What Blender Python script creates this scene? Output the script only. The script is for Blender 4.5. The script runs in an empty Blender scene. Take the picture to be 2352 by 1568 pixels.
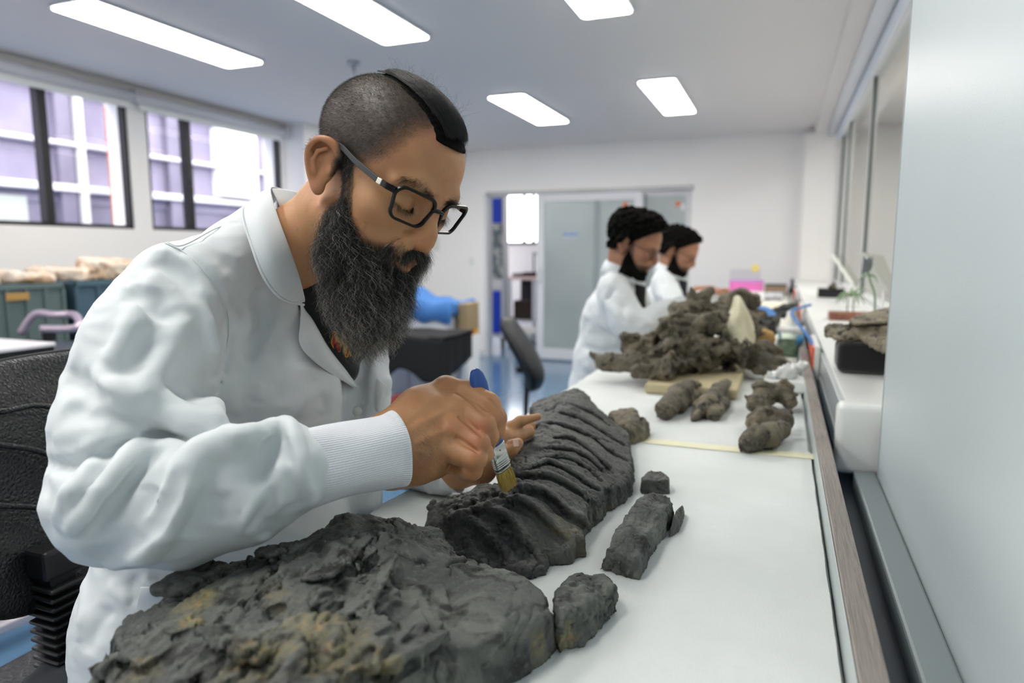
import bpy, bmesh, math, random
import numpy as np
from mathutils import Vector, Matrix, Euler
random.seed(4); rng = np.random.default_rng(4)
SC = bpy.context.scene; COL = SC.collection

# ---------------------------------------------------------------- camera
F_PX, CXP, CYP, CAM_H = 1560.0, 1176.0, 784.0, 1.33
YAW, PIT = math.radians(21.53), math.radians(7.56)
cam_d = bpy.data.cameras.new('camera'); cam = bpy.data.objects.new('camera', cam_d); COL.objects.link(cam)
cam.location = (0, 0, CAM_H); cam.rotation_euler = (math.pi/2 - PIT, 0, YAW)
cam_d.sensor_width = 36.0; cam_d.lens = 36.0*F_PX/2352.0; cam_d.clip_start = .02; cam_d.clip_end = 100
cam_d.dof.use_dof = True; cam_d.dof.focus_distance = .86; cam_d.dof.aperture_fstop = 3.2
SC.camera = cam
SC.view_settings.view_transform = 'Standard'; SC.view_settings.look = 'None'
SC.view_settings.exposure = 0.06; SC.view_settings.gamma = 1.0; SC.view_settings.use_curve_mapping = False
try:
    SC.cycles.use_denoising = True; SC.cycles.max_bounces = 8; SC.cycles.transparent_max_bounces = 12
    SC.cycles.caustics_reflective = False; SC.cycles.caustics_refractive = False; SC.cycles.sample_clamp_indirect = 6
except Exception: pass

# ---------------------------------------------------------------- sky (overcast daylight outside the windows)
W = bpy.data.worlds.new('overcast_sky'); SC.world = W; W.use_nodes = True
W.node_tree.nodes['Background'].inputs[0].default_value = (1.0, .95, .97, 1); W.node_tree.nodes['Background'].inputs[1].default_value = 7.0
PANEL_E = 18     # ceiling panels (W/m2/sr)

# ---------------------------------------------------------------- measuring helpers
FW = np.array([-math.sin(YAW)*math.cos(PIT), math.cos(YAW)*math.cos(PIT), -math.sin(PIT)])
RT = np.array([math.cos(YAW), math.sin(YAW), 0.0]); UP = np.cross(RT, FW); CC = np.array([0, 0, CAM_H])
def P(x, y, d): return CC + d*(FW + RT*(x-CXP)/F_PX - UP*(y-CYP)/F_PX)
def PL(x, y, ax, v):
    r = P(x, y, 1.0) - CC
    return CC + r*((v - CC[ax])/r[ax])
def PZ(x, y, z): return PL(x, y, 2, z)
def PY(x, y, Y): return PL(x, y, 1, Y)
def PX(x, y, X): return PL(x, y, 0, X)

# ---------------------------------------------------------------- objects
def link(o, parent=None):
    COL.objects.link(o)
    if parent is not None:
        o.parent = parent; o.matrix_parent_inverse = Matrix.Translation(-Vector(parent.location)) if parent.type == 'EMPTY' and parent.parent is None and not any(parent.rotation_euler) else parent.matrix_basis.inverted()
    return o
def tag(o, label=None, cat=None, group=None, kind=None):
    if label: o['label'] = label
    if cat: o['category'] = cat
    if group: o['group'] = group
    if kind: o['kind'] = kind
    return o
def thing(name, label, cat, loc=(0, 0, 0), group=None):
    o = bpy.data.objects.new(name, None); o.empty_display_size = .05; o.location = tuple(float(v) for v in loc); COL.objects.link(o)
    return tag(o, label, cat, group)
def mobj(name, verts, faces, m, parent=None, smooth=True):
    me = bpy.data.meshes.new(name)
    verts = np.asarray(verts, dtype=np.float32)
    me.vertices.add(len(verts)); me.vertices.foreach_set('co', verts.ravel())
    if isinstance(faces, tuple):            # (tris, quads) arrays
        tr, qd = faces; nl = len(tr)*3+len(qd)*4; npol = len(tr)+len(qd)
        me.loops.add(nl); me.polygons.add(npol)
        me.loops.foreach_set('vertex_index', np.concatenate([np.asarray(tr).ravel(), np.asarray(qd).ravel()]).astype(np.int32))
        st = np.concatenate([np.arange(len(tr))*3, len(tr)*3+np.arange(len(qd))*4]).astype(np.int32)
        me.polygons.foreach_set('loop_start', st)
        me.update(calc_edges=True); me.validate()
    else:
        me = bpy.data.meshes.new(name); me.from_pydata([tuple(map(float, v)) for v in verts], [], [tuple(int(i) for i in f) for f in faces]); me.update()
    if smooth: me.polygons.foreach_set('use_smooth', np.ones(len(me.polygons), dtype=bool))
    if m: me.materials.append(m)
    return link(bpy.data.objects.new(name, me), parent)
def bobj(name, bm, m, parent=None, smooth=False):
    me = bpy.data.meshes.new(name); bmesh.ops.recalc_face_normals(bm, faces=bm.faces); bm.to_mesh(me); bm.free()
    if smooth:
        me.polygons.foreach_set('use_smooth', np.ones(len(me.polygons), dtype=bool))
    if m: me.materials.append(m)
    return link(bpy.data.objects.new(name, me), parent)
def a_box(bm, lo, hi, bev=0.0, M=None, seg=2):
    lo = np.minimum(lo, hi) if False else lo
    c = [(lo[i]+hi[i])/2 for i in range(3)]; s = [abs(hi[i]-lo[i]) for i in range(3)]
    T = Matrix.Translation(c) @ Matrix.Diagonal((s[0], s[1], s[2], 1))
    if M is not None: T = M @ T
    r = bmesh.ops.create_cube(bm, size=1, matrix=T)
    if bev > 0:
        es = list({e for v in r['verts'] for e in v.link_edges})
        bmesh.ops.bevel(bm, geom=es, offset=bev, segments=seg, affect='EDGES', profile=.5, clamp_overlap=True)
def box(name, lo, hi, m, parent=None, bev=0.0, M=None, smooth=False):
    bm = bmesh.new(); a_box(bm, lo, hi, bev, M); return bobj(name, bm, m, parent, smooth)
def tube_data(pts, rad, seg=10, caps=True):
    pts = np.asarray(pts, float); n = len(pts); rad = np.full(n, rad) if np.isscalar(rad) else np.asarray(rad, float)
    t = np.gradient(pts, axis=0); t /= np.linalg.norm(t, axis=1)[:, None] + 1e-12
    ref = np.array([0, 0, 1.]) if abs(t[0][2]) < .9 else np.array([1., 0, 0])
    V = []; nrm = np.cross(t[0], ref); nrm /= np.linalg.norm(nrm)
    for i in range(n):
        nrm = nrm - t[i]*(nrm@t[i]); nrm /= np.linalg.norm(nrm)+1e-12; b = np.cross(t[i], nrm)
        for k in range(seg):
            a = 2*math.pi*k/seg; V.append(pts[i] + rad[i]*(math.cos(a)*nrm + math.sin(a)*b))
    Fc = [(i*seg+k, i*seg+(k+1) % seg, (i+1)*seg+(k+1) % seg, (i+1)*seg+k) for i in range(n-1) for k in range(seg)]
    if caps: Fc += [tuple(range(seg))[::-1], tuple((n-1)*seg+k for k in range(seg))]
    return V, Fc
def tube(name, pts, rad, m, parent=None, seg=10, caps=True):
    V, Fc = tube_data(pts, rad, seg, caps); return mobj(name, V, Fc, m, parent)
def tubes(name, lst, m, parent=None, seg=8):
    V, Fc = [], []
    for pts, rad in lst:
        v, f = tube_data(pts, rad, seg); o = len(V); V += list(v); Fc += [tuple(i+o for i in q) for q in f]
    return mobj(name, V, Fc, m, parent)
def sheet(name, G, m, parent=None, thick=.0015, smooth=True):
    """grid of points -> thick cloth sheet"""
    G = np.asarray(G, float); a, b = G.shape[:2]; V = G.reshape(-1, 3)
    Fc = [(i*b+j, i*b+j+1, (i+1)*b+j+1, (i+1)*b+j) for i in range(a-1) for j in range(b-1)]
    o = mobj(name, V, Fc, m, parent, smooth)
    md = o.modifiers.new('thickness', 'SOLIDIFY'); md.thickness = thick; md.offset = 0
    return o
def spline(pts, n=8):
    p = np.asarray(pts, float); out = []
    q = np.vstack([2*p[0]-p[1], p, 2*p[-1]-p[-2]])
    for i in range(1, len(q)-2):
        for k in range(n):
            t = k/n
            out.append(.5*((2*q[i])+(-q[i-1]+q[i+1])*t+(2*q[i-1]-5*q[i]+4*q[i+1]-q[i+2])*t*t+(-q[i-1]+3*q[i]-3*q[i+1]+q[i+2])*t**3))
    out.append(p[-1]); return np.array(out)

# ---------------------------------------------------------------- materials
def rgb(h):
    if isinstance(h, str):
        c = [int(h[i:i+2], 16)/255 for i in (0, 2, 4)]
        return tuple((v/12.92 if v <= .04045 else ((v+.055)/1.055)**2.4) for v in c)
    return tuple(h)
def mat(name, color, rough=.5, metal=0.0, bumps=(), mix=(), spec=None, sss=0, sheen=0, coat=0, emit=None, alpha=None, trans=0, aniso=None, coord='Object'):
    """bumps: (scale, strength, distance, detail, type); mix: (color, scale, lo, hi, detail) noise patches"""
    m = bpy.data.materials.new(name); m.use_nodes = True; nt = m.node_tree; N = nt.nodes; L = nt.links
    b = N['Principled BSDF']; I = b.inputs
    I['Base Color'].default_value = (*rgb(color), 1); I['Roughness'].default_value = rough; I['Metallic'].default_value = metal
    if spec is not None: I['Specular IOR Level'].default_value = spec
    if sss: I['Subsurface Weight'].default_value = sss; I['Subsurface Radius'].default_value = (.9, .35, .2); I['Subsurface Scale'].default_value = .003
    if sheen: I['Sheen Weight'].default_value = sheen
    if coat: I['Coat Weight'].default_value = coat; I['Coat Roughness'].default_value = .1
    if trans: I['Transmission Weight'].default_value = trans
    if emit: I['Emission Color'].default_value = (*rgb(emit[0]), 1); I['Emission Strength'].default_value = emit[1]
    tc = N.new('ShaderNodeTexCoord').outputs[coord]
    prev = None
    for k, mx in enumerate(mix):
        c2, sc, lo, hi = mx[:4]; det = mx[4] if len(mx) > 4 else 4
        nz = N.new('ShaderNodeTexNoise'); nz.inputs['Scale'].default_value = sc; nz.inputs['Detail'].default_value = det
        nz.inputs['Distortion'].default_value = mx[5] if len(mx) > 5 else 0
        mp = N.new('ShaderNodeMapping'); mp.inputs['Location'].default_value = (k*3.1, k*7.7, k*1.3); L.new(tc, mp.inputs[0])
        if len(mx) > 6: mp.inputs['Scale'].default_value = mx[6]
        L.new(mp.outputs[0], nz.inputs['Vector'])
        mr = N.new('ShaderNodeMapRange'); mr.inputs[1].default_value = lo; mr.inputs[2].default_value = hi; L.new(nz.outputs['Fac'], mr.inputs[0])
        mm = N.new('ShaderNodeMix'); mm.data_type = 'RGBA'; L.new(mr.outputs[0], mm.inputs['Factor'])
        if prev is None: mm.inputs['A'].default_value = (*rgb(color), 1)
        else: L.new(prev, mm.inputs['A'])
        mm.inputs['B'].default_value = (*rgb(c2), 1); prev = mm.outputs['Result']
    if prev is not None: L.new(prev, I['Base Color'])
    pb = None
    for bp in bumps:
        sc, st, dist, det = bp[:4]; ty = bp[4] if len(bp) > 4 else 'noise'
        mp = N.new('ShaderNodeMapping'); L.new(tc, mp.inputs[0])
        if len(bp) > 5: mp.inputs['Scale'].default_value = bp[5]
        if ty == 'voronoi':
            nz = N.new('ShaderNodeTexVoronoi'); nz.feature = 'DISTANCE_TO_EDGE'; nz.inputs['Scale'].default_value = sc; o = nz.outputs['Distance']
        elif ty == 'wave':
            nz = N.new('ShaderNodeTexWave'); nz.inputs['Scale'].default_value = sc; nz.inputs['Distortion'].default_value = det; o = nz.outputs['Fac']
        else:
            nz = N.new('ShaderNodeTexNoise'); nz.inputs['Scale'].default_value = sc; nz.inputs['Detail'].default_value = det; o = nz.outputs['Fac']
        L.new(mp.outputs[0], nz.inputs['Vector'])
        bu = N.new('ShaderNodeBump'); bu.inputs['Strength'].default_value = st; bu.inputs['Distance'].default_value = dist
        L.new(o, bu.inputs['Height'])
        if pb is not None: L.new(pb, bu.inputs['Normal'])
        pb = bu.outputs[0]
    if pb is not None: L.new(pb, I['Normal'])
    return m
def glass(name, tint=(.95, .97, .97), f=.12, rough=.02):
    m = bpy.data.materials.new(name); m.use_nodes = True; nt = m.node_tree; N = nt.nodes; N.clear()
    o = N.new('ShaderNodeOutputMaterial'); mx = N.new('ShaderNodeMixShader'); t = N.new('ShaderNodeBsdfTransparent'); g = N.new('ShaderNodeBsdfGlossy')
    t.inputs[0].default_value = (*tint, 1); g.inputs['Roughness'].default_value = rough
    fr = N.new('ShaderNodeLayerWeight'); fr.inputs[0].default_value = f
    ge = N.new('ShaderNodeNewGeometry'); iv = N.new('ShaderNodeMath'); iv.operation = 'SUBTRACT'; iv.inputs[0].default_value = 1; nt.links.new(ge.outputs['Backfacing'], iv.inputs[1]); mu = N.new('ShaderNodeMath'); mu.operation = 'MULTIPLY'; nt.links.new(fr.outputs['Fresnel'], mu.inputs[0]); nt.links.new(iv.outputs[0], mu.inputs[1]); nt.links.new(mu.outputs[0], mx.inputs[0]); nt.links.new(t.outputs[0], mx.inputs[1]); nt.links.new(g.outputs[0], mx.inputs[2]); nt.links.new(mx.outputs[0], o.inputs[0])
    return m

# ---------------------------------------------------------------- noise and volume sculpting
_perm = np.random.default_rng(11).permutation(256).astype(np.int32); _perm = np.concatenate([_perm, _perm, _perm])
_grad = np.random.default_rng(12).normal(size=(256, 3)).astype(np.float32); _grad /= np.linalg.norm(_grad, axis=1)[:, None]
def noise3(p):
    p = np.asarray(p, np.float32); i = np.floor(p).astype(np.int32); f = p-i; i &= 255; u = f*f*f*(f*(f*6-15)+10)
    r = 0
    for dx in (0, 1):
        wx = u[..., 0] if dx else 1-u[..., 0]; a = _perm[i[..., 0]+dx]
        for dy in (0, 1):
            wy = u[..., 1] if dy else 1-u[..., 1]; b = _perm[a+((i[..., 1]+dy) & 255)]
            for dz in (0, 1):
                wz = u[..., 2] if dz else 1-u[..., 2]; g = _grad[_perm[b+((i[..., 2]+dz) & 255)]]
                r = r + wx*wy*wz*(g[..., 0]*(f[..., 0]-dx)+g[..., 1]*(f[..., 1]-dy)+g[..., 2]*(f[..., 2]-dz))
    return r*1.6
def fbm(p, oct=4, gain=.5, ridge=False):
    p = np.asarray(p, np.float32); a, s, r = 1., 1., 0
    for k in range(oct):
        n = noise3(p*s + k*17.3)
        r = r + a*((1-2*np.abs(n)) if ridge else n); a *= gain; s *= 2.03
    return r
def seg_dist(p, a, b):
    ab = b-a; t = np.clip(((p-a)@ab)/(ab@ab+1e-12), 0, 1); return np.linalg.norm(p-(a+t[..., None]*ab), axis=-1), t
class Vol:
    def __init__(s, lo, hi, h):
        s.lo = np.asarray(lo, float); s.h = h; s.n = np.ceil((np.asarray(hi, float)-s.lo)/h).astype(int)+1
        s.d = np.full(s.n, .2, np.float32)
        s.ax = [(s.lo[i]+h*np.arange(s.n[i])).astype(np.float32) for i in range(3)]
    def sub(s, lo, hi):
        a = np.clip(np.floor((np.asarray(lo)-s.lo)/s.h).astype(int), 0, s.n-1); b = np.clip(np.ceil((np.asarray(hi)-s.lo)/s.h).astype(int)+1, 1, s.n)
        sl = tuple(slice(a[i], max(b[i], a[i]+1)) for i in range(3))
        return sl, s.ax[0][sl[0]][:, None, None], s.ax[1][sl[1]][None, :, None], s.ax[2][sl[2]][None, None, :]
    def op(s, sl, g, k, neg=False):
        d = s.d[sl]
        if neg:
            g = -g; h = np.clip(.5-.5*(g-d)/k, 0, 1) if False else np.maximum(k-np.abs(d-g), 0)/k
            s.d[sl] = np.maximum(d, g)+h*h*k*.25
        else:
            h = np.maximum(k-np.abs(d-g), 0)/k
            s.d[sl] = np.minimum(d, g)-h*h*k*.25
    def ell(s, c, r, k=.01, R=None, neg=False):
        c = np.asarray(c, float); r = np.asarray(r, float)*np.ones(3); m = r.max()+k*1.2+s.h*3
        sl, X, Y, Z = s.sub(c-m, c+m); X = X-c[0]; Y = Y-c[1]; Z = Z-c[2]
        if R is not None: R = np.asarray(R); X, Y, Z = R[0, 0]*X+R[1, 0]*Y+R[2, 0]*Z, R[0, 1]*X+R[1, 1]*Y+R[2, 1]*Z, R[0, 2]*X+R[1, 2]*Y+R[2, 2]*Z
        k0 = np.sqrt((X/r[0])**2+(Y/r[1])**2+(Z/r[2])**2); k1 = np.sqrt((X/r[0]**2)**2+(Y/r[1]**2)**2+(Z/r[2]**2)**2)+1e-9
        s.op(sl, (k0*(k0-1)/k1).astype(np.float32), k, neg)
    def box(s, c, r, k=.005, R=None, rd=.003, neg=False):
        c = np.asarray(c, float); r = np.asarray(r, float)-rd; m = np.linalg.norm(r)+k*1.2+s.h*3+rd
        sl, X, Y, Z = s.sub(c-m, c+m); X = X-c[0]; Y = Y-c[1]; Z = Z-c[2]
        if R is not None: R = np.asarray(R); X, Y, Z = R[0, 0]*X+R[1, 0]*Y+R[2, 0]*Z, R[0, 1]*X+R[1, 1]*Y+R[2, 1]*Z, R[0, 2]*X+R[1, 2]*Y+R[2, 2]*Z
        qx, qy, qz = np.abs(X)-r[0], np.abs(Y)-r[1], np.abs(Z)-r[2]
        g = np.sqrt(np.maximum(qx, 0)**2+np.maximum(qy, 0)**2+np.maximum(qz, 0)**2)+np.minimum(np.maximum(qx, np.maximum(qy, qz)), 0)-rd
        s.op(sl, g.astype(np.float32), k, neg)
    def cone(s, a, b, ra, rb, k=.01, neg=False):
        a = np.asarray(a, float); b = np.asarray(b, float); m = max(ra, rb)+k*1.2+s.h*3
        sl, X, Y, Z = s.sub(np.minimum(a, b)-m, np.maximum(a, b)+m); ab = b-a; L2 = ab@ab+1e-12
        t = np.clip(((X-a[0])*ab[0]+(Y-a[1])*ab[1]+(Z-a[2])*ab[2])/L2, 0, 1)
        g = np.sqrt((X-a[0]-t*ab[0])**2+(Y-a[1]-t*ab[1])**2+(Z-a[2]-t*ab[2])**2)-(ra+(rb-ra)*t)
        s.op(sl, g.astype(np.float32), k, neg)
    def chain(s, pts, rads, k=.01, neg=False):
        rads = [rads]*len(pts) if np.isscalar(rads) else rads
        for i in range(len(pts)-1): s.cone(pts[i], pts[i+1], rads[i], rads[i+1], k, neg)
    def hit(s, x, y, d0=.3, d1=4.0, n=1500, lvl=0.0):
        """first surface point on the line of sight through pixel x,y"""
        r = P(x, y, 1.0)-CC; t = np.linspace(d0, d1, n); p = CC+t[:, None]*r
        i = np.round((p-s.lo)/s.h).astype(int); ok = ((i >= 0) & (i < s.n)).all(1); v = np.full(n, 1.); v[ok] = s.d[tuple(i[ok].T)]
        w = np.where(v < lvl)[0]
        if len(w): return p[w[0]]
        j = np.argmin(v); return p[j]
    def near(s, x, y, d0=.3, d1=4.0): q = s.hit(x, y, d0, d1); i = np.clip(np.round((q-s.lo)/s.h).astype(int), 0, s.n-1); return q if s.d[tuple(i)] < s.h*2 else None
    def crease(s, pts, h, w, taper=True, sharp=False):
        """raise (h>0) or sink (h<0) the surface along a polyline, smooth Gaussian profile"""
        pts = spline(np.asarray(pts, float), 5) if len(pts) > 2 else np.linspace(pts[0], pts[1], 7); m = 2.6*w
        n = len(pts)-1
        lo = pts.min(0)-m; hi = pts.max(0)+m; sl, X, Y, Z = s.sub(lo, hi); best = np.full(np.broadcast_shapes(X.shape, Y.shape, Z.shape), 9., np.float32); T = np.zeros_like(best)
        for i in range(n):
            a, b = pts[i], pts[i+1]; ab = b-a; L2 = ab@ab+1e-12
            t = np.clip(((X-a[0])*ab[0]+(Y-a[1])*ab[1]+(Z-a[2])*ab[2])/L2, 0, 1)
            g = (X-a[0]-t*ab[0])**2+(Y-a[1]-t*ab[1])**2+(Z-a[2]-t*ab[2])**2; c = g < best
            best = np.where(c, g, best); T = np.where(c, (i+t)/n, T)
        e = np.exp(-(np.sqrt(best+.06*w*w)-.245*w)/(w*.62)) if sharp else np.exp(-best/(w*w))
        if taper: e = e*np.clip(np.minimum(T, 1-T)*5, .0, 1)**.5
        s.d[sl] -= (h*e).astype(np.float32)
    def creases(s, lst, d0=.3, d1=4., sharp=False):
        for pp, h, w in lst: s.crease([s.hit(x, y, d0, d1) for x, y in pp], h, w, True, sharp)
    def cutz(s, z): s.d = np.maximum(s.d, (z-s.ax[2])[None, None, :].astype(np.float32))
    def mesh(s, smooth=0):
        import openvdb as vdb
        g = vdb.FloatGrid(); g.background = .2 if False else g.background
        g = vdb.FloatGrid(1.0); g.copyFromArray(np.ascontiguousarray(np.clip(s.d, -.5, .5)))
        v, t, q = g.convertToPolygons(isovalue=0.0, adaptivity=0.0)
        v = v*s.h+s.lo
        q = q[:, ::-1]; t = t[:, ::-1] if len(t) else np.zeros((0, 3), int)
        return v, (t, q)
def normals(v, f):
    t, q = f; n = np.zeros_like(v)
    for a in (t, q):
        if len(a):
            c = np.cross(v[a[:, 2]]-v[a[:, 0]], v[a[:, -1]]-v[a[:, 1]]) if a.shape[1] == 4 else np.cross(v[a[:, 1]]-v[a[:, 0]], v[a[:, 2]]-v[a[:, 0]])
            for k in range(a.shape[1]):
                for ax in range(3): n[:, ax] += np.bincount(a[:, k], c[:, ax], len(v))
    return n/(np.linalg.norm(n, axis=1)[:, None]+1e-12)
def outward(v, f):
    """make sure faces point outward (signed volume)"""
    t, q = f; tri = np.vstack([x for x in (t, q[:, :3] if len(q) else None, q[:, [0, 2, 3]] if len(q) else None) if x is not None and len(x)])
    vol = np.einsum('ij,ij->i', v[tri[:, 0]], np.cross(v[tri[:, 1]], v[tri[:, 2]])).sum()
    return (t[:, ::-1], q[:, ::-1]) if vol < 0 else f
def keep_big(v, f, frac=.02):
    return v, f
# ================================================================ materials of the room
M_wall = mat('white_wall_paint', 'F3F1F0', .7, bumps=((60, .05, .002, 3),))
M_ceil = mat('ceiling_paint', 'EDE7E5', .6, bumps=((4, .05, .01, 2),))
M_floor = mat('blue_epoxy_floor', '57799A', .14, mix=(('6484A0', 1.5, .4, .7, 3), ('4D7092', 9, .55, .75, 5)), bumps=((3, .04, .01, 2),), coat=.3)
M_alu = mat('white_aluminium', 'D9DADF', .4)
M_black = mat('black_window_frame', '17171B', .45)
M_diff = mat('lamp_diffuser', 'FFFFFF', .5, emit=((1, .965, .90), PANEL_E))
M_lframe = mat('lamp_frame', 'B9BDC4', .4, metal=.3)
M_glass = glass('clear_glass'); M_glass2 = glass('side_window_glass', (.95, .96, .95), .03, .03)
M_gpanel = mat('glossy_white_laminate', 'C3CFD2', .36, bumps=((420, .28, .0008, 2), (5, .06, .004, 2), (2.2, .06, .02, 2, 'noise', (1, 3, .6))))
M_frost = mat('frosted_glass', 'B4BEBE', .28, mix=(('A5B0B2', 1.2, .4, .7, 2),), spec=.8, trans=.2)
M_foam = mat('white_foam_sheet', 'D0D5D3', .72, mix=(('DDE1E0', 6, .35, .7, 3), ('D3D9D9', 70, .5, .9, 5)), bumps=((260, .35, .0012, 4, 'noise', (1.6, .5, 1)), (30, .15, .002, 3)), sheen=.15)
M_wood = mat('grey_wood_laminate', '8F8781', .5, mix=(('6E6762', 90, .4, .7, 6, 1.0, (6, .12, 6)), ('A39B94', 300, .5, .8, 5, 0, (6, .1, 6))), bumps=((200, .2, .0006, 5, 'noise', (5, .1, 5)),))
M_white_pl = mat('white_plastic', 'E9EBEA', .3)
M_grey_edge = mat('pale_grey_laminate', 'B9C2C2', .45)
M_dark = mat('charcoal_metal', '3C434F', .35, mix=(('454C57', 3, .3, .8, 2),))
M_ledge = mat('grey_green_laminate', '8C9799', .38, bumps=((420, .10, .0006, 2),))
M_blackpl = mat('black_plastic', '101114', .42, bumps=((200, .1, .001, 3),))

# ================================================================ room shell
CEIL = 2.57; FARY = 7.9; LX = -4.65; BZ = .93
def struct(o): return tag(o, kind='structure')
struct(box('floor', (-9, -3.2, -.1), (2.4, 13.2, 0), M_floor))
struct(box('ceiling', (LX-.25, -3.2, CEIL), (.25, 13.2, CEIL+.12), M_ceil))
# left wall: pieces around the two windows
wx = (LX-.22, LX)
def wall_pieces(name, rects, m=M_wall):
    bm = bmesh.new()
    for lo, hi in rects: a_box(bm, lo, hi)
    return struct(bobj(name, bm, m))
W1 = (1.30, 3.87); W2 = (4.03, 5.57); WZ = (1.50, 2.45)
wall_pieces('wall_left', [((wx[0], -3.2, 0), (wx[1], 5.75, WZ[0])), ((wx[0], -3.2, WZ[1]), (wx[1], 5.75, CEIL)),
    ((wx[0], -3.2, WZ[0]), (wx[1], W1[0], WZ[1])), ((wx[0], W1[1], WZ[0]), (wx[1], W2[0], WZ[1])), ((wx[0], W2[1], WZ[0]), (wx[1], 5.75, WZ[1]))])
struct(box('wall_left_pilaster', (LX-.2, 5.62, 0), (-4.40, 8.1, CEIL), M_wall)).name = 'wall_left_end'
for n, (a, b) in enumerate((W1, W2)):
    w = struct(bpy.data.objects.new('window_%d' % (n+1), None)); COL.objects.link(w); w.location = (LX, a, WZ[0])
    bm = bmesh.new(); t = .028
    for lo, hi in (((a, WZ[0]), (b, WZ[0]+t)), ((a, WZ[1]-t), (b, WZ[1])), ((a, WZ[0]), (a+t, WZ[1])), ((b-t, WZ[0]), (b, WZ[1]))):
        a_box(bm, (LX-.07, lo[0], lo[1]), (LX-.01, hi[0], hi[1]), .003)
    bobj('window_frame', bm, M_black, w)
    mull = (1.95, 2.6, 3.23) if n == 0 else (4.44,)
    for y in mull: box('mullion', (LX-.075, y-.03, WZ[0]+t), (LX-.005, y+.03, WZ[1]-t), M_black, w, .003)
    ys = [a]+list(mull)+[b]
    for y0, y1 in zip(ys[:-1], ys[1:]): box('pane', (LX-.045, y0+.02, WZ[0]+.02), (LX-.039, y1-.02, WZ[1]-.02), M_glass, w)
    if n == 1: box('latch', (LX-.005, 4.40, 1.86), (LX+.02, 4.42, 1.93), M_black, w, .004)
# roller blind cassettes over the left windows
for k, (a, b) in enumerate(((1.2, 3.90), (3.93, 5.56))):
    t = thing('roller_blind', ('long' if k == 0 else 'shorter')+' white roller blind cassette above the '+('left pair of black framed panes' if k == 0 else 'window nearest the far corner'), 'blind', (LX+.05, a, 2.47))
    tube('cassette', [(LX+.045, a, 2.482), (LX+.045, b, 2.482)], .042, M_alu, t, 16)
    box('rail', (LX+.03, a+.02, 2.395), (LX+.038, b-.02, 2.47), M_white_pl, t, .002)
    box('end_bracket', (LX, b-.005, 2.44), (LX+.09, b+.012, 2.545), M_alu, t, .003)
# far wall with the sliding-door opening
dx0, dx1, dz = -3.46, -.97, 2.05
wall_pieces('wall_far', [((LX, FARY, 0), (dx0, FARY+.14, CEIL)), ((dx1, FARY, 0), (2.3, FARY+.14, CEIL)), ((dx0, FARY, dz), (dx1, FARY+.14, CEIL))])
struct(box('trim_1', (dx0, FARY-.012, dz-.045), (dx1+.02, FARY+.02, dz+.005), mat('door_track', '9A9DA1', .4, metal=.5), None, .003))
struct(box('trim_2', (dx0-.03, FARY-.012, 0), (dx0+.015, FARY+.15, dz), M_alu, None, .003))
# sliding leaf and fixed leaf
for n, (a, b, yo) in enumerate(((-2.77, -1.50, -.05), (-1.55, -.98, .05))):
    d = struct(bpy.data.objects.new('door_%d' % (n+1), None)); COL.objects.link(d); d.location = (a, FARY+yo, 0); y0, y1 = FARY+yo-.02, FARY+yo+.02
    fr = .095 if n == 0 else .05
    bm = bmesh.new()
    for lo, hi in (((a, .02), (a+fr, dz-.05)), ((b-fr, .02), (b, dz-.05)), ((a+fr, .02), (b-fr, .15)), ((a+fr, dz-.05-fr*.9), (b-fr, dz-.05))):
        a_box(bm, (lo[0], y0, lo[1]), (hi[0], y1, hi[1]), .004)
    bobj('door_frame', bm, M_alu, d)
    box('pane', (a+fr-.01, FARY+yo-.005, .14), (b-fr+.01, FARY+yo+.005, dz-.05-fr*.8), M_frost, d)
    if n == 0:
        box('door_handle', (a+.03, y0-.035, .95), (a+.055, y0-.012, 1.15), M_alu, d, .006)
        box('handle_post', (a+.035, y0-.02, .97), (a+.05, y0, 1.0), M_alu, d); box('handle_post', (a+.035, y0-.02, 1.10), (a+.05, y0, 1.13), M_alu, d)
        box('stile', (-2.06, y0+.005, .14), (-2.0, y1-.01, dz-.13), mat('stile_grey', '8F9B9E', .4), d)
        s = box('blue_sign', (-2.43, y0+.004, 1.485), (-2.27, y0+.012, 1.56), mat('sign_film', 'C2C9CF', .4), d)
        s['label'] = 'small door sticker with blue lettering'
        cu = bpy.data.curves.new('lettering', 'FONT'); cu.body = 'MUSEO'; cu.size = .052; cu.extrude = .0008; cu.offset = .0015
        lt = bpy.data.objects.new('lettering', cu); cu.materials.append(mat('blue_print', '2F72C0', .5)); link(lt, s)
        lt.matrix_parent_inverse = Matrix(); lt.location = (-2.428, y0+.002, 1.513); lt.rotation_euler = (math.pi/2, 0, 0)
    for (sx, sz) in (((-1.70, 1.86),) if n == 0 else ((-1.12, 1.86),)):
        bm = bmesh.new(); bmesh.ops.create_circle(bm, cap_ends=True, radius=.03, segments=20, matrix=Matrix.Translation((sx, y0+.008, sz)) @ Matrix.Rotation(math.pi/2, 4, 'X'))
        r = bmesh.ops.extrude_face_region(bm, geom=bm.faces[:]); bmesh.ops.translate(bm, vec=(0, .003, 0), verts=[e for e in r['geom'] if isinstance(e, bmesh.types.BMVert)])
        bobj('round_sticker', bm, mat('orange_sticker', 'E07B4E', .5), d)['label'] = 'round orange sticker'
        box('white_sticker', (sx+.035, y0+.008, sz-.07), (sx+.075, y0+.011, sz-.0), M_white_pl, d)
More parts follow.
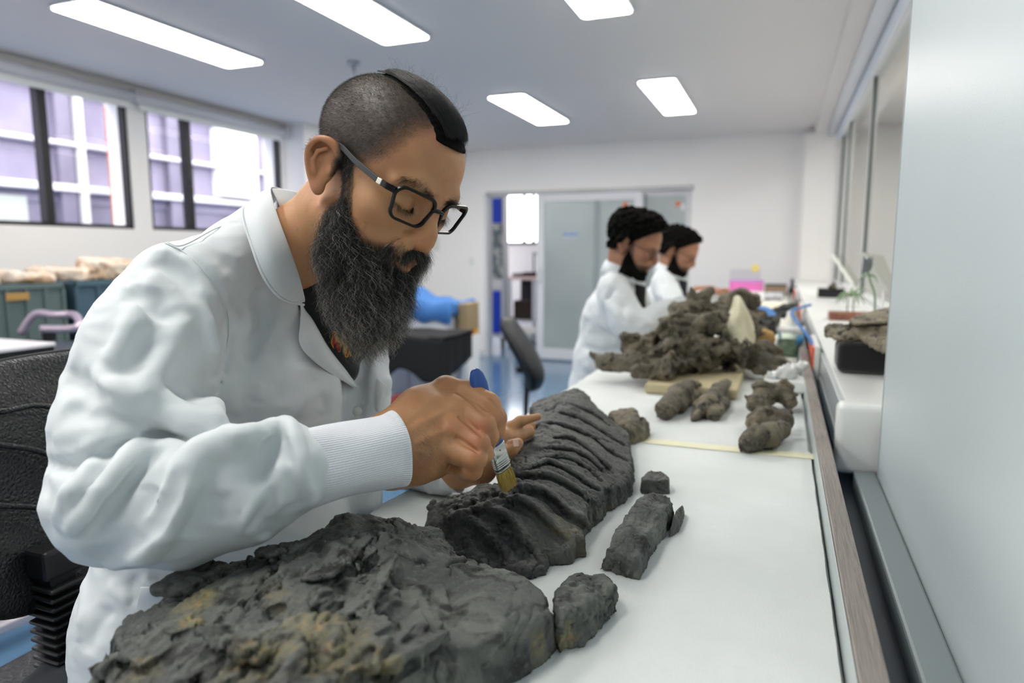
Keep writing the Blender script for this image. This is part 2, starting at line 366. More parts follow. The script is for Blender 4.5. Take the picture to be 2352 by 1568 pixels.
# low blue door-side wall returns, skirting
struct(box('baseboard_far', (LX, FARY-.012, 0), (dx0-.03, FARY, .07), M_alu, None, .002))
struct(box('baseboard_far_right', (dx1+.02, FARY-.012, 0), (.2, FARY, .07), M_alu, None, .002)).name = 'baseboard_right'
sw = thing('light_switch', 'small white light switch on the far wall beside the doorway', 'switch', PY(1083, 600, FARY))
c = PY(1083, 600, FARY); box('plate', (c[0]-.035, FARY-.012, c[2]-.06), (c[0]+.035, FARY, c[2]+.06), M_white_pl, sw, .004); box('rocker', (c[0]-.014, FARY-.017, c[2]-.03), (c[0]+.014, FARY-.01, c[2]+.03), M_alu, sw, .003)
np_ = thing('wall_notice', 'pale blank notice on the far wall beside the bearded man\'s glasses', 'notice', PY(990, 560, FARY))
c = PY(992, 560, FARY); box('sheet', (c[0]-.11, FARY-.008, c[2]-.09), (c[0]+.11, FARY-.001, c[2]+.09), mat('notice_paper', 'DADCD6', .7), np_)
# conduit hanging from the ceiling behind the man
cd = thing('ceiling_conduit', 'thin grey conduit hanging from the ceiling behind the bearded man\'s head', 'conduit', PL(812, 142, 2, CEIL))
c = PL(812, 142, 2, CEIL); tube('pipe', [(c[0], c[1], CEIL), (c[0], c[1], CEIL-.26)], .016, M_lframe, cd); tube('ceiling_flange', [(c[0], c[1], CEIL), (c[0], c[1], CEIL-.02)], .04, M_lframe, cd, 16)
# right side: window wall, beam, pilaster
GX = .5
struct(box('ceiling_beam', (.25, -3.2, 2.50), (.66, 13.2, CEIL+.1), M_ceil)).name = 'trim_3'; struct(box('ceiling_neighbour', (.66, -3.2, CEIL), (2.4, 13.2, CEIL+.1), M_ceil)).name = 'ceiling.001'
struct(box('wall_right_low', (GX-.02, 1.44, 0), (GX+.12, FARY, 1.0), M_wall)).name = 'wall_right'
struct(box('wall_right_end', (.17, 7.62, 0), (GX+.1, FARY+.02, 2.5), M_wall)).name = 'wall_right.001'
struct(box('wall_right_corner', (.135, 7.78, 0), (.26, FARY+.02, CEIL), M_wall)).name = 'wall_right.002'
w = struct(bpy.data.objects.new('window_3', None)); COL.objects.link(w); w.location = (GX, 1.5, 1.03)
M_ms = mat('side_mullion', '7E8A86', .35, metal=.4); M_md = mat('window_gasket', '39453F', .5)
bm = bmesh.new(); a_box(bm, (GX-.01, 1.44, 1.0), (GX+.05, 7.62, 1.05)); a_box(bm, (GX-.01, 1.44, 2.44), (GX+.05, 7.62, 2.5)); bobj('window_frame', bm, M_alu, w)
for y in (7.55, 6.75, 5.1, 3.0):
    box('mullion', (GX-.006, y-.02, 1.05), (GX+.030, y+.02, 2.44), M_alu, w, .002); box('gasket', (GX-.003, y-.026, 1.05), (GX+.012, y-.0205, 2.44), M_md, w)
ys = [1.44, 3.0, 5.1, 6.75, 7.55]
for a, b in zip(ys[:-1], ys[1:]): box('pane', (GX+.01, a+.02, 1.05), (GX+.016, b-.02, 2.44), M_glass2, w)
struct(box('wall_neighbour_room', (1.55, -3.2, 0), (1.65, FARY+.1, CEIL), mat('neighbour_wall', 'D6D4CE', .8))).name = 'wall_neighbour'
t = thing('window_blind', 'rolled white blind hanging at the top of the right hand window', 'blind', (.42, 1.5, 2.45))
tube('cassette', [(.385, 1.5, 2.455), (.385, 7.2, 2.455)], .042, M_alu, t, 16)
box('blind_fabric', (.420, 1.5, 2.30), (.424, 7.15, 2.47), mat('blind_fabric', 'D3D9E4', .7), t)
tube('bottom_bar', [(.422, 1.5, 2.30), (.422, 7.15, 2.30)], .010, M_alu, t, 10)
box('end_bracket', (.34, 7.2, 2.40), (.43, 7.215, 2.5), M_alu, t, .003)
# big glossy cabinet flank at the right
cb = thing('tall_white_cabinet', 'tall glossy white cabinet side filling the right edge beside the bench', 'cabinet', (.19, -.6, 0))
box('side_panel', (.19, -.9, .60), (.215, 1.42, 2.5), M_gpanel, cb, .002); box('carcass', (.2151, -.9, .3), (1.2, 1.42, 2.495), M_wall, cb)
box('edge_strip', (.189, 1.4201, .86), (.23, 1.424, 2.5), M_grey_edge, cb)
# room ends behind the camera, back room through the doorway
struct(box('wall_back', (LX, -3.3, 0), (2.3, -3.2, CEIL), M_wall))
struct(box('wall_side_room', (-6.2, 11.0, 0), (-4.50, 11.1, CEIL), M_wall)).name = 'wall_store_left'
bm = bmesh.new(); a_box(bm, (-4.5, 11.0, 0), (2.4, 11.1, 1.47)); a_box(bm, (-3.0, 11, 1.47), (2.4, 11.1, CEIL)); a_box(bm, (-4.5, 11, 2.34), (-3.0, 11.1, CEIL)); struct(bobj('wall_store', bm, M_wall))
struct(box('wall_store_side', (-5.6, FARY+.14, 0), (-5.5, 11, CEIL), M_wall)).name = 'wall_store.001'
struct(box('wall_store_right', (2.2, FARY+.14, 0), (2.3, 11, CEIL), M_wall)).name = 'wall_store.002'
w = struct(bpy.data.objects.new('window_4', None)); COL.objects.link(w); w.location = (-4.5, 11, 1.47)
bm = bmesh.new(); a_box(bm, (-4.5, 10.98, 1.45), (-3.0, 11.05, 1.49)); a_box(bm, (-4.5, 10.98, 2.32), (-3.0, 11.05, 2.36)); bobj('window_frame', bm, M_black, w)
for x in (-4.48, -4.12, -3.95, -3.5, -3.02): box('mullion', (x-.02, 10.98, 1.49), (x+.02, 11.05, 2.32), M_black, w)
for a, b in ((-4.46, -4.14), (-4.1, -3.97), (-3.93, -3.52), (-3.48, -3.04)): box('pane', (a, 11.02, 1.49), (b, 11.03, 2.32), M_glass, w)

# ================================================================ ceiling lamps
def lamp(x0, x1, y0, y1, label):
    t = thing('ceiling_lamp', label, 'lamp', ((x0+x1)/2, (y0+y1)/2, CEIL), 'flat ceiling light panels')
    def rr(e, z0, z1, m, nm):
        bm = bmesh.new(); a_box(bm, (x0-e, y0-e, z0), (x1+e, y1+e, z1))
        es = [ed for ed in bm.edges if abs(ed.verts[0].co.z-ed.verts[1].co.z) > 1e-4]; bmesh.ops.bevel(bm, geom=es, offset=.03+e, segments=5, affect='EDGES', profile=.5); bobj(nm, bm, m, t)
    rr(.014, CEIL-.012, CEIL-.0005, M_lframe, 'lamp_frame'); rr(0, CEIL-.017, CEIL-.0125, M_diff, 'diffuser')
cols = {'a': (-3.53, -3.23), 'b': (-2.27, -1.965), 'c': (-1.045, -.78)}
lamp(*cols['a'], 2.53, 3.74, 'long bright ceiling light panel at the top left above the windows')
lamp(*cols['b'], 2.53, 3.68, 'bright ceiling light panel at the top middle above the man\'s head')
lamp(*cols['c'], 2.53, 3.68, 'ceiling light panel cut off by the top edge, nearest the right wall')
lamp(*cols['b'], 5.22, 6.45, 'smaller far ceiling light panel just right of the bearded man\'s head')
lamp(*cols['c'], 5.16, 6.42, 'far ceiling light panel closest to the right hand windows')
lamp(*cols['a'], 5.2, 6.4, 'far ceiling light panel hidden behind the bearded man\'s head')
for k, wd in (('a', 'windows'), ('b', 'middle aisle'), ('c', 'bench')): lamp(*cols[k], -.2, 1.0, 'ceiling light panel out of the frame at the near end, over the '+wd)
for k, wd in (('a', 'windows'), ('b', 'middle aisle')): lamp(*cols[k], -2.6, -1.4, 'ceiling light panel out of the frame behind the photographer, over the '+wd)
lamp(-3.2, -2.9, 9.2, 10.3, 'ceiling light panel of the store room beyond the doorway')
lamp(.95, 1.25, 5.2, 6.4, 'added ceiling light panel brightening the neighbouring room behind the right glass')  # unseen lamp added so the room behind the side glass looks brighter
lamp(.95, 1.25, -.2, 1.0, 'third added ceiling light panel brightening the neighbouring room nearest the photographer')  # another added lamp, out of view, for the same room
lamp(.95, 1.25, 2.6, 3.8, 'nearer added ceiling light panel brightening the neighbouring room behind the right glass')  # also added, unseen, to lift the brightness behind the glass

# ================================================================ building outside the left windows
bl = thing('neighbouring_building', 'lilac grey building with white ledges seen through the left windows', 'building', (-8, 2, 0))
M_bw = mat('lilac_render', '8A8598', .8, mix=(('767088', 1.3, .4, .7, 4), ('9F9AAC', .6, .5, .8, 3))); M_bd = mat('dark_render', '6E6A7C', .8, mix=(('7E7A8C', 2, .4, .7, 4),)); M_bl = mat('white_ledge', 'CFCDD2', .7); M_br = mat('orange_brick', 'BE7450', .8, mix=(('9E5A3C', 30, .45, .6, 2),))
box('wall', (-8.3, -2, 1.9-.0), (-8, 14, 6.5), M_bw, bl); box('lower_wall', (-8.3, -2, -.5), (-8.02, 14, 1.9), M_bd, bl)
for z, h in ((2.03, .085), (2.56, .05), (3.2, .08)): box('ledge', (-8, -2, z-.0), (-7.86, 14, z+h), M_bl, bl, .01)
for y in (3.9, 5.75, 7.3, 9.9): box('pier', (-8, y-.12, -.5), (-7.9, y+.06, 6.5), M_bd, bl); box('downpipe', (-7.93, y+.10, -.5), (-7.85, y+.18, 6.5), M_bl, bl)
M_bwin = mat('bright_white_render', 'FFFFFF', .8)
box('white_bay', (-8, 8.05, 2.16), (-7.8, 8.78, 3.15), M_bwin, bl); box('pale_panel', (-8, 4.4, .6), (-7.95, 5.25, 1.95), mat('pale_green_panel', 'A3A8A3', .7), bl)
for y0, wd in ((6.03, .17), (8.78, .19)):
    bc = thing('brick_pier', 'narrow orange brick pier outside '+('the left window pair' if y0 < 7 else 'the window nearest the corner'), 'pier', (-7.6, y0, 0))
    me = None
    for r in range(24):
        for q in range(2):
            off = .0 if r % 2 else .03
            lo = (-7.62, y0+q*(wd/2)+off*(q == 1), 1.0+r*.085); hi = (-7.5, y0+(q+1)*(wd/2)-.006+off*(q == 0), 1.0+r*.085+.077)
            box('brick', lo, hi, M_br, bc)
    box('pier_core', (-7.61, y0+.002, -.5), (-7.51, y0+wd-.008, 3.1), mat('mortar', 'C9B4A4', .9), bc)
struct(box('trim_4', (-12, -6, -.6), (LX-.3, 16, -.5), mat('yard_concrete', 'B9B6BE', .9)))
# ================================================================ the work bench
T = BZ; BX0, BX1, BY0, BY1 = -.572, .072, .12, 7.2
def ragged(name, x0, x1, y0, y1, z0, z1, m, parent, seed, amp=.004, n=90):
    r = np.random.default_rng(seed); V = []
    ys = np.linspace(y0, y1, n); w = amp*np.array([float(noise3(np.array([y*14, seed, 0.]))) + .5*float(noise3(np.array([y*50, seed, 3.]))) for y in ys])
    cols_ = np.linspace(0, 1, 3)
    for j, y in enumerate(ys):
        for c in (x0+w[j], (x0+x1)/2, x1+.15*w[j]):
            V.append((c, y, z1))
    for j, y in enumerate(ys):
        for c in (x0+w[j]+.002, (x0+x1)/2, x1+.15*w[j]): V.append((c, y, z0))
    N = n*3; Fc = []
    for j in range(n-1):
        for c in range(2):
            a = j*3+c; Fc.append((a, a+1, a+4, a+3)); Fc.append((N+a, N+a+3, N+a+4, N+a+1))
        Fc.append((j*3, j*3+3, N+j*3+3, N+j*3)); Fc.append((j*3+2, N+j*3+2, N+j*3+5, j*3+5))
    for c in range(2): Fc.append((c, N+c, N+c+1, c+1)); a = (n-1)*3+c; Fc.append((a, a+1, N+a+1, N+a))
    return mobj(name, V, Fc, m, parent, smooth=False)
bt = thing('work_bench', 'long white laboratory bench running from the near edge to the far wall', 'table', (-.25, 3, 0))
box('bench_top', (BX0+.01, BY0-.3, T-.045), (BX1+.004, BY1, T-.0125), M_white_pl, bt, .002)
box('rear_upstand', (BX1+.0045, BY0-.3, T-.05), (.0775, 7.6, T+.037), M_grey_edge, bt, .001)
box('wood_rail', (.0778, BY0-.3, T-.03), (.102, 7.6, T+.041), M_wood, bt, .0015)
for y in (.4, 2.3, 4.3, 6.4):
    for x in (BX0+.06, BX1-.06): box('leg', (x-.025, y-.025, 0), (x+.025, y+.025, T-.0455), M_alu, bt, .004)
box('front_apron', (BX0+.04, BY0, T-.10), (BX0+.06, BY1, T-.0455), M_alu, bt)
ft = ragged('foam_sheet', BX0, BX1-.001, .02, 1.455, T-.012, T, M_foam, None, 1, .006)
tag(ft, 'near white foam sheet covering the bench under the dark fossils', 'foam sheet', 'foam sheets covering the bench')
ft = ragged('foam_sheet', BX0+.004, BX1-.004, 1.458, 2.62, T-.012, T-.0006, M_foam, None, 2, .006)
tag(ft, 'middle white foam sheet under the small bone pieces beyond the tape', 'foam sheet', 'foam sheets covering the bench')
ft = ragged('foam_sheet', BX0, BX1-.003, 2.63, 7.15, T-.012, T-.0002, mat('far_sheet', 'E2E2DA', .7), None, 3, .004)
tag(ft, 'far pale sheet covering the bench in front of the two seated colleagues', 'foam sheet', 'foam sheets covering the bench')
# masking tape over the joint
M_tape = mat('masking_tape', 'E6E3C4', .55, bumps=((90, .3, .001, 4),))
G = [[(x, y + .004*math.sin(x*9)+.01*(x+.6)*.1, T+.0012+.0006*math.sin(x*60)*(k % 2)) for x in np.linspace(-.5, .083, 50)] for k, y in enumerate(np.linspace(1.395, 1.435, 6))]
tp = sheet('masking_tape', G, M_tape, None, .0004); tag(tp, 'yellowish masking tape strip joining the two foam sheets', 'tape')
# dark channel and grey ledge between bench and cabinet
struct(box('trim_5', (.1025, -.6, .55), (.150, 7.6, .872), M_dark)); struct(box('trim_6', (.150, -.6, .55), (.1895, 1.44, .905), M_ledge, None, .004))
struct(box('trim_7', (.150, 1.445, .3), (.20, 7.6, .80), M_dark))
# trunking under the window, used as a shelf
tr = thing('wall_trunking', 'white cable trunking with a rounded end cap used as a window shelf', 'trunking', (.3, 1.46, .87))
box('trunk_body', (.140, 1.50, .90), (.48, 7.6, 1.022), M_white_pl, tr, .004); box('top_lid', (.134, 1.50, 1.0221), (.40, 7.58, 1.030), M_white_pl, tr, .002)
box('lid_groove', (.40, 1.50, 1.0221), (.403, 7.58, 1.0285), M_grey_edge, tr)
box('rear_lid', (.404, 1.50, 1.0221), (.479, 7.58, 1.030), M_white_pl, tr, .002)
bm = bmesh.new(); a_box(bm, (.116, 1.446, .893), (.47, 1.4995, 1.034), .014, None, 4); bobj('end_cap', bm, M_white_pl, tr, True)
box('front_cover', (.128, 1.53, .905), (.1399, 7.55, .938), M_grey_edge, tr, .002); tube('cover_bead', [(.132, 1.51, .903), (.132, 7.55, .903)], .005, M_white_pl, tr, 8)
box('front_window', (.129, 1.53, .945), (.1399, 7.55, 1.012), mat('clear_cover', 'D3DADD', .15), tr, .002)
for k, (a, zb) in enumerate(((2.33, .895), (4.0, .895), (5.7, .895))):
    u = thing('outlet_unit', ('nearest', 'middle', 'farthest')[k]+' white outlet unit with an orange face on the window trunking', 'outlet unit', (.14, a, zb), 'orange faced outlet units along the trunking')
    box('housing', (.110, a, zb), (.1275, a+.34, zb+.137), M_white_pl, u, .004); box('orange_face', (.1045, a+.004, zb+.004), (.1102, a+.336, zb+.132), mat('orange_plastic', 'F0571F', .35), u, .002)
    for q in range(3): box('socket', (.1032, a+.05+q*.1, zb+.045), (.105, a+.10+q*.1, zb+.095), M_blackpl, u, .002)
# ================================================================ fossils
def sstep(x, a, b): t = np.clip((x-a)/(b-a), 0, 1); return t*t*(3-2*t)
def rock_mat(name, base, light, stain, dark='1B1B1A', fine=1.0, rough=.72):
    m = mat(name, base, rough, mix=((light, 14, .42, .66, 6, .6), (dark, 26, .53, .66, 6, .8), (light, 160, .55, .8, 4)),
            bumps=((900*fine, .45, .0008, 3), (220*fine, .6, .002, 5), (60, .45, .005, 5, 'noise', (1, 1, 1))))
    nt = m.node_tree; N = nt.nodes; L = nt.links; b = N['Principled BSDF']; src = b.inputs['Base Color'].links[0].from_socket
    at = N.new('ShaderNodeAttribute'); at.attribute_name = 'stain'; tc = N.new('ShaderNodeTexCoord'); nz = N.new('ShaderNodeTexNoise'); nz.inputs['Scale'].default_value = 48; nz.inputs['Detail'].default_value = 6; nz.inputs['Distortion'].default_value = .6
    L.new(tc.outputs['Object'], nz.inputs['Vector']); ad = N.new('ShaderNodeMath'); ad.operation = 'ADD'; L.new(nz.outputs['Fac'], ad.inputs[0]); L.new(at.outputs['Fac'], ad.inputs[1])
    mr = N.new('ShaderNodeMapRange'); mr.inputs[1].default_value = .72; mr.inputs[2].default_value = 1.3; L.new(ad.outputs[0], mr.inputs[0])
    rp = N.new('ShaderNodeValToRGB'); nz2 = N.new('ShaderNodeTexNoise'); nz2.inputs['Scale'].default_value = 90; nz2.inputs['Detail'].default_value = 4; L.new(tc.outputs['Object'], nz2.inputs['Vector']); L.new(nz2.outputs['Fac'], rp.inputs[0])
    e = rp.color_ramp.elements; e[0].position = .38; e[0].color = (*rgb(stain[0]), 1); e[1].position = .68; e[1].color = (*rgb(stain[-1]), 1)
    if len(stain) > 2: q = e.new(.53); q.color = (*rgb(stain[1]), 1)
    mx = N.new('ShaderNodeMix'); mx.data_type = 'RGBA'; L.new(mr.outputs[0], mx.inputs['Factor']); L.new(src, mx.inputs['A']); L.new(rp.outputs[0], mx.inputs['B']); L.new(mx.outputs['Result'], b.inputs['Base Color'])
    return m
M_rockA = rock_mat('charcoal_fossil_rock', '4A4C4B', '666962', ('8D8152', '77745E', 'A5854B'))
M_rockB = rock_mat('black_fossil_rock', '363738', '50514C', ('77704E', '5F5B47', '8C8464'), rough=.6)
M_rockC = rock_mat('brown_fossil_bone', '524C41', '7A715F', ('8A7350', '6B5B43', 'A08A62'), '1C1814')
M_rockD = rock_mat('pale_fossil_bone', '9A917C', 'B9B09A', ('8A7350', 'C4B48C'), '6A614F')
def cracks(v, f, amp, scale, w=.05, seed=0, aniso=(1, 1, 1)):
    n = normals(v, f); p = v*scale*np.array(aniso)+seed*5.3; p = p+.35*np.stack([noise3(p*2.1+k*9) for k in range(3)], 1); a = noise3(p)
    m = sstep(noise3(p*.6+40), -.25, .25); return v-n*(amp*m*np.exp(-(a/w)**2))[:, None]
def terrace(v, f, amp, scale, steps=3., seed=0, aniso=(1, 1, 1)):
    n = normals(v, f); a = fbm(v*scale*np.array(aniso)+seed*3.7, 3)*steps; q = np.floor(a); u = sstep(a-q, .38, .62); return v+n*(amp*(q+u)/steps)[:, None]
def displace(v, f, amp, scale, octv=4, gain=.5, ridge=0.0, aniso=(1, 1, 1), seed=0):
    n = normals(v, f); p = v*scale*np.array(aniso)+seed*7.7
    a = fbm(p, octv, gain)
    if ridge: a = a*(1-ridge) + ridge*(fbm(p*1.3+31, 3, .5, True)-.6)
    return v + n*(amp*a)[:, None]
def add_stain(o, v, spots):
    a = np.zeros(len(v), np.float32)
    for c, r, s in spots: a = np.maximum(a, s*np.exp(-((v-np.asarray(c))**2).sum(1)/(r*r)))
    at = o.data.attributes.new('stain', 'FLOAT', 'POINT')
    if len(a) != len(o.data.vertices): return
    at.data.foreach_set('value', a)
def tps(px_, z_, lam=1e-4):
    n = len(px_); r = np.linalg.norm(px_[:, None]-px_[None], axis=2)+1e-9; K = r*r*np.log(r)+lam*np.eye(n)*.01
    A = np.zeros((n+3, n+3)); A[:n, :n] = K; A[:n, n] = 1; A[:n, n+1:] = px_; A[n, :n] = 1; A[n+1:, :n] = px_.T
    w = np.linalg.solve(A, np.append(z_, [0, 0, 0]))
    def ev(q):
        r = np.linalg.norm(q[:, None]-px_[None], axis=2)+1e-9
        return (r*r*np.log(r))@w[:n]+w[n]+q@w[n+1:]
    return ev
def poly_sd(q, poly):
    n = len(poly); d = np.full(len(q), 9.); ins = np.zeros(len(q), bool)
    for i in range(n):
        a, b = poly[i], poly[(i+1) % n]; e = b-a; w = q-a; t = np.clip((w@e)/(e@e+1e-12), 0, 1); d = np.minimum(d, np.linalg.norm(w-t[:, None]*e, axis=1))
        c = (a[1] > q[:, 1]) != (b[1] > q[:, 1]); 
        with np.errstate(divide='ignore', invalid='ignore'): xx = (b[0]-a[0])*(q[:, 1]-a[1])/(b[1]-a[1]+1e-15)+a[0]
        ins ^= c & (q[:, 0] < xx)
    return np.where(ins, -d, d)
def slab_vol(outline, ctrl, h=.002, edge=.003, k=.012, z0=None, seed=0, efreq=45, lam=1e-4):
    """outline rows (px, py, z of that point, top height there); ctrl rows (px, py, z)"""
    z0 = BZ if z0 is None else z0
    oc = np.array([PZ(x, y, z) for x, y, z, _ in outline]); cz = np.array([PZ(*c) for c in ctrl]) if len(ctrl) else np.zeros((0, 3))
    pts = np.vstack([np.column_stack([oc[:, :2], [o[3] for o in outline]]), cz])
    ev = tps(pts[:, :2], pts[:, 2], lam); lo = oc.min(0)-.012; hi = oc.max(0)+.012; zt = pts[:, 2].max()+.03
    V = Vol((lo[0], lo[1], z0-.012), (hi[0], hi[1], zt), h)
    gx, gy = np.meshgrid(V.ax[0], V.ax[1], indexing='ij'); q = np.column_stack([gx.ravel(), gy.ravel()])
    hh = np.clip(ev(q), z0+.006, zt-.012).reshape(gx.shape); pd = poly_sd(q, oc[:, :2])
    nz = fbm(np.column_stack([q*efreq, np.full(len(q), seed)]), 3); pd = (pd+edge*nz).reshape(gx.shape)
    a = (V.ax[2][None, None, :]-hh[:, :, None])*.8; b = pd[:, :, None]+.12*(V.ax[2][None, None, :]-z0)
    kk = np.maximum(k-np.abs(a-b), 0)/k; s = np.maximum(a, b)+kk*kk*k*.25
    V.d = np.maximum(s, (z0+.001)-V.ax[2][None, None, :]).astype(np.float32)
    return V
def fossil(name, V, m, label, cat, disp=(), stains=(), group=None, parent=None, flat=None, rough=None):
    v, f = V.mesh(); f = outward(v, f)
    rw = rough(v)[:, None] if rough is not None else 1.0; v_in = v
    for d in disp: v0 = v; v = {'crack': cracks, 'step': terrace}[d[0]](v, f, *d[1:]) if isinstance(d[0], str) else displace(v, f, *d); v = v0+(v-v0)*rw
    if flat is not None: v[:, 2] = np.maximum(v[:, 2], flat)
    o = mobj(name, v, f, m, parent); add_stain(o, v, stains)
    if label: tag(o, label, cat, group)
    return o

# --- large foreground slab
outA = [(208, 1620, .99, .985), (242, 1498, .985, .985), (244, 1449, .985, .985), (286, 1397, .985, .985), (338, 1391, .99, .99), (366, 1368, .99, .99), (421, 1332, .995, .995), (481, 1311, .995, .99), (528, 1302, .995, .99), (585, 1300, 1.0, .998), (621, 1274, 1.0, 1.0), (673, 1241, 1.005, 1.005), (736, 1212, 1.01, 1.01), (772, 1178, 1.015, 1.015), (798, 1173, 1.018, 1.018), (832, 1174, 1.015, 1.015), (862, 1174, 1.012, 1.012), (905, 1180, 1.005, 1.005), (936, 1198, 1.0, 1.0), (985, 1201, .99, .99), (1025, 1210, .985, .985), (1061, 1272, .975, .975), (1122, 1293, .972, .972), (1199, 1317, .972, .972), (1257, 1354, .97, .97), (1274, 1409, .96, .966), (1275, 1498, .932, .968), (1260, 1516, .932, .968), (1208, 1547, .932, .972), (1120, 1610, .932, .985), (900, 1800, .94, 1.0), (500, 1900, .95, 1.02), (230, 1800, .96, 1.0)]
ctlA = [(800, 1210, 1.024), (880, 1230, 1.018), (960, 1250, 1.0), (700, 1300, 1.02), (820, 1330, 1.01), (900, 1370, 1.0), (1000, 1330, .992), (1100, 1360, .99), (1200, 1390, .984), (1040, 1430, .992), (1150, 1450, .984), (1000, 1520, .99), (880, 1420, 1.0),
        (600, 1360, 1.01), (450, 1400, 1.0), (350, 1480, .995), (650, 1430, 1.015), (750, 1440, 1.018), (560, 1480, 1.01), (700, 1540, 1.025), (850, 1530, 1.018), (930, 1560, 1.005), (450, 1560, 1.0), (1215, 1480, .972)]
VA = slab_vol(outA, ctlA, .0019, .005, .006, None, 1)
N_ = -1
VA.creases([
 (((564, 1316), (512, 1342), (460, 1363), (413, 1373), (366, 1394)), -.006, .004), (((575, 1322), (512, 1350), (440, 1378)), .004, .005),
 (((585, 1329), (569, 1358), (538, 1378), (507, 1402), (496, 1425), (476, 1459), (450, 1482)), -.008, .005),
 (((327, 1456), (312, 1488), (291, 1529), (270, 1566)), -.008, .005), (((473, 1498), (434, 1524), (392, 1550), (346, 1566)), -.016, .008),
 (((304, 1402), (286, 1436), (252, 1459)), -.006, .005), (((637, 1285), (663, 1285), (640, 1300)), -.01, .006), (((640, 1300), (606, 1321), (580, 1316)), -.008, .005),
 (((715, 1248), (736, 1264), (749, 1285)), -.010, .005), (((749, 1241), (777, 1278), (795, 1311), (810, 1348), (815, 1390)), .011, .012),
 (((872, 1217), (884, 1262), (887, 1311), (887, 1370)), .010, .011), (((792, 1259), (807, 1293), (825, 1340)), -.010, .006), (((868, 1315), (875, 1373)), -.006, .005),
 (((911, 1293), (905, 1351)), -.007, .005), (((902, 1247), (936, 1262), (966, 1299)), .009, .011), (((1000, 1287), (1046, 1299), (1092, 1311), (1138, 1311)), -.005, .0035), (((1000, 1300), (1046, 1309), (1092, 1322), (1130, 1325)), -.004, .003),
 (((918, 1431), (951, 1467), (994, 1486), (1031, 1498), (1077, 1516), (1123, 1547), (1153, 1568), (1180, 1590)), -.012, .006), (((832, 1403), (878, 1428), (911, 1434)), -.012, .006),
 (((1184, 1415), (1153, 1477), (1123, 1522)), -.003, .006), (((1205, 1431), (1184, 1477), (1153, 1547)), -.003, .006), (((1165, 1425), (1135, 1480), (1100, 1530)), .003, .006),
 (((920, 1200), (940, 1225), (1000, 1260), (1055, 1275)), -.004, .006), (((835, 1180), (850, 1230), (860, 1270)), -.008, .008), (((760, 1190), (820, 1195)), .006, .008),
 (((640, 1350), (700, 1330), (750, 1340)), -.007, .008), (((690, 1370), (760, 1380), (800, 1400)), -.008, .007), (((600, 1440), (680, 1480), (720, 1540)), .008, .012), (((820, 1450), (900, 1480), (960, 1530)), .010, .014), (((720, 1400), (780, 1440), (800, 1500)), -.010, .008), (((560, 1500), (620, 1540), (640, 1566)), -.010, .007), (((700, 1500), (740, 1530), (760, 1566)), -.012, .006), (((845, 1510), (870, 1540), (880, 1566)), -.008, .006)], .2, 2)
for (x, y, r) in ((860, 1395, .009), (905, 1390, .010), (885, 1408, .008), (925, 1405, .008), (770, 1420, .010), (740, 1470, .012), (670, 1500, .010), (800, 1540, .011), (620, 1410, .008)):
    c = VA.hit(x, y, .2, 2); VA.ell(c, (r, r*.8, r*.7), .008)
rp = np.random.default_rng(21); pl_ = []
for i in range(120):      # overlapping shale plates on the left half of the slab
    x = rp.uniform(250, 1000); y = rp.uniform(1250, 1566); c = VA.near(x, y, .2, 2)
    if c is not None and not (x > 880 and y < 1400): pl_.append((c, x))
for c, x in pl_:
    s = rp.uniform(.014, .036); Rr = np.array(Euler((rp.normal(0, .16), rp.normal(-.10, .16), rp.normal(.12, .35))).to_matrix()); VA.box(c+np.array([0, 0, rp.uniform(-.004, .001)]), (s*rp.uniform(.35, .7), s*rp.uniform(.9, 1.6), rp.uniform(.002, .005)), .0025, Rr, .0015)
for i in range(26): c = VA.near(rp.uniform(620, 960), rp.uniform(1390, 1566), .2, 2); s = rp.uniform(.004, .011); c is not None and VA.ell(c, (s, s*1.4, s*.6), .004, np.array(Euler(rp.uniform(-.6, .6, 3)).to_matrix()), True)
hA = lambda x, y: VA.hit(x, y, .2, 2)
oA = fossil('fossil_slab', VA, M_rockA, 'largest charcoal fossil slab filling the near end of the bench, stained yellow at its left', 'fossil',
    rough=lambda v: 1.15-.95*np.clip(1.25*np.exp(-(((v[:, :2]-hA(1110, 1420)[:2])/np.array([.085, .10]))**2).sum(1)**1.5), 0, .95), disp=(('step', .0045, 16, 3, 1, (1.5, .45, 1.2)), (.0014, 30, 4, .5, .5, (1.3, .6, 1)), ('crack', .008, 18, .035, 2, (1.5, .5, 1)), ('crack', .003, 38, .04, 5, (1.3, .6, 1)), (.0010, 150, 3, .55, .3, (1, 1, 1), 2)),
    stains=[(hA(450, 1380), .022, .75), (hA(440, 1420), .02, .55), (hA(740, 1440), .05, .5), (hA(600, 1500), .05, .42), (hA(870, 1540), .035, .5), (hA(780, 1500), .04, .5), (hA(320, 1540), .03, .35), (hA(640, 1370), .04, .35), (hA(1235, 1490), .02, .4)], flat=BZ+.0005)
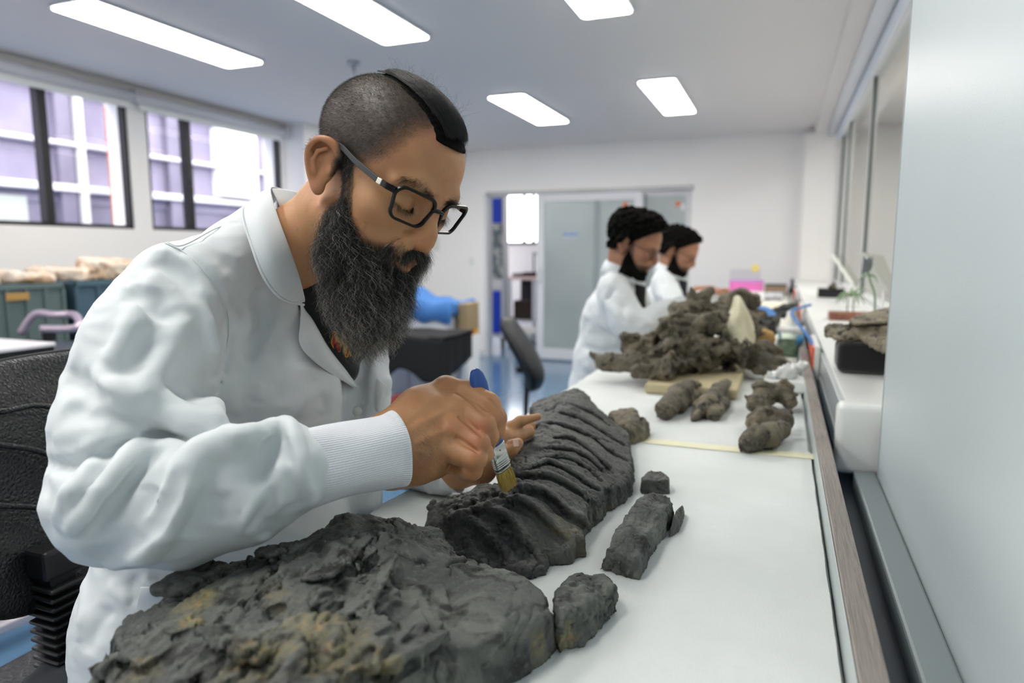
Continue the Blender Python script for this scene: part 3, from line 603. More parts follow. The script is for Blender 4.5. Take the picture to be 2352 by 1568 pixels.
# --- broken corner piece right of it
VB = slab_vol([(1262, 1410, .945, .966), (1266, 1362, .965, .966), (1290, 1322, .965, .966), (1330, 1312, .965, .964), (1390, 1316, .962, .962), (1412, 1340, .960, .962), (1424, 1372, .950, .960), (1398, 1428, .932, .962), (1345, 1470, .932, .966), (1290, 1502, .932, .966), (1280, 1500, .932, .966)],
    [(1340, 1350, .970), (1300, 1400, .970), (1360, 1400, .968)], .0016, .002, .006, None, 2)
VB.creases([(((1320, 1330), (1345, 1318)), -.004, .002), (((1350, 1335), (1375, 1320)), -.004, .002), (((1275, 1400), (1310, 1418), (1360, 1412), (1400, 1380)), .003, .004), (((1280, 1420), (1320, 1432), (1350, 1425)), -.005, .004)], .2, 2)
fossil('fossil_fragment', VB, M_rockA, 'angular broken grey fragment touching the right edge of the largest slab', 'fossil', disp=(('step', .005, 30, 3, 4), (.002, 55, 4, .5, .5), ('crack', .003, 40, .05, 1), (.0008, 200, 2)), stains=[(PZ(1300, 1460, .945), .018, .6)], flat=BZ+.0005)

# --- ribbed block being brushed
outR = [(972, 1200, .945, .950), (978, 1175, .955, .958), (1007, 1153, .965, .968), (1048, 1135, .973, .975), (1071, 1129, .978, .980), (1086, 1112, .985, .987), (1124, 1103, .990, .992), (1142, 1109, .992, .994), (1154, 1085, .998, 1.0), (1160, 1053, 1.0, 1.002), (1189, 1021, 1.005, 1.008), (1192, 1000, 1.01, 1.012), (1222, 968, 1.012, 1.016), (1209, 945, .99, 1.0), (1224, 930, .99, 1.0), (1277, 912, 1.0, 1.01), (1312, 895, 1.0, 1.005), (1335, 892, 1.005, 1.008), (1353, 903, 1.005, 1.005), (1385, 945, .99, .99), (1394, 959, .975, .98), (1447, 1009, .95, .962), (1453, 1082, .935, .96), (1456, 1103, .935, .96), (1450, 1129, .932, .962), (1432, 1156, .932, .962), (1409, 1167, .932, .964), (1370, 1205, .932, .968), (1341, 1247, .932, .964), (1341, 1276, .932, .956), (1306, 1294, .932, .95), (1262, 1302, .932, .946), (1233, 1326, .932, .945), (1218, 1329, .932, .945), (1148, 1312, .932, .940), (1077, 1300, .932, .940), (1020, 1275, .932, .942), (985, 1240, .932, .942)]
ctlR = [(1040, 1152, .978), (1110, 1130, .990), (1165, 1115, .997), (1200, 1060, 1.010), (1225, 1010, 1.018), (1250, 975, 1.022), (1290, 935, 1.018), (1335, 910, 1.012), (1110, 1190, .972), (1180, 1180, .978), (1240, 1160, .984), (1280, 1120, .992), (1320, 1060, .998), (1340, 1000, 1.0), (1360, 965, .996), (1290, 1190, .972), (1350, 1140, .974), (1390, 1080, .977), (1400, 1020, .978), (1200, 1240, .957), (1130, 1240, .955), (1250, 1260, .950), (1080, 1220, .960), (1025, 1200, .960)]
VR = slab_vol(outR, ctlR, .0019, .005, .005, None, 3)
ribs = [((1019, 1197), (1057, 1188), (1086, 1200), (1112, 1226), (1142, 1258), (1165, 1270)), ((1077, 1173), (1124, 1170), (1159, 1185), (1189, 1217), (1203, 1241), (1224, 1258)), ((1148, 1214), (1177, 1226), (1200, 1261), (1209, 1273)),
 ((1162, 1147), (1195, 1150), (1224, 1164), (1247, 1188), (1271, 1208), (1300, 1232)), ((1180, 1123), (1218, 1120), (1253, 1132), (1277, 1150), (1300, 1173), (1330, 1188), (1344, 1197)), ((1177, 1094), (1224, 1088), (1268, 1094), (1306, 1112), (1335, 1132), (1356, 1150)),
 ((1200, 1079), (1230, 1068), (1256, 1059), (1291, 1071), (1327, 1091), (1350, 1109), (1379, 1123)), ((1239, 1053), (1277, 1046), (1312, 1053), (1350, 1074), (1382, 1103)), ((1242, 1030), (1283, 1027), (1321, 1033), (1356, 1053), (1388, 1082)), ((1271, 1003), (1306, 1003), (1341, 1021), (1371, 1047), (1400, 1074)),
 ((1203, 986), (1233, 977), (1265, 971), (1297, 977), (1335, 991), (1371, 1009), (1400, 1033), (1441, 1056)), ((1283, 947), (1321, 956), (1359, 974), (1394, 997), (1435, 1021)), ((1297, 924), (1335, 936), (1371, 953), (1400, 977))]
sc_ = [1.25, 1.15, 1, 1.1, 1.1, .95, .75, .7, .7, .8, .9, .8, .7]
lst = []
for r, s in zip(ribs, sc_):
    P3 = [VR.hit(x, y, .3, 3) for x, y in r]
    off = np.array([.0010, -.008*s, -.004])
    lst.append((P3, .0105*s, .0066*s)); lst.append(([p+off for p in P3], -.0120*s, .0056*s))
for p, h, w in lst: VR.crease(p, h*1.25, w*.95)
VR.creases([(((1027, 1210), (1040, 1235), (1062, 1262)), -.012, .007), (((1195, 1000), (1220, 985), (1262, 978)), .005, .005), (((1225, 1020), (1240, 1035)), .008, .006), (((1320, 1205), (1350, 1215), (1345, 1240)), -.004, .003), (((1330, 1190), (1345, 1195), (1358, 1215)), .004, .005), (((1390, 1125), (1400, 1140)), -.006, .005), (((1250, 945), (1275, 935), (1290, 920)), -.006, .004), (((1230, 935), (1260, 925), (1300, 905)), .004, .005)], .3, 3)
r_ = np.random.default_rng(5)
crm = []
for i in range(120):      # crumbly matrix along the back left of the block
    x = r_.uniform(985, 1200); t = (x-985)/215; y = 1178-62*t+r_.uniform(-26, 26)*(1-.3*t); c = VR.near(x, y, .3, 3); s = r_.uniform(.0025, .0062); crm.append((c, s)) if c is not None else None
for c, s in crm: VR.ell(c+np.array([0, 0, -.001]), (s, s*r_.uniform(.6, 1.2), s*.8), .002)
for i in range(16): c = VR.hit(r_.uniform(1000, 1160), r_.uniform(1120, 1170), .3, 3); VR.ell(c, (.004, .005, .004), .004, None, True)
hR = lambda x, y: VR.hit(x, y, .3, 3)
oR = fossil('ribbed_fossil_block', VR, M_rockB, 'long dark ribbed fossil block touched by the brush and both hands', 'fossil', disp=((.0018, 45, 5, .55, .5), ('crack', .0045, 20, .03, 3), ('crack', .0022, 55, .05, 8), (.0012, 150, 3, .6, .4)),
    stains=[(hR(1300, 1215), .03, .5), (hR(1040, 1140), .022, .5), (hR(1120, 1120), .02, .35), (hR(1400, 1180), .025, .35), (hR(1330, 1250), .03, .42)], flat=BZ+.0005)

# --- long chunk, sliver and small chunk at the right
VC = slab_vol([(1372, 1302, .934, .960), (1385, 1265, .955, .962), (1410, 1215, .962, .966), (1440, 1160, .968, .968), (1475, 1132, .968, .97), (1515, 1128, .968, .97), (1545, 1143, .962, .968), (1555, 1165, .955, .966), (1548, 1195, .934, .962), (1512, 1255, .932, .96), (1470, 1328, .932, .956), (1450, 1326, .932, .956), (1400, 1312, .932, .958)],
    [(1450, 1215, .969), (1500, 1160, .971), (1430, 1270, .964)], .0015, .0018, .005, None, 4)
VC.creases([(((1460, 1150), (1440, 1200), (1410, 1260)), -.002, .0025), (((1500, 1140), (1490, 1190), (1450, 1270)), -.002, .003), (((1440, 1215), (1475, 1205), (1500, 1215)), -.002, .002), (((1520, 1150), (1500, 1220), (1465, 1300)), -.003, .003)], .3, 2)
fossil('fossil_bone_chunk', VC, M_rockA, 'flat-topped grey bone chunk standing alone right of the ribbed block', 'fossil', disp=(('step', .003, 22, 3, 4, (2.5, .5, 1)), (.0015, 70, 4, .5, .5, (1.6, .5, 1)), ('crack', .0025, 25, .04, 6, (2, .6, 1)), (.0006, 260, 2)), flat=BZ+.0005)
VD = slab_vol([(1540, 1232, .932, .948), (1536, 1205, .95, .95), (1550, 1165, .955, .955), (1562, 1155, .952, .952), (1573, 1165, .94, .95), (1572, 1190, .932, .95), (1560, 1220, .932, .945)], [(1555, 1190, .952)], .0014, .001, .004, None, 5)
fossil('fossil_sliver', VD, M_rockB, 'thin dark sliver leaning on the right side of the flat-topped chunk', 'fossil', disp=((.0012, 90, 3, .5, .4),), flat=BZ+.0005)
VE = slab_vol([(1470, 1132, .932, .953), (1469, 1100, .950, .953), (1484, 1082, .954, .954), (1512, 1078, .954, .954), (1530, 1086, .952, .953), (1537, 1108, .945, .953), (1537, 1132, .932, .953), (1500, 1134, .932, .953)], [(1500, 1100, .955)], .0012, .002, .002, None, 6)
VE.creases([(((1490, 1085), (1485, 1120)), -.002, .002), (((1510, 1082), (1508, 1125)), -.0025, .002)], .3, 2)
fossil('fossil_chip', VE, M_rockB, 'small dark block-like chip at the far end of the flat-topped chunk', 'fossil', disp=(('step', .002, 40, 3, 4, (2.5, .4, 1)), ('crack', .002, 45, .06, 2, (2, .5, 1)), (.001, 120, 3, .5, .4)), flat=BZ+.0005)
VF = slab_vol([(1398, 975, .95, .965), (1395, 950, .965, .97), (1420, 937, .972, .974), (1462, 936, .972, .974), (1478, 960, .965, .97), (1494, 990, .94, .962), (1480, 1012, .932, .955), (1445, 1022, .932, .955), (1415, 1000, .94, .96)], [(1440, 965, .976)], .0022, .004, .006, None, 7)
VF.creases([(((1400, 955), (1430, 960), (1450, 1000)), -.006, .004), (((1465, 945), (1475, 985)), -.005, .004), (((1440, 950), (1460, 990)), .004, .006)], .3, 3)
fossil('fossil_fragment', VF, M_rockC, 'mottled pale and dark fragment just behind the ribbed block', 'fossil', disp=((.003, 45, 4, .5, .5),), stains=[(PZ(1440, 975, .96), .03, .5)], flat=BZ+.0005)

# --- pieces on the middle foam sheet
def lump(name, label, parts, m, h=.003, disp=((.003, 45, 4, .5, .4),), k=.010, stains=(), creases=(), group=None, flat=BZ+.0003, z0=None, eggs=(), shards=5):
    allp = np.array([p for pts, rads in parts for p in pts]); mr = max(max(r) if not np.isscalar(r) else r for _, r in parts)+.02
    V = Vol(allp.min(0)-mr, allp.max(0)+mr, h)
    for pts, rads in parts: V.chain([np.asarray(p, float) for p in pts], rads, k)
    for c, r, neg in eggs: V.ell(c, r, k, None, neg)
    rg = np.random.default_rng(len(label)); V.creases(creases, .3, 5)
    for pts, rads in parts:
        rads = rads if not np.isscalar(rads) else [rads]*len(pts)
        for _ in range(shards):
            i = rg.integers(0, len(pts)); dr = rg.normal(size=3); dr /= np.linalg.norm(dr); c = np.asarray(pts[i], float)+dr*rads[i]*.85; s = rads[i]*rg.uniform(.5, 1.0); V.box(c, (s, s*rg.uniform(.4, .8), s*rg.uniform(.15, .35)), .003, np.array(Euler(rg.uniform(-1.5, 1.5, 3)).to_matrix()), .002)
        for _ in range(shards//2): i = rg.integers(0, len(pts)); dr = rg.normal(size=3); dr /= np.linalg.norm(dr); s = rads[i]*rg.uniform(.25, .5); V.ell(np.asarray(pts[i], float)+dr*rads[i], (s, s*.6, s*.6), .004, None, True)
    if flat is not None: V.cutz(flat)
    return fossil(name, V, m, label, 'fossil', disp, stains, group, flat=flat)
q = PZ
lump('fossil_bone', 'dark bone piece with a rounded broken end, left of the three by the middle foam', [([q(1528, 940, .955), q(1560, 905, .965), q(1585, 885, .96)], [.024, .027, .018]), ([q(1560, 935, .945), q(1600, 905, .945)], [.016, .013])], M_rockC, disp=(('step', .003, 24, 3, 3), (.0022, 40, 4, .55, .5)), creases=[(((1515, 920), (1540, 925), (1555, 945)), -.004, .004)])
lump('fossil_bone', 'brown bone piece tapering to a pointed tip, between its two neighbours on the foam', [([q(1600, 955, .942), q(1625, 930, .955), q(1650, 900, .96), q(1668, 880, .957)], [.007, .024, .021, .012]), ([q(1640, 950, .945), q(1665, 925, .945)], [.016, .014]), ([q(1590, 962, .937), q(1605, 945, .943)], [.004, .012])], M_rockC, disp=(('step', .003, 24, 3, 3), (.0022, 40, 4, .55, .5)), creases=[(((1620, 945), (1650, 950)), -.006, .004)])
lump('fossil_vertebra', 'spiky brown vertebra, farthest of the cluster beside the bench rail', [([q(1735, 930, .955), q(1760, 905, .97), q(1795, 900, .97), q(1815, 925, .955)], [.022, .026, .024, .016]), ([q(1765, 900, .975), q(1752, 880, .995)], [.010, .004]), ([q(1795, 895, .975), q(1797, 872, 1.0)], [.011, .004]), ([q(1730, 920, .955), q(1712, 908, .96)], [.010, .004]), ([q(1815, 915, .96), q(1829, 905, .965)], [.010, .004])], M_rockC, shards=9, disp=(('step', .004, 30, 3, 2), (.003, 40, 4, .55, .6)), eggs=((q(1780, 925, .98), (.012, .010, .012), True),))
lump('fossil_vertebra', 'middle lumpy brown vertebra of the cluster beside the bench rail', [([q(1738, 975, .95), q(1765, 955, .965), q(1800, 965, .96)], [.020, .023, .021]), ([q(1725, 960, .95), q(1745, 945, .97)], [.010, .008]), ([q(1805, 955, .965), q(1815, 948, .975)], [.010, .006])], M_rockC, disp=(('step', .004, 30, 3, 7), (.003, 42, 4, .55, .6)))
lump('fossil_vertebra', 'nearest curled brown vertebra of the cluster beside the bench rail', [([q(1712, 1025, .944), q(1735, 1008, .955), q(1765, 1000, .958), q(1795, 985, .955)], [.012, .022, .024, .018]), ([q(1708, 1012, .950), q(1712, 1000, .958)], [.009, .007])], M_rockC, disp=(('step', .004, 30, 3, 9), (.003, 42, 4, .55, .6)), creases=[(((1720, 1000), (1750, 1012), (1780, 1005)), -.006, .005)])
# --- support foam and the big skull pile
sf = box('foam_support', (0, 0, 0), (1, 1, 1), mat('beige_foam', 'B9AE8C', .85, bumps=((90, .3, .002, 4),)))
A_, B_, C_ = q(1480, 903, BZ), q(1700, 895, BZ), q(1690, 862, BZ); lo = (min(A_[0], B_[0])+.0, A_[1]-.0, BZ+.0005); hi = (B_[0], C_[1]+.12, BZ+.028)
bpy.data.objects.remove(sf); sf = box('foam_support', lo, hi, bpy.data.materials['beige_foam'], None, .005); tag(sf, 'flat beige foam block lying under the big skull pile', 'foam block')
D = 2.25
def pp(*a): return [P(x, y, d) for x, y, d in a]
sk = [  # main skull body: long jaw from the left tip to the right
 (pp((1360, 812, 2.14), (1395, 830, 2.12), (1450, 838, 2.08), (1520, 835, 2.06), (1600, 815, 2.10), (1680, 805, 2.15), (1760, 800, 2.2)), [.010, .024, .036, .044, .048, .045, .032]),
 (pp((1445, 825, 2.12), (1475, 800, 2.15), (1510, 785, 2.2), (1560, 765, 2.25)), [.03, .040, .042, .035]),
 (pp((1470, 855, 2.0), (1530, 848, 1.98), (1545, 842, 2.0)), [.022, .03, .022]),
 (pp((1560, 790, 2.12), (1590, 760, 2.14), (1620, 750, 2.16), (1660, 740, 2.2)), [.045, .035, .03, .04]),
 (pp((1530, 755, 2.2), (1560, 715, 2.25), (1600, 712, 2.28), (1660, 720, 2.3)), [.02, .022, .03, .03]),
 (pp((1545, 722, 2.2), (1600, 726, 2.15), (1650, 718, 2.15)), [.008, .010, .007]),
 (pp((1520, 735, 2.2), (1580, 735, 2.12), (1650, 745, 2.1)), [.012, .012, .010])]
V = Vol(P(1340, 700, 2.2)-.02-np.array([.05, .15, .30]), P(1800, 700, 2.3)+np.array([.06, .12, .08]), .0045)
for pts, rads in sk: V.chain(pts, rads, .016)
r_ = np.random.default_rng(9)
V.creases([(((1455, 780), (1500, 800), (1540, 780)), .012, .012), (((1480, 800), (1500, 820), (1530, 815)), -.03, .016), (((1560, 815), (1620, 820), (1700, 812)), -.03, .014), (((1570, 790), (1600, 775), (1620, 800)), .02, .012), (((1605, 770), (1612, 800), (1600, 830)), .016, .010), (((1540, 760), (1580, 770), (1600, 740)), -.02, .012), (((1640, 790), (1700, 785), (1750, 790)), .014, .009), (((1640, 770), (1680, 765)), -.025, .016), (((1400, 815), (1450, 815), (1480, 840)), -.014, .010), (((1620, 735), (1660, 740)), -.02, .012), (((1500, 838), (1540, 850)), -.015, .008)], 1.5, 3)
for i in range(46):      # angular plates of bone
    c = V.near(r_.uniform(1440, 1760), r_.uniform(735, 855), 1.5, 3)
    if c is None: continue
    Rr = np.array(Euler(r_.uniform(-1.2, 1.2, 3)).to_matrix()); s = r_.uniform(.018, .042); V.box(c, (s, s*r_.uniform(.3, .8), s*r_.uniform(.14, .32)), .004, Rr, .003)
for i in range(26): c = V.near(r_.uniform(1440, 1760), r_.uniform(760, 860), 1.5, 3); s = r_.uniform(.008, .020); c is not None and V.ell(c, (s, s*.6, s*.5), .006, np.array(Euler(r_.uniform(-1, 1, 3)).to_matrix()), True)
for i in range(0):
    c = V.near(r_.uniform(1420, 1740), r_.uniform(720, 850), 1.5, 3); s = r_.uniform(.008, .02); c is not None and V.ell(c, (s, s*r_.uniform(.5, 1.3), s*r_.uniform(.5, 1.2)), .010, None, i % 2 == 0)
V.cutz(BZ+.030)
fossil('fossil_skull', V, M_rockC, 'huge brown fossil skull with a curved tusk-like snout resting on beige foam', 'fossil', disp=(('step', .016, 12, 3, 1), (.005, 20, 4, .55, .6), ('crack', .008, 14, .07, 2), (.002, 90, 3, .5, .5)), flat=BZ+.030)
lump('fossil_vertebra', 'twisted grey brown vertebra with a tall spine lying on top of the skull', [(pp((1580, 705, 2.3), (1610, 690, 2.28), (1630, 668, 2.28)), [.022, .026, .018]), (pp((1600, 695, 2.28), (1585, 680, 2.28), (1590, 668, 2.28)), [.016, .012, .010]), (pp((1565, 715, 2.28), (1600, 710, 2.3), (1655, 705, 2.32)), [.018, .024, .018])], M_rockC, .0045, (('step', .005, 16, 3, 2), (.004, 30, 4, .55, .6)), .012, flat=None)
lump('fossil_vertebra', 'rounded brown vertebra behind the cream paper cone on the skull pile', [(pp((1665, 690, 2.6), (1700, 680, 2.6), (1730, 690, 2.6), (1705, 705, 2.6)), [.025, .03, .028, .025]), (pp((1700, 675, 2.6), (1697, 665, 2.6)), [.014, .011]), (pp((1655, 720, 2.55), (1672, 685, 2.6)), [.03, .018]), (pp((1680, 720, 2.6), (1710, 740, 2.55)), [.04, .05])], M_rockC, .005, (('step', .005, 16, 3, 2), (.004, 30, 4, .55, .6)), .012, flat=None)
lump('fossil_bone', 'dark bone lying over the blue cloth right of the skull pile', [(pp((1715, 735, 2.75), (1745, 735, 2.7), (1775, 738, 2.7), (1798, 722, 2.7)), [.022, .03, .022, .006]), (pp((1735, 745, 2.65), (1770, 755, 2.65)), [.03, .028])], M_rockB, .005, (('step', .005, 16, 3, 2), (.004, 30, 4, .55, .6)), .012, flat=BZ+.03)
lump('fossil_bone', 'thin dark bone beside the blue cloth next to the bench rail', [(pp((1775, 718, 3.05), (1800, 708, 3.05), (1822, 700, 3.05)), [.018, .016, .012]), (pp((1770, 728, 3.0), (1800, 722, 3.0)), [.012, .014])], M_rockB, .005, ((.004, 35, 4, .5, .5),), .012, flat=BZ+.002)
lump('fossil_bone', 'long flat brown bone right of the skull, beside the glass jar', [(pp((1705, 835, 2.17), (1750, 830, 2.15), (1790, 838, 2.13), (1822, 845, 2.1)), [.016, .03, .022, .012]), (pp((1740, 850, 2.12), (1790, 852, 2.1)), [.014, .012])], M_rockC, .004, (('step', .005, 18, 3, 5), (.0035, 32, 4, .55, .6)), .012, flat=BZ+.0006)
lump('fossil_bone', 'brown bone wedge between the skull and the glass jar', [(pp((1745, 815, 2.3), (1768, 806, 2.3), (1790, 806, 2.32)), [.02, .024, .012]), (pp((1750, 835, 2.25), (1780, 825, 2.3)), [.020, .020])], M_rockC, .005, (('step', .005, 18, 3, 5), (.0035, 32, 4, .55, .6)), .012, flat=BZ+.0006)
lump('small_bone', 'small cream forked bone in front of the skull pile', [([q(1640, 852, .945), q(1665, 862, .945), q(1690, 872, .942)], [.007, .010, .008]), ([q(1690, 872, .942), q(1700, 850, .965), q(1690, 838, .985)], [.009, .008, .004]), ([q(1690, 880, .938), q(1660, 868, .94)], [.010, .007])], M_rockD, .003, ((.002, 60, 3, .5, .3),), .006, flat=BZ+.029)
for (x, y, d, r, lb) in ((1757, 778, 2.35, .034, 'upper tan rounded stone ring beside the skull'), (1757, 803, 2.30, .026, 'lower tan stone just under the rounded one beside the skull')):
    V = Vol(P(x, y, d)-.06, P(x, y, d)+.06, .004); c = P(x, y, d); V.ell(c, (r, r*.6, r), .005); V.ell(c+np.array([-.2*r, -.6*r, -.3*r]), (.5*r, .4*r, .5*r), .006, None, True)
    fossil('tan_stone', V, mat('tan_stone', 'C29F66', .7, mix=(('A5824C', 30, .4, .7, 4),)), lb, 'stone', disp=((.003, 40, 3, .5, .3),))
# ================================================================ people: shared builders
def rot_zxy(a, b, c):
    ca, sa, cb, sb, cc, sc = math.cos(a), math.sin(a), math.cos(b), math.sin(b), math.cos(c), math.sin(c)
    return np.array([[ca, -sa, 0], [sa, ca, 0], [0, 0, 1.]]) @ np.array([[1, 0, 0], [0, cb, -sb], [0, sb, cb]]) @ np.array([[cc, 0, sc], [0, 1, 0], [-sc, 0, cc]])
def skin_mat(name, base, red, dark, rough=.5):
    m = mat(name, base, rough, mix=((red, 22, .45, .75, 3), (dark, 60, .62, .85, 4)), bumps=((1100, .12, .0004, 2), (320, .18, .0006, 4)), sss=.12)
    nt = m.node_tree; N = nt.nodes; L = nt.links; b = N['Principled BSDF']; src = b.inputs['Base Color'].links[0].from_socket
    for an, col in (('stubble', '2A241F'), ('flush', 'B4563A')):
        at = N.new('ShaderNodeAttribute'); at.attribute_name = an; mx = N.new('ShaderNodeMix'); mx.data_type = 'RGBA'
        L.new(at.outputs['Fac'], mx.inputs['Factor']); L.new(src, mx.inputs['A']); mx.inputs['B'].default_value = (*rgb(col), 1); src = mx.outputs['Result']
    L.new(src, b.inputs['Base Color']); return m
M_skin = skin_mat('tan_skin', 'B5845B', 'A97050', '926842'); M_skin2 = skin_mat('light_skin', 'A3755A', 'A06A55', '8C6049')
def hair_mat(name, c0, c1, frac, rough=.38):
    m = bpy.data.materials.new(name); m.use_nodes = True; nt = m.node_tree; N = nt.nodes; b = N['Principled BSDF']; b.inputs['Roughness'].default_value = rough
    hi = N.new('ShaderNodeHairInfo'); mr = N.new('ShaderNodeMapRange'); mr.inputs[1].default_value = 1-frac-.05; mr.inputs[2].default_value = 1-frac+.12
    nt.links.new(hi.outputs['Random'], mr.inputs[0]); mx = N.new('ShaderNodeMix'); mx.data_type = 'RGBA'; nt.links.new(mr.outputs[0], mx.inputs['Factor'])
    mx.inputs['A'].default_value = (*rgb(c0), 1); mx.inputs['B'].default_value = (*rgb(c1), 1); nt.links.new(mx.outputs['Result'], b.inputs['Base Color']); return m
def curves(name, strands, rad, m, parent, tip=.35):
    """strands: array (n, k, 3)"""
    n, k = strands.shape[:2]; c = bpy.data.hair_curves.new(name); c.add_curves([k]*n)
    c.position_data.foreach_set('vector', strands.astype(np.float32).ravel())
    a = c.attributes.get('radius') or c.attributes.new('radius', 'FLOAT', 'POINT')
    rr = (np.ones(n)[:, None]*rad if np.isscalar(rad) else rad[:, None])*np.linspace(1, tip, k)[None]
    a.data.foreach_set('value', rr.astype(np.float32).ravel()); c.materials.append(m)
    return link(bpy.data.objects.new(name, c), parent)
def sample_surf(v, f, w, n, seed=0):
    t, q = f; tri = np.vstack([x for x in (t, q[:, :3] if len(q) else None, q[:, [0, 2, 3]] if len(q) else None) if x is not None and len(x)])
    tw = w[tri].mean(1); tri = tri[tw > .02]; tw = tw[tw > .02]
    ar = np.linalg.norm(np.cross(v[tri[:, 1]]-v[tri[:, 0]], v[tri[:, 2]]-v[tri[:, 0]]), axis=1)*tw
    r = np.random.default_rng(seed); i = r.choice(len(tri), n, p=ar/ar.sum()); a, b = r.random(n), r.random(n); s = a+b > 1; a[s], b[s] = 1-a[s], 1-b[s]
    return v[tri[i, 0]]*(1-a-b)[:, None]+v[tri[i, 1]]*a[:, None]+v[tri[i, 2]]*b[:, None], tri[i]
def sstep(x, a, b): t = np.clip((x-a)/(b-a), 0, 1); return t*t*(3-2*t)

def head_volume(h, neck, detail=True, lo=(-.12, -.15, -.19), hi=(.12, .145, .165), lids=True, beard_face=False):
    """X to the person's right, Y forward, Z up, origin between the ears; metres"""
    V = Vol(lo, hi, h)
    V.ell((0, -.012, .058), (.076, .098, .076), .01)                      # cranium
    V.ell((0, .030, .052), (.063, .074, .064), .03)
    V.ell((0, .040, -.012), (.060, .058, .078), .03)                      # face block
    V.ell((0, .028, -.050), (.053, .058, .046), .02)
    V.ell((0, .078, -.088), (.020, .016, .018), .02)                      # chin
    V.chain([(.058, .0, -.045), (.050, .045, -.075), (.018, .080, -.092)], [.012, .014, .012], .02); V.chain([(-.058, .0, -.045), (-.050, .045, -.075), (-.018, .080, -.092)], [.012, .014, .012], .02)
    for s in (1, -1):
        V.ell((.045*s, .064, -.004), (.018, .020, .016), .02)             # cheekbone
        V.ell((.033*s, .103, .018), (.019, .014, .0115), .014, None, True)   # eye socket
        V.chain([(.010*s, .095, .033), (.030*s, .093, .0375), (.050*s, .080, .033)], [.006, .0075, .005], .014)   # brow ridge
        if lids:
            V.ell((.0325*s, .0815, .0175), .0135, .004)                    # lid covered eye, looking down
            V.ell((.0325*s, .0825, .0115), (.0145, .0125, .0095), .003)
    V.chain([(0, .096, .030), (0, .1025, .012), (0, .1115, -.010), (0, .1130, -.020)], [.0075, .0078, .0102, .0124], .012)      # nose
    for s in (1, -1):
        V.ell((.0140*s, .1005, -.025), (.0090, .0110, .0088), .006); V.ell((.0065*s, .1045, -.032), (.0042, .006, .004), .003, None, True)
        V.ell((.020*s, .097, -.040), (.008, .012, .010), .016)
    V.ell((0, .094, -.047), (.026, .012, .014), .014)
    V.chain([(-.021, .0925, -.0525), (-.008, .1035, -.0485), (0, .104, -.0500), (.008, .1035, -.0485), (.021, .0925, -.0525)], [.003, .0050, .0048, .0050, .003], .004)
    V.chain([(-.018, .094, -.0590), (0, .1030, -.0605), (.018, .094, -.0590)], [.004, .0068, .004], .005)
    V.chain([(-.023, .0945, -.0545), (0, .109, -.0550), (.023, .0945, -.0545)], .0011, .003, True)
    if detail:
        V.crease([(.0495, .079, .0125), (.040, .0925, .0075), (.0325, .0955, .0070), (.022, .0925, .0085), (.018, .0875, .012)], -.0016, .0016)   # lash line
        V.crease([(.0495, .083, .022), (.040, .092, .0245), (.0325, .0945, .0255), (.022, .0935, .024)], -.0016, .0018)
        V.crease([(.018, .090, .004), (.030, .086, -.004), (.044, .079, -.004)], -.0014, .003)
        V.crease([(.022, .098, -.022), (.031, .092, -.038), (.034, .086, -.052)], -.0016, .0035)
        V.crease([(.006, .108, .036), (.0045, .107, .028)], -.0014, .0018); V.crease([(-.006, .108, .036), (-.0045, .107, .028)], -.0014, .0018)
    for s in (1, -1):                                                     # ears
        e = [(.075*s, .006, .022), (.081*s, -.001, .030), (.0875*s, -.012, .032), (.092*s, -.023, .026), (.093*s, -.028, .013), (.090*s, -.026, .0), (.085*s, -.020, -.012), (.080*s, -.012, -.021), (.077*s, -.004, -.026)]
        V.chain(spline(e, 3), .0036, .004)
        c, b_ = np.array((.079*s, -.014, .006)), np.array([.25*s, 0, 0])
        Rr = np.array([[math.cos(.32*s), math.sin(.32*s)*-1, 0], [math.sin(.32*s), math.cos(.32*s), 0], [0, 0, 1.]])
        V.ell(c, (.0045, .0185, .030), .006, Rr); V.ell((.0875*s, -.007, .002), (.0085, .0080, .0110), .003, None, True); V.chain([(.089*s, -.004, .022), (.0895*s, -.015, .024), (.0905*s, -.023, .013)], .0026, .003, True); V.ell((.071*s, -.016, .004), (.007, .018, .026), .006); V.ell((.088*s, -.015, .018), (.0055, .0085, .010), .003, Rr, True)
        V.chain([(.085*s, -.010, .023), (.0885*s, -.0185, .015), (.088*s, -.0195, .003), (.084*s, -.014, -.009)], .0026, .002)
        V.ell((.0765*s, .0015, .001), (.004, .0045, .006), .004); V.ell((.0765*s, -.007, -.024), (.005, .009, .009), .006)
    V.chain([np.array(p, float) for p in neck[0]], neck[1], .03)
    return V

# ================================================================ the bearded man: pose frame of the head
HR = rot_zxy(*np.radians((-106.73, -28.456, -9.6662))); HO = np.array([-.4891, .7628, 1.4125]); HS = 1.0
def h2w(p): return HO + (np.asarray(p)*HS) @ HR.T
def w2h(p): return ((np.asarray(p)-HO) @ HR)/HS
def hpx(x, y, ax, v):
    r = (P(x, y, 1.)-CC) @ HR; o = w2h(CC); return o + r*((v-o[ax])/r[ax])
man = thing('person', 'bearded man with glasses and a white lab coat, holding a paintbrush over the bench', 'person', (-.85, .75, 0))
NB = w2h(P(650, 640, 1.0)); NB2 = w2h(P(692, 560, .935))
VH = head_volume(.0017, ([(0, -.028, -.01), (0, -.036, -.055), NB2, NB], [.046, .050, .048, .036]), lo=(-.14, -.24, -.22))
v, f = VH.mesh(); f = outward(v, f)
n_ = normals(v, f)
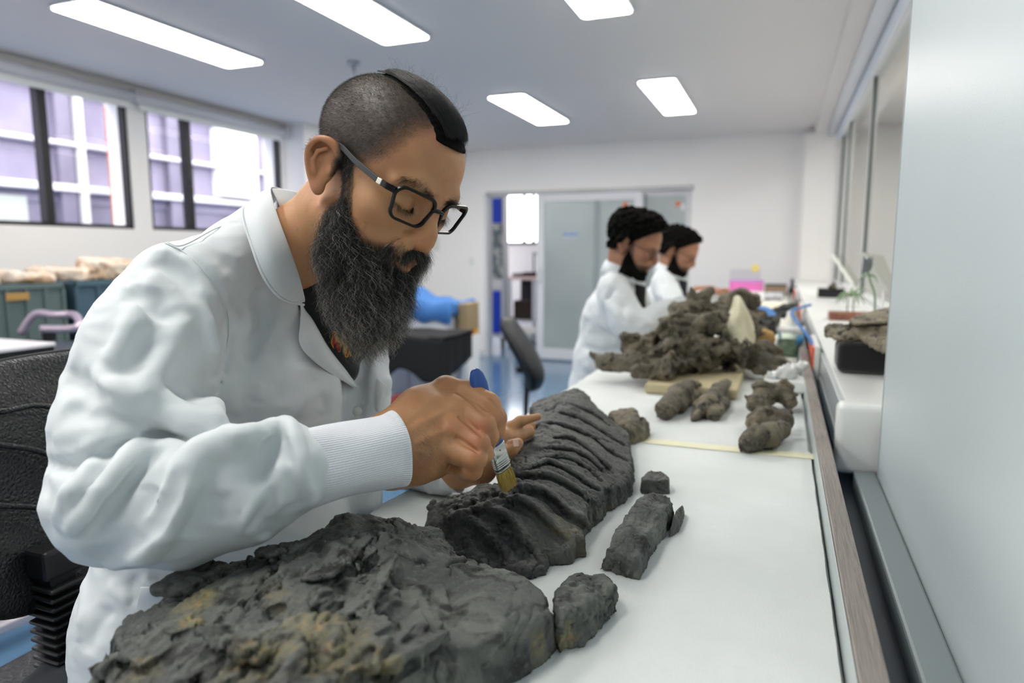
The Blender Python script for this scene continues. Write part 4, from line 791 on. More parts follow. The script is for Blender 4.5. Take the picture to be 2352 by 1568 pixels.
# stubble mask of the shaved scalp and of the beard area (head coordinates)
def scalp_mask(p):
    x, y, z = p.T; ax = np.abs(x)
    front = np.interp(z, [-.02, .0, .02, .035, .05, .07, .09, .12], [.020, .022, .034, .050, .064, .071, .076, .084])   # hairline position in y
    low = np.interp(y, [-.10, -.06, -.03, .0, .02], [-.045, -.030, .0, .0, -.04])
    m = sstep(front-y, -.004, .012)*(.55+.45*sstep(front-y, .0, .03))*sstep(z-low, -.004, .012)
    ear = np.exp(-(((ax-.088)/.015)**2+((y+.012)/.030)**2+((z-.008)/.042)**2)*1.1)
    return m*(1-sstep(ear, .3, .6))
def beard_mask(p):
    x, y, z = p.T; ax = np.abs(x)
    top = np.interp(y, [-.02, .004, .012, .024, .034, .046, .064, .085, .10, .12], [.0, .015, .030, .026, .0, -.030, -.046, -.042, -.036, -.034])
    side = sstep(y, .006, .014)*sstep(top-z, -.003, .008)
    lips = np.exp(-((x/.022)**2+((z+.0545)/.0095)**2)); side = side*(1-sstep(lips, .35, .6)*(y > .085))
    nose = ((ax < .018) & (z > -.034)); side = side*(~nose)
    return side*sstep(z+.0, -.13, -.11)
sm = scalp_mask(v); bm_ = beard_mask(v); skv, skf = h2w(v), f
top_region = lambda p: sstep(.040+.012*sstep(p[:, 1], .0, .08)*-1-np.abs(p[:, 0]+.004), -.001, .004)*sstep(p[:, 2], .085, .10)*sstep(p[:, 1], -.055, -.045)
# --- right hand (grid in world coordinates)
def hand_volume(lo, hi, h, chains, bumps=(), creases=(), k=.008, ds=1.0):
    V = Vol(lo, hi, h)
    for pts, rads, kk in chains: V.chain([P(p[0], p[1], p[2]*ds) for p in pts], [r*ds for r in rads], kk)
    for p, r, kk in bumps: V.ell(P(p[0], p[1], p[2]*ds), np.array(r)*ds, kk)
    V.creases(creases, .3, 2)
    return V
c0 = P(1010, 990, .856)
RHV = hand_volume(c0-np.array([.17, .12, .10]), c0+np.array([.10, .10, .09]), .0012, [
  (((700, 1082, .742), (860, 1040, .758), (905, 1028, .768)), [.028, .028, .030], .02),
  (((890, 1000, .775), (960, 935, .805), (1024, 893, .832)), [.025, .020, .0150], .022),
  (((895, 1030, .768), (960, 975, .790), (1043, 936, .806)), [.028, .024, .0155], .022),
  (((900, 1056, .770), (960, 1025, .778), (1040, 983, .790)), [.026, .024, .0155], .022),
  (((905, 1074, .772), (960, 1058, .782), (1025, 1028, .786)), [.021, .022, .0155], .02),
  (((930, 1050, .80), (1000, 1010, .825), (1040, 1000, .83)), [.026, .028, .024], .02),
  (((1024, 893, .832), (1075, 900, .820), (1122, 928, .806)), [.0150, .0135, .0140], .006), (((1122, 928, .806), (1139, 960, .802), (1137, 985, .806), (1130, 1006, .812)), [.0140, .0125, .0115, .0095], .004),
  (((1043, 936, .806), (1080, 950, .796), (1112, 975, .782)), [.0152, .0130, .0135], .005), (((1112, 975, .782), (1124, 1000, .788), (1120, 1020, .80)), [.0135, .0110, .0095], .003),
  (((1040, 983, .790), (1070, 1000, .780), (1100, 1018, .768)), [.0150, .0130, .0130], .005), (((1100, 1018, .768), (1112, 1040, .776), (1104, 1055, .79)), [.0130, .0108, .0095], .003),
  (((1025, 1028, .786), (1055, 1040, .772), (1090, 1053, .762)), [.0152, .0135, .0135], .005), (((1090, 1053, .762), (1085, 1080, .768), (1062, 1082, .782), (1045, 1072, .79)), [.0130, .0110, .0100, .0085], .004),
  (((960, 1010, .82), (1030, 975, .85), (1090, 972, .858), (1122, 1000, .850)), [.020, .015, .0130, .0100], .010)],
  [((1024, 893, .823), .0135, .010), ((1045, 938, .797), .0135, .010), ((1040, 985, .780), .0130, .010), ((1024, 1030, .776), .0125, .010), ((1000, 1065, .80), (.018, .018, .016), .015)],
  [(((905, 985), (960, 945), (1015, 905)), .0014, .005), (((915, 1005), (970, 970), (1030, 942)), .0016, .004), (((930, 1030), (980, 1005), (1030, 985)), .0013, .004), (((930, 965), (980, 930), (1010, 915)), -.001, .006), (((940, 1020), (990, 985), (1025, 965)), -.0014, .006), (((950, 1050), (1000, 1020), (1025, 1008)), -.001, .006),
   (((1048, 902), (1080, 921), (1116, 954)), -.0046, .0024), (((1052, 956), (1080, 977), (1108, 1005)), -.0046, .0024), (((1044, 1004), (1072, 1021), (1100, 1042)), -.0046, .0024),
   (((925, 1070), (955, 1040), (985, 1045)), .0018, .005), (((1118, 910), (1135, 925)), -.0012, .0015), (((1122, 915), (1140, 935)), -.0012, .0015), (((1108, 962), (1124, 978)), -.001, .0015), (((1098, 1006), (1113, 1022)), -.001, .0015), (((1015, 1070), (1025, 1062)), -.0015, .002), (((1030, 1074), (1036, 1064)), -.0015, .002)], ds=1.07)
v2, f2 = RHV.mesh(); f2 = outward(v2, f2)
c1 = P(1140, 1030, 1.06)
LHV = hand_volume(c1-np.array([.16, .13, .07]), c1+np.array([.10, .12, .07]), .0018, [
  (((860, 1040, 1.24), (1000, 1085, 1.13), (1050, 1083, 1.11)), [.034, .030, .027], .015),
  (((1050, 1080, 1.10), (1100, 1060, 1.09), (1150, 1015, 1.10)), [.026, .026, .018], .018), (((1055, 1085, 1.09), (1105, 1075, 1.06), (1135, 1050, 1.05)), [.022, .022, .016], .015),
  (((1120, 1065, 1.06), (1150, 1045, 1.045), (1175, 1028, 1.045), (1190, 1018, 1.05)), [.016, .0130, .0115, .0085], .006),
  (((1150, 1010, 1.11), (1165, 985, 1.12), (1195, 967, 1.13), (1236, 957, 1.14)), [.016, .0105, .0085, .0060], .006),
  (((1165, 1000, 1.13), (1190, 985, 1.15), (1225, 975, 1.17)), [.0135, .0115, .010], .006), (((1160, 1010, 1.10), (1190, 1000, 1.13), (1215, 992, 1.15)), [.0135, .0115, .010], .006), (((1150, 1030, 1.09), (1180, 1015, 1.12)), [.0135, .0115], .006)],
  [((1155, 1000, 1.10), (.014, .014, .012), .01)], [(((1150, 1010), (1165, 1020), (1180, 1012)), -.003, .004), (((1172, 1020), (1188, 1006)), -.0012, .0015)])
v3, f3 = LHV.mesh(); f3 = outward(v3, f3)
# --- coarse trunk and upper arms hidden in the coat
RS, LS = P(380, 660, .84), P(770, 720, 1.16); NK = P(590, 575, .98); PE = P(470, 1500, 1.02)
VT = Vol(np.array([-1.35, .15, .35]), np.array([-.2, 1.55, 1.45]), .010)
VT.chain([P(640, 650, 1.02), P(610, 800, 1.03), P(560, 1150, 1.03), PE], [.03, .06, .07, .08], .02); VT.chain([P(430, 720, .88), P(640, 670, 1.02), P(790, 750, 1.15)], [.025, .025, .022], .01)
VT.chain([P(430, 720, .88), P(270, 1130, .75), P(600, 1090, .745), P(820, 1052, .790)], [.030, .035, .026, .018], .02); VT.chain([P(790, 750, 1.15), P(830, 1030, 1.25), P(1000, 1085, 1.13)], [.03, .03, .024], .02)
vt, ft_ = VT.mesh(); ft_ = outward(vt, ft_)
def join(parts):
    vs, ts, qs, o = [], [], [], 0
    for v_, f_ in parts: vs.append(v_); ts.append(f_[0]+o); qs.append(f_[1]+o); o += len(v_)
    return np.vstack(vs), (np.vstack(ts) if any(len(t) for t in ts) else np.zeros((0, 3), int), np.vstack(qs))
bv, bf = join([(skv, skf), (v2, f2), (v3, f3), (vt, ft_)])
body = mobj('body', bv, bf, M_skin, man)
def attr(o, name, a):
    at = o.data.attributes.new(name, 'FLOAT', 'POINT'); full = np.zeros(len(o.data.vertices), np.float32); full[:len(a)] = a[:len(full)]; at.data.foreach_set('value', full)
lipm = np.exp(-((v[:, 0]/.021)**2+((v[:, 2]+.0555)/.0075)**2))*(v[:, 1] > .09); earm = (np.abs(v[:, 0]) > .0775)*.20*sstep(-v[:, 1], -.01, .0)*(v[:, 2] > -.045)*(v[:, 1] > -.06)
nosem = .25*np.exp(-(((v-np.array([0, .115, -.015]))/.018)**2).sum(1))
kn = np.zeros(len(v2)); 
for p in ((1024, 893, .82), (1045, 938, .80), (1040, 985, .78), (1118, 930, .80), (1112, 975, .77), (1100, 1018, .76), (1090, 1053, .755)): kn = np.maximum(kn, .28*np.exp(-((v2-P(p[0], p[1], p[2]*1.07))**2).sum(1)/.011**2))
hairm = .24*np.exp(-((v2-P(965, 1035, .808))**2).sum(1)/.020**2); 
attr(body, 'stubble', np.concatenate([np.clip(.93*sm+.60*bm_+.5*top_region(v), 0, .97), hairm])); attr(body, 'flush', np.concatenate([np.clip(.45*lipm+earm+nosem, 0, 1), kn]))

# --- hair and beard strands
def grad(V, p):
    i = np.clip(np.round((p-V.lo)/V.h).astype(int), 2, V.n-3); g = np.stack([V.d[i[:, 0]+1, i[:, 1], i[:, 2]]-V.d[i[:, 0]-1, i[:, 1], i[:, 2]], V.d[i[:, 0], i[:, 1]+1, i[:, 2]]-V.d[i[:, 0], i[:, 1]-1, i[:, 2]], V.d[i[:, 0], i[:, 1], i[:, 2]+1]-V.d[i[:, 0], i[:, 1], i[:, 2]-1]], 1)
    return g/(np.linalg.norm(g, axis=1)[:, None]+1e-9), V.d[i[:, 0], i[:, 1], i[:, 2]]
M_short = hair_mat('clipped_hair', '1D1916', '6F6559', .22, .5); M_long = hair_mat('sleek_black_hair', '0A0909', '1F1C1A', .08, .3); M_beard = hair_mat('curly_beard', '0E0C0B', 'A8A29A', .15, .65); M_grey = hair_mat('grey_beard', '24221F', 'BDB7AE', .45, .5)
wS = sm*(1-top_region(v)); r0, tr_ = sample_surf(v, f, wS, 44000, 1); nn, _ = grad(VH, r0); rr = np.random.default_rng(3)
comb = np.array([0, -.25, -1.0]); dd = nn*.75+comb*.55+rr.normal(0, .25, nn.shape); dd /= np.linalg.norm(dd, axis=1)[:, None]; Lh = rr.uniform(.0022, .0046, len(r0))*(1-.45*sstep(.02-r0[:, 2], 0, .05))
st = r0[:, None]+dd[:, None]*(Lh[:, None]*np.linspace(0, 1, 3)[None])[..., None]
curves('clipped_hair', h2w(st), .00007, M_short, man)['kind'] = 'stuff'
# long top hair, combed forward over a solid cap
cap = Vol((-.075, -.09, .06), (.075, .145, .17), .0022); i0 = np.round((cap.lo-VH.lo)/VH.h).astype(int)
gx, gy, gz = np.meshgrid(*cap.ax, indexing='ij'); q = np.stack([gx.ravel(), gy.ravel(), gz.ravel()], 1); ii = np.clip(np.round((q-VH.lo)/VH.h).astype(int), 0, VH.n-1); dh = VH.d[ii[:, 0], ii[:, 1], ii[:, 2]]
wd = .041-.012*sstep(q[:, 1], .02, .10)-.016*sstep(-q[:, 1], .02, .06); thick = .0002+.0035*np.clip(1-((q[:, 0]+.004)/wd)**2, 0, 1)
reg = np.maximum(np.abs(q[:, 0]+.004)-wd, np.maximum(-.066-q[:, 1], (.092-q[:, 2]) if True else 0)); cap.d = np.maximum(dh-thick, reg*.8).astype(np.float32).reshape(cap.n); 
vc, fc_ = cap.mesh(); fc_ = outward(vc, fc_); vc = vc+normals(vc, fc_)*(.0004*noise3(vc*np.array([420, 30, 30])))[:, None]
hairo = mobj('top_hair', h2w(vc), fc_, mat('black_hair_mass', '070606', .8, spec=.1), man)
n = 9500; r0 = np.stack([rr.uniform(-.050, .044, n), rr.uniform(-.066, .078, n), np.full(n, .16)], 1); K = 16; S = np.zeros((n, K, 3)); p = r0.copy()
for _ in range(12):
    g, d = grad(VH, np.clip(p, VH.lo+.01, np.array([.11, .135, .155]))); p -= g*np.clip(d-.004, -.02, .02)[:, None]
ln = rr.uniform(.055, .098, n)*np.clip((.100-p[:, 1])/.10, .25, 1); hgt = rr.uniform(.002, .0075, n)*np.clip(1.15-((p[:, 0]+.004)/.05)**2, .2, 1); vx = rr.normal(0, .05, n)
for k in range(K):
    S[:, k] = p; g, d = grad(VH, np.clip(p, VH.lo+.01, np.array([.11, .135, .155]))); fwd = np.stack([vx-.35*p[:, 0]/.05*sstep(p[:, 1], 0, .1), np.ones(n), np.zeros(n)], 1); fwd -= g*(fwd*g).sum(1)[:, None]; fwd /= np.linalg.norm(fwd, axis=1)[:, None]
    tgt = hgt*min(1, k/3)+.003; p = p+fwd*(ln/(K-1))[:, None]+g*np.clip((tgt-d)*.5, -.003, .003)[:, None]
ok = (S[:, -1, 1] > S[:, 0, 1]) & (S[:, :, 2].min(1) > .078); curves('top_hair_strands', h2w(S[ok]), .00016, M_long, man)['kind'] = 'stuff'
# flyaway hairs on the crown
n = 420; p = S[rr.choice(np.where(ok)[0], n), 3]; g, _ = grad(VH, p); dirn = g*.9+rr.normal(0, .8, g.shape); dirn /= np.linalg.norm(dirn, axis=1)[:, None]; cu = rr.normal(0, 1, g.shape); Ln = rr.uniform(.008, .032, n); Q = np.zeros((n, 10, 3)); Q[:, 0] = p
for k in range(1, 10): dirn = dirn+.28*np.cross(dirn, cu); dirn /= np.linalg.norm(dirn, axis=1)[:, None]; Q[:, k] = Q[:, k-1]+dirn*(Ln/9)[:, None]
curves('flyaway_hair', h2w(Q), .00007, M_long, man)['kind'] = 'stuff'
# beard core
gravity = (np.array([0, 0, -1.]) @ HR)      # world down in head coordinates
BC = Vol(w2h(h2w((0, 0, 0)))*0+np.array([-.11, -.03, -.30]), np.array([.11, .17, .01]), .0026)
def hp3(x, y, d): return w2h(P(x, y, d))
core = [([hp3(800, 450, .82), hp3(785, 505, .82), hp3(785, 560, .82), hp3(805, 620, .84)], [.005, .010, .018, .024]), ([hp3(838, 585, .815), hp3(838, 625, .82), hp3(838, 680, .845), hp3(838, 715, .86), hp3(840, 748, .865)], [.005, .014, .026, .020, .009]),
 ([hp3(912, 640, .84), hp3(893, 680, .85), hp3(872, 735, .87)], [.010, .017, .012]), ([hp3(772, 570, .83), hp3(812, 660, .85), hp3(842, 738, .865)], [.016, .022, .010])]
for pts, rads in core: BC.chain(pts, rads, .02)
BC.ell((0, .112, -.052), (.032, .040, .016), .006, None, True); BC.ell((0, .118, -.035), (.03, .03, .012), .004, None, True)
vb, fb = BC.mesh(); fb = outward(vb, fb); vb = displace(vb, fb, .0035, 90, 3, .6, .3)
mobj('beard_mass', h2w(vb), fb, mat('beard_mass_hair', '0B0A09', .8, bumps=((260, .9, .003, 4),)), man)
# long curly strands rooted on the face and on the beard mass, hanging down
def curly(roots, d0, L, K, curl, freq, seed, grav=.35, spread=0):
    r = np.random.default_rng(seed); n = len(roots); S = np.zeros((n, K, 3)); p = roots.copy(); d = d0.copy(); ph = r.uniform(0, 6.28, n); fr = freq*r.uniform(.6, 1.5, n); a1 = r.normal(size=(n, 3)); cen = np.zeros((n, K, 3)); cen[:, 0] = p
    for k in range(1, K):
        d = d*(1-grav)+gravity*grav; d /= np.linalg.norm(d, axis=1)[:, None]; d = d+.10*r.normal(size=(n, 3))+spread; d /= np.linalg.norm(d, axis=1)[:, None]; cen[:, k] = cen[:, k-1]+d*(L/(K-1))[:, None]
    t = np.linspace(0, 1, K)[None]; e1 = np.cross(a1, gravity); e1 /= np.linalg.norm(e1, axis=1)[:, None]; e2 = np.cross(e1, gravity); amp = (curl*r.uniform(.3, 1.4, n))[:, None]*np.clip(t*3, 0, 1); ang = ph[:, None]+fr[:, None]*t*(L[:, None]/.05)
    return cen+e1[:, None]*(amp*np.cos(ang))[..., None]+e2[:, None]*(amp*np.sin(ang))[..., None]
rt, _ = sample_surf(v, f, bm_, 9000, 5); g, _ = grad(VH, rt); dist = np.clip(-rt[:, 2]-.02, 0, .09)/.09
Lb = .010+.030*dist+rr.uniform(0, .010, len(rt)); Lb *= np.where(rt[:, 2] > -.045, np.where(rt[:, 1] > .07, .8, .55), 1)
curves('beard_short_strands', h2w(curly(rt, g*.9+gravity*.5, Lb, 14, .0019, 13, 6, .2)), .00009, M_beard, man)['kind'] = 'stuff'
g2 = normals(vb, fb); wz = np.ones(len(vb)); rb, tb = sample_surf(vb, fb, wz, 15000, 7); gb = g2[tb[:, 0]]; wdn = -(h2w(rb)[:, 2]-1.38)/.15; wdn = np.clip(wdn, 0, 1.3)
Lc = .009+.014*wdn+rr.uniform(0, .012, len(rb)); grey = rr.random(len(rb)) < .12+.55*sstep(wdn, .45, 1.05); SB = curly(rb-gb*.002, gb*.75+gravity*.4, Lc*1.25, 20, .0032, 15, 8, .12)
curves('beard_dark_strands', h2w(SB[~grey]), .00010, M_beard, man)['kind'] = 'stuff'; curves('beard_grey_strands', h2w(SB[grey]), .00011, M_grey, man)['kind'] = 'stuff'
low = np.where(wdn > .8)[0]; pick = rr.choice(low, 420); curves('beard_tip_strands', h2w(curly(rb[pick]-gb[pick]*.004, gb[pick]*.4+gravity, rr.uniform(.015, .036, 420), 24, .0045, 12, 10, .15)), .00010, M_grey, man)['kind'] = 'stuff'
# moustache, eyebrows, lashes
def line_hairs(name, pts, n, L, dirf, wid, rad, m, seed, curl=.0006):
    r = np.random.default_rng(seed); sp = spline(pts, 10); t = r.uniform(0, len(sp)-1.001, n); i = t.astype(int); base = sp[i]+(sp[i+1]-sp[i])*(t-i)[:, None]+r.normal(0, 1, (n, 3))*wid; u = t/(len(sp)-1)
    for _ in range(4): g, d = grad(VH, base); base -= g*np.clip(d, -.004, .004)[:, None]
    d0 = dirf(u, base, g)+r.normal(0, .18, base.shape); d0 /= np.linalg.norm(d0, axis=1)[:, None]
    LL = L*r.uniform(.6, 1.2, n); tt = np.linspace(0, 1, 6)[None, :, None]; S = base[:, None]+d0[:, None]*LL[:, None, None]*tt+gravity[None, None]*(tt**2)*(LL[:, None, None]*.35)+r.normal(0, curl, (n, 1, 3))*tt
    return curves(name, h2w(S), rad, m, man)
for s in (1, -1):
    line_hairs('moustache', [(.001*s, .106, -.037), (.012*s, .104, -.0385), (.024*s, .096, -.044), (.031*s, .089, -.056)], 1500, .013, lambda u, b, g, s=s: g*.55+np.array([.8*s, 0, -.55])+np.outer(u, [0, 0, -.5]), (.003, .002, .0032), .00010, M_beard, 20+s)
    line_hairs('eyebrow', [(.010*s, .104, .0325), (.022*s, .102, .0370), (.036*s, .096, .0400), (.050*s, .084, .036)] if s > 0 else [(-.010, .104, .032), (-.020, .102, .035), (-.030, .098, .036)], 620 if s > 0 else 380, .0075, lambda u, b, g, s=s: g*.25+np.array([1.0*s, 0, .35])+np.outer(u, [0, 0, -.6]), (.0015, .001, .0021), .00007, M_long, 30+s)
    line_hairs('eyelashes', [(.050*s, .080, .0115), (.042*s, .092, .0070), (.0325*s, .0960, .0060), (.022*s, .0935, .0075), (.018*s, .088, .011)], 240, .0075, lambda u, b, g, s=s: g*1.0+np.array([.2*s, .2, -.5]), (.0004, .0004, .0004), .00008, M_long, 40+s)
r0, tr_ = sample_surf(v2, f2, np.clip(hairm*3, 0, 1)+.02, 1500, 12); nn = normals(v2, f2)[tr_[:, 0]]; dd = nn*.35+np.array([.55, -.1, -.45])+rr.normal(0, .25, nn.shape); st = r0[:, None]+dd[:, None]*(rr.uniform(.003, .007, len(r0))[:, None]*np.linspace(0, 1, 4)[None])[..., None]
curves('hand_hair', st, .00004, M_long, man)['kind'] = 'stuff'
# ================================================================ white lab coat
M_coat = mat('white_coat_cotton', 'D3D9DC', .72, bumps=((1500, .10, .0003, 2), (95, .10, .0012, 4)), sheen=.25)
M_knit = mat('ribbed_knit_cuff', 'E6E8EE', .8, bumps=((900, .12, .0005, 3),), sheen=.3)
M_tee = mat('black_tshirt', '0C0D0F', .85, sheen=.2)
C0 = np.array([-1.32, .12, .42]); C1 = np.array([-.30, 1.50, 1.47])
VC_ = Vol(C0, C1, .0038)
VC_.chain([P(450, 680, .88), P(420, 900, .91), P(420, 1200, .94), P(405, 1430, .95), P(410, 1700, .99)], [.050, .080, .095, .122, .145], .03)
VC_.chain([P(600, 640, .99), P(600, 900, 1.0), P(600, 1200, 1.02), P(540, 1500, 1.05), P(500, 1750, 1.08)], [.065, .105, .118, .135, .145], .04)
VC_.chain([P(790, 740, 1.14), P(780, 900, 1.13), P(750, 1150, 1.11), P(640, 1450, 1.12)], [.050, .064, .060, .09], .04)
VC_.chain([P(430, 640, .86), P(560, 590, .94), P(650, 620, 1.0), P(770, 690, 1.13)], [.048, .045, .05, .045], .03)
VC_.chain([P(570, 575, .94), P(615, 520, .97), P(680, 560, 1.04)], [.04, .034, .04], .03)
# right sleeve
VC_.chain([P(408, 668, .835), P(335, 800, .80), P(284, 980, .76), P(272, 1130, .725)], [.060, .072, .069, .066], .012)
VC_.chain([P(272, 1150, .72), P(420, 1150, .72), P(560, 1115, .725), P(640, 1082, .735), P(676, 1076, .74)], [.068, .067, .061, .051, .045], .015)
VC_.ell(P(465, 965, .755), (.022, .022, .02), .03)
# left sleeve
VC_.chain([P(800, 740, 1.17), P(825, 900, 1.22), P(835, 1010, 1.24)], [.055, .05, .048], .02); VC_.chain([P(835, 1020, 1.24), P(930, 1060, 1.18), P(1020, 1086, 1.12)], [.050, .044, .036], .015)
# neckline opening down to the V
VC_.chain([P(655, 470, .93), P(715, 590, .96), P(760, 720, .99), P(800, 820, 1.02), P(822, 888, 1.035)], [.042, .040, .036, .022, .003], .010, True)
VC_.chain([P(660, 470, 1.02), P(720, 560, 1.04), P(790, 700, 1.05)], [.055, .055, .045], .02, True)
E1 = [ # upper sleeve
 (((364, 588), (406, 614), (440, 668)), -.008, .016), (((295, 668), (344, 691), (362, 712)), -.009, .015), (((344, 645), (306, 744), (245, 859), (214, 894)), .006, .020), (((421, 744), (364, 840), (325, 909)), .006, .018), (((300, 760), (262, 830), (230, 850)), -.006, .018),
 (((149, 859), (191, 882), (226, 917)), -.010, .016), (((214, 898), (268, 905), (337, 913), (383, 943), (450, 972), (490, 975)), .013, .015), (((470, 730), (490, 800), (487, 880), (480, 940)), .006, .016), (((150, 940), (240, 950), (330, 960), (400, 985)), -.006, .016),
 (((379, 557), (421, 576), (459, 610), (497, 660), (524, 714), (530, 767), (520, 829), (500, 890), (496, 936)), -.006, .0055), (((486, 718), (513, 737)), .003, .005),
 (((589, 668), (597, 744), (566, 821)), -.006, .014), (((560, 620), (580, 700), (590, 780)), .004, .012), (((555, 511), (497, 526), (421, 565)), -.002, .0045), (((640, 760), (655, 850), (640, 930)), -.004, .018), (((540, 860), (530, 900), (525, 950)), .005, .016),
 (((190, 640), (160, 760), (130, 860)), -.004, .018),
 # elbow and forearm
 (((465, 1006), (407, 996), (349, 998), (291, 1022), (217, 1049), (163, 1069), (97, 1061)), -.014, .0075), (((465, 990), (400, 980), (330, 985), (260, 1010), (190, 1035)), .007, .012),
 (((333, 1014), (295, 1049), (256, 1103), (202, 1173), (155, 1224)), .010, .011), (((290, 1015), (240, 1080), (190, 1150), (145, 1200)), -.006, .008), (((217, 1060), (202, 1088), (155, 1146), (132, 1224)), .008, .010), (((370, 1030), (320, 1080), (262, 1150), (205, 1225)), -.006, .012),
 (((605, 1003), (535, 1015), (465, 1038), (434, 1076), (407, 1134), (380, 1193), (349, 1247), (310, 1285), (252, 1305)), .013, .013), (((400, 1090), (375, 1150), (340, 1210), (290, 1262), (220, 1290)), -.010, .018), (((450, 1080), (440, 1150), (415, 1230)), -.003, .02),
 (((271, 1096), (330, 1111), (411, 1123)), .004, .006), (((275, 1108), (335, 1125), (395, 1135)), -.004, .008), (((555, 1185), (580, 1190)), .006, .016), (((605, 1195), (625, 1215), (600, 1240)), -.007, .014), (((496, 1134), (500, 1165), (504, 1200)), -.006, .014),
 (((481, 1014), (543, 1003), (620, 980), (651, 962)), .007, .010), (((655, 965), (672, 985), (690, 1040), (700, 1090), (720, 1160)), .006, .010), (((640, 1015), (600, 1060), (590, 1120)), -.007, .014), (((655, 1060), (640, 1110), (660, 1160)), .006, .012), (((620, 1130), (600, 1180), (560, 1230)), .005, .012),
 (((97, 1090), (110, 1170), (130, 1240)), -.005, .012), (((120, 1010), (200, 990), (260, 985)), .004, .010),
 # lower coat
 (((318, 1322), (303, 1345), (306, 1390)), -.006, .0045), (((330, 1335), (380, 1345), (430, 1350)), .008, .008), (((340, 1325), (400, 1338), (470, 1340)), -.008, .009), (((195, 1330), (190, 1400), (185, 1470)), .005, .010), (((250, 1340), (280, 1370), (300, 1385)), .004, .008), (((260, 1395), (225, 1440), (200, 1500)), -.004, .012),
 # chest
 (((740, 900), (730, 960), (720, 1010)), -.004, .018), (((690, 830), (700, 900), (690, 960)), .004, .016), (((838, 850), (832, 900), (826, 960)), -.007, .006), (((860, 820), (856, 870), (850, 930)), .007, .007), (((600, 880), (590, 920)), .004, .014), (((795, 1130), (790, 1160)), -.008, .006)]
VC_.chain([P(868, 790, 1.12), P(862, 880, 1.10), P(852, 960, 1.09), P(835, 1150, 1.08)], [.016, .022, .027, .03], .015)
VC_.creases([(p_, h_*1.5, w_*.9) for p_, h_, w_ in E1], .4, 1.6, True)
for pts_, r0_, k_, neg_ in ((((500, 992), (465, 1006), (407, 998), (349, 1002), (291, 1024), (217, 1050), (163, 1068), (100, 1062)), .0060, .010, True), (((605, 1003), (535, 1012), (465, 1036), (434, 1076), (407, 1134), (380, 1193), (349, 1240), (300, 1285)), .0060, .034, False),
  (((214, 896), (268, 903), (337, 912), (383, 940), (450, 968), (496, 978)), .0060, .034, False), (((333, 1012), (295, 1049), (256, 1103), (202, 1173), (155, 1224)), .0045, .024, False), (((217, 1060), (190, 1100), (150, 1150), (132, 1224)), .0040, .020, False), (((421, 744), (370, 830), (325, 905)), .0040, .026, False), (((344, 645), (306, 744), (250, 850)), .0040, .030, False), (((470, 720), (492, 800), (490, 880), (500, 955)), .0045, .024, False),
  (((365, 1035), (318, 1085), (262, 1155), (205, 1232)), .0040, .012, True), (((398, 1095), (372, 1155), (336, 1215), (285, 1262)), .0040, .016, True), (((651, 962), (672, 985), (688, 1040), (700, 1100), (722, 1165)), .0050, .014, False), (((640, 1000), (610, 1040), (600, 1090)), .0035, .014, True), (((640, 1120), (620, 1165), (580, 1215)), .0035, .014, True), (((520, 985), (560, 1000), (640, 968)), .0040, .016, False), (((150, 855), (195, 885), (240, 925)), .0040, .018, True), (((300, 672), (345, 692), (375, 725)), .0040, .018, True), (((365, 592), (410, 618), (445, 672)), .0040, .018, True), (((590, 670), (600, 744), (568, 822)), .0035, .016, True), (((330, 1338), (380, 1350), (440, 1355)), .0035, .010, False)):
    P3 = spline([VC_.hit(x, y, .4, 1.6) for x, y in pts_], 3); n_p = len(P3); VC_.chain(P3, [r0_*(.78 if neg_ else .58)*(.25+.75*math.sin(math.pi*min(1, (i_+.5)/n_p*1.0))**.5) for i_ in range(n_p)], k_*(1 if neg_ else .72), neg_)
vq, fq = VC_.mesh(); fq = outward(vq, fq); nq = normals(vq, fq)
vq = vq + nq*(.0022*fbm(vq*np.array([9., 9, 16]), 2, .5)+.0016*(fbm(vq*np.array([14., 14, 26])+9, 2, .5, True)-.7))[:, None]
coat = mobj('lab_coat', vq, fq, M_coat, man); coat['label'] = 'white cotton lab coat'
def onc(x, y, off=.004, d0=.4, d1=1.7):
    q = VC_.hit(x, y, d0, d1); r = (CC-q)/np.linalg.norm(CC-q); return q+r*off
def cloth(name, rows, m, parent, thick=.0018, n=14):
    G = [spline(r, max(2, n//(len(r)-1))) for r in rows]; G = np.array(G); G = np.stack([spline(G[:, j], 5) for j in range(G.shape[1])], 1)
    o = sheet(name, G, m, parent, thick); md = o.modifiers.new('sub', 'SUBSURF'); md.levels = md.render_levels = 1; return o
# stitched seams
def seam(pts, parent=coat):
    t = tube('seam', spline([onc(x, y, .0008) for x, y in pts], 6), .0009, M_coat, parent, 6); return t
seam(((555, 509), (497, 524), (421, 563), (385, 556))); seam(((379, 557), (421, 578), (459, 612), (497, 662), (522, 716), (526, 767), (514, 829)))
# collar: fall leaf round the neck, with the point at the lapel notch
cin = [P(655, 436, .985), P(628, 428, .95), P(622, 440, .905), P(640, 500, .872), P(666, 570, .868), P(690, 640, .885), P(702, 694, .91)]
cmid = [P(640, 455, 1.0), P(600, 443, .945), P(590, 462, .885), P(605, 530, .852), P(632, 605, .850), P(660, 662, .875), P(690, 697, .902)]
cout = [P(620, 480, 1.0), P(575, 468, .945), P(556, 489, .875), P(577, 560, .848), P(606, 636, .846), P(648, 686, .870), P(698, 699, .902)]
collar = cloth('collar', [cin, cmid, cout], M_coat, coat, .0026); collar['label'] = 'pointed fold-down coat collar'
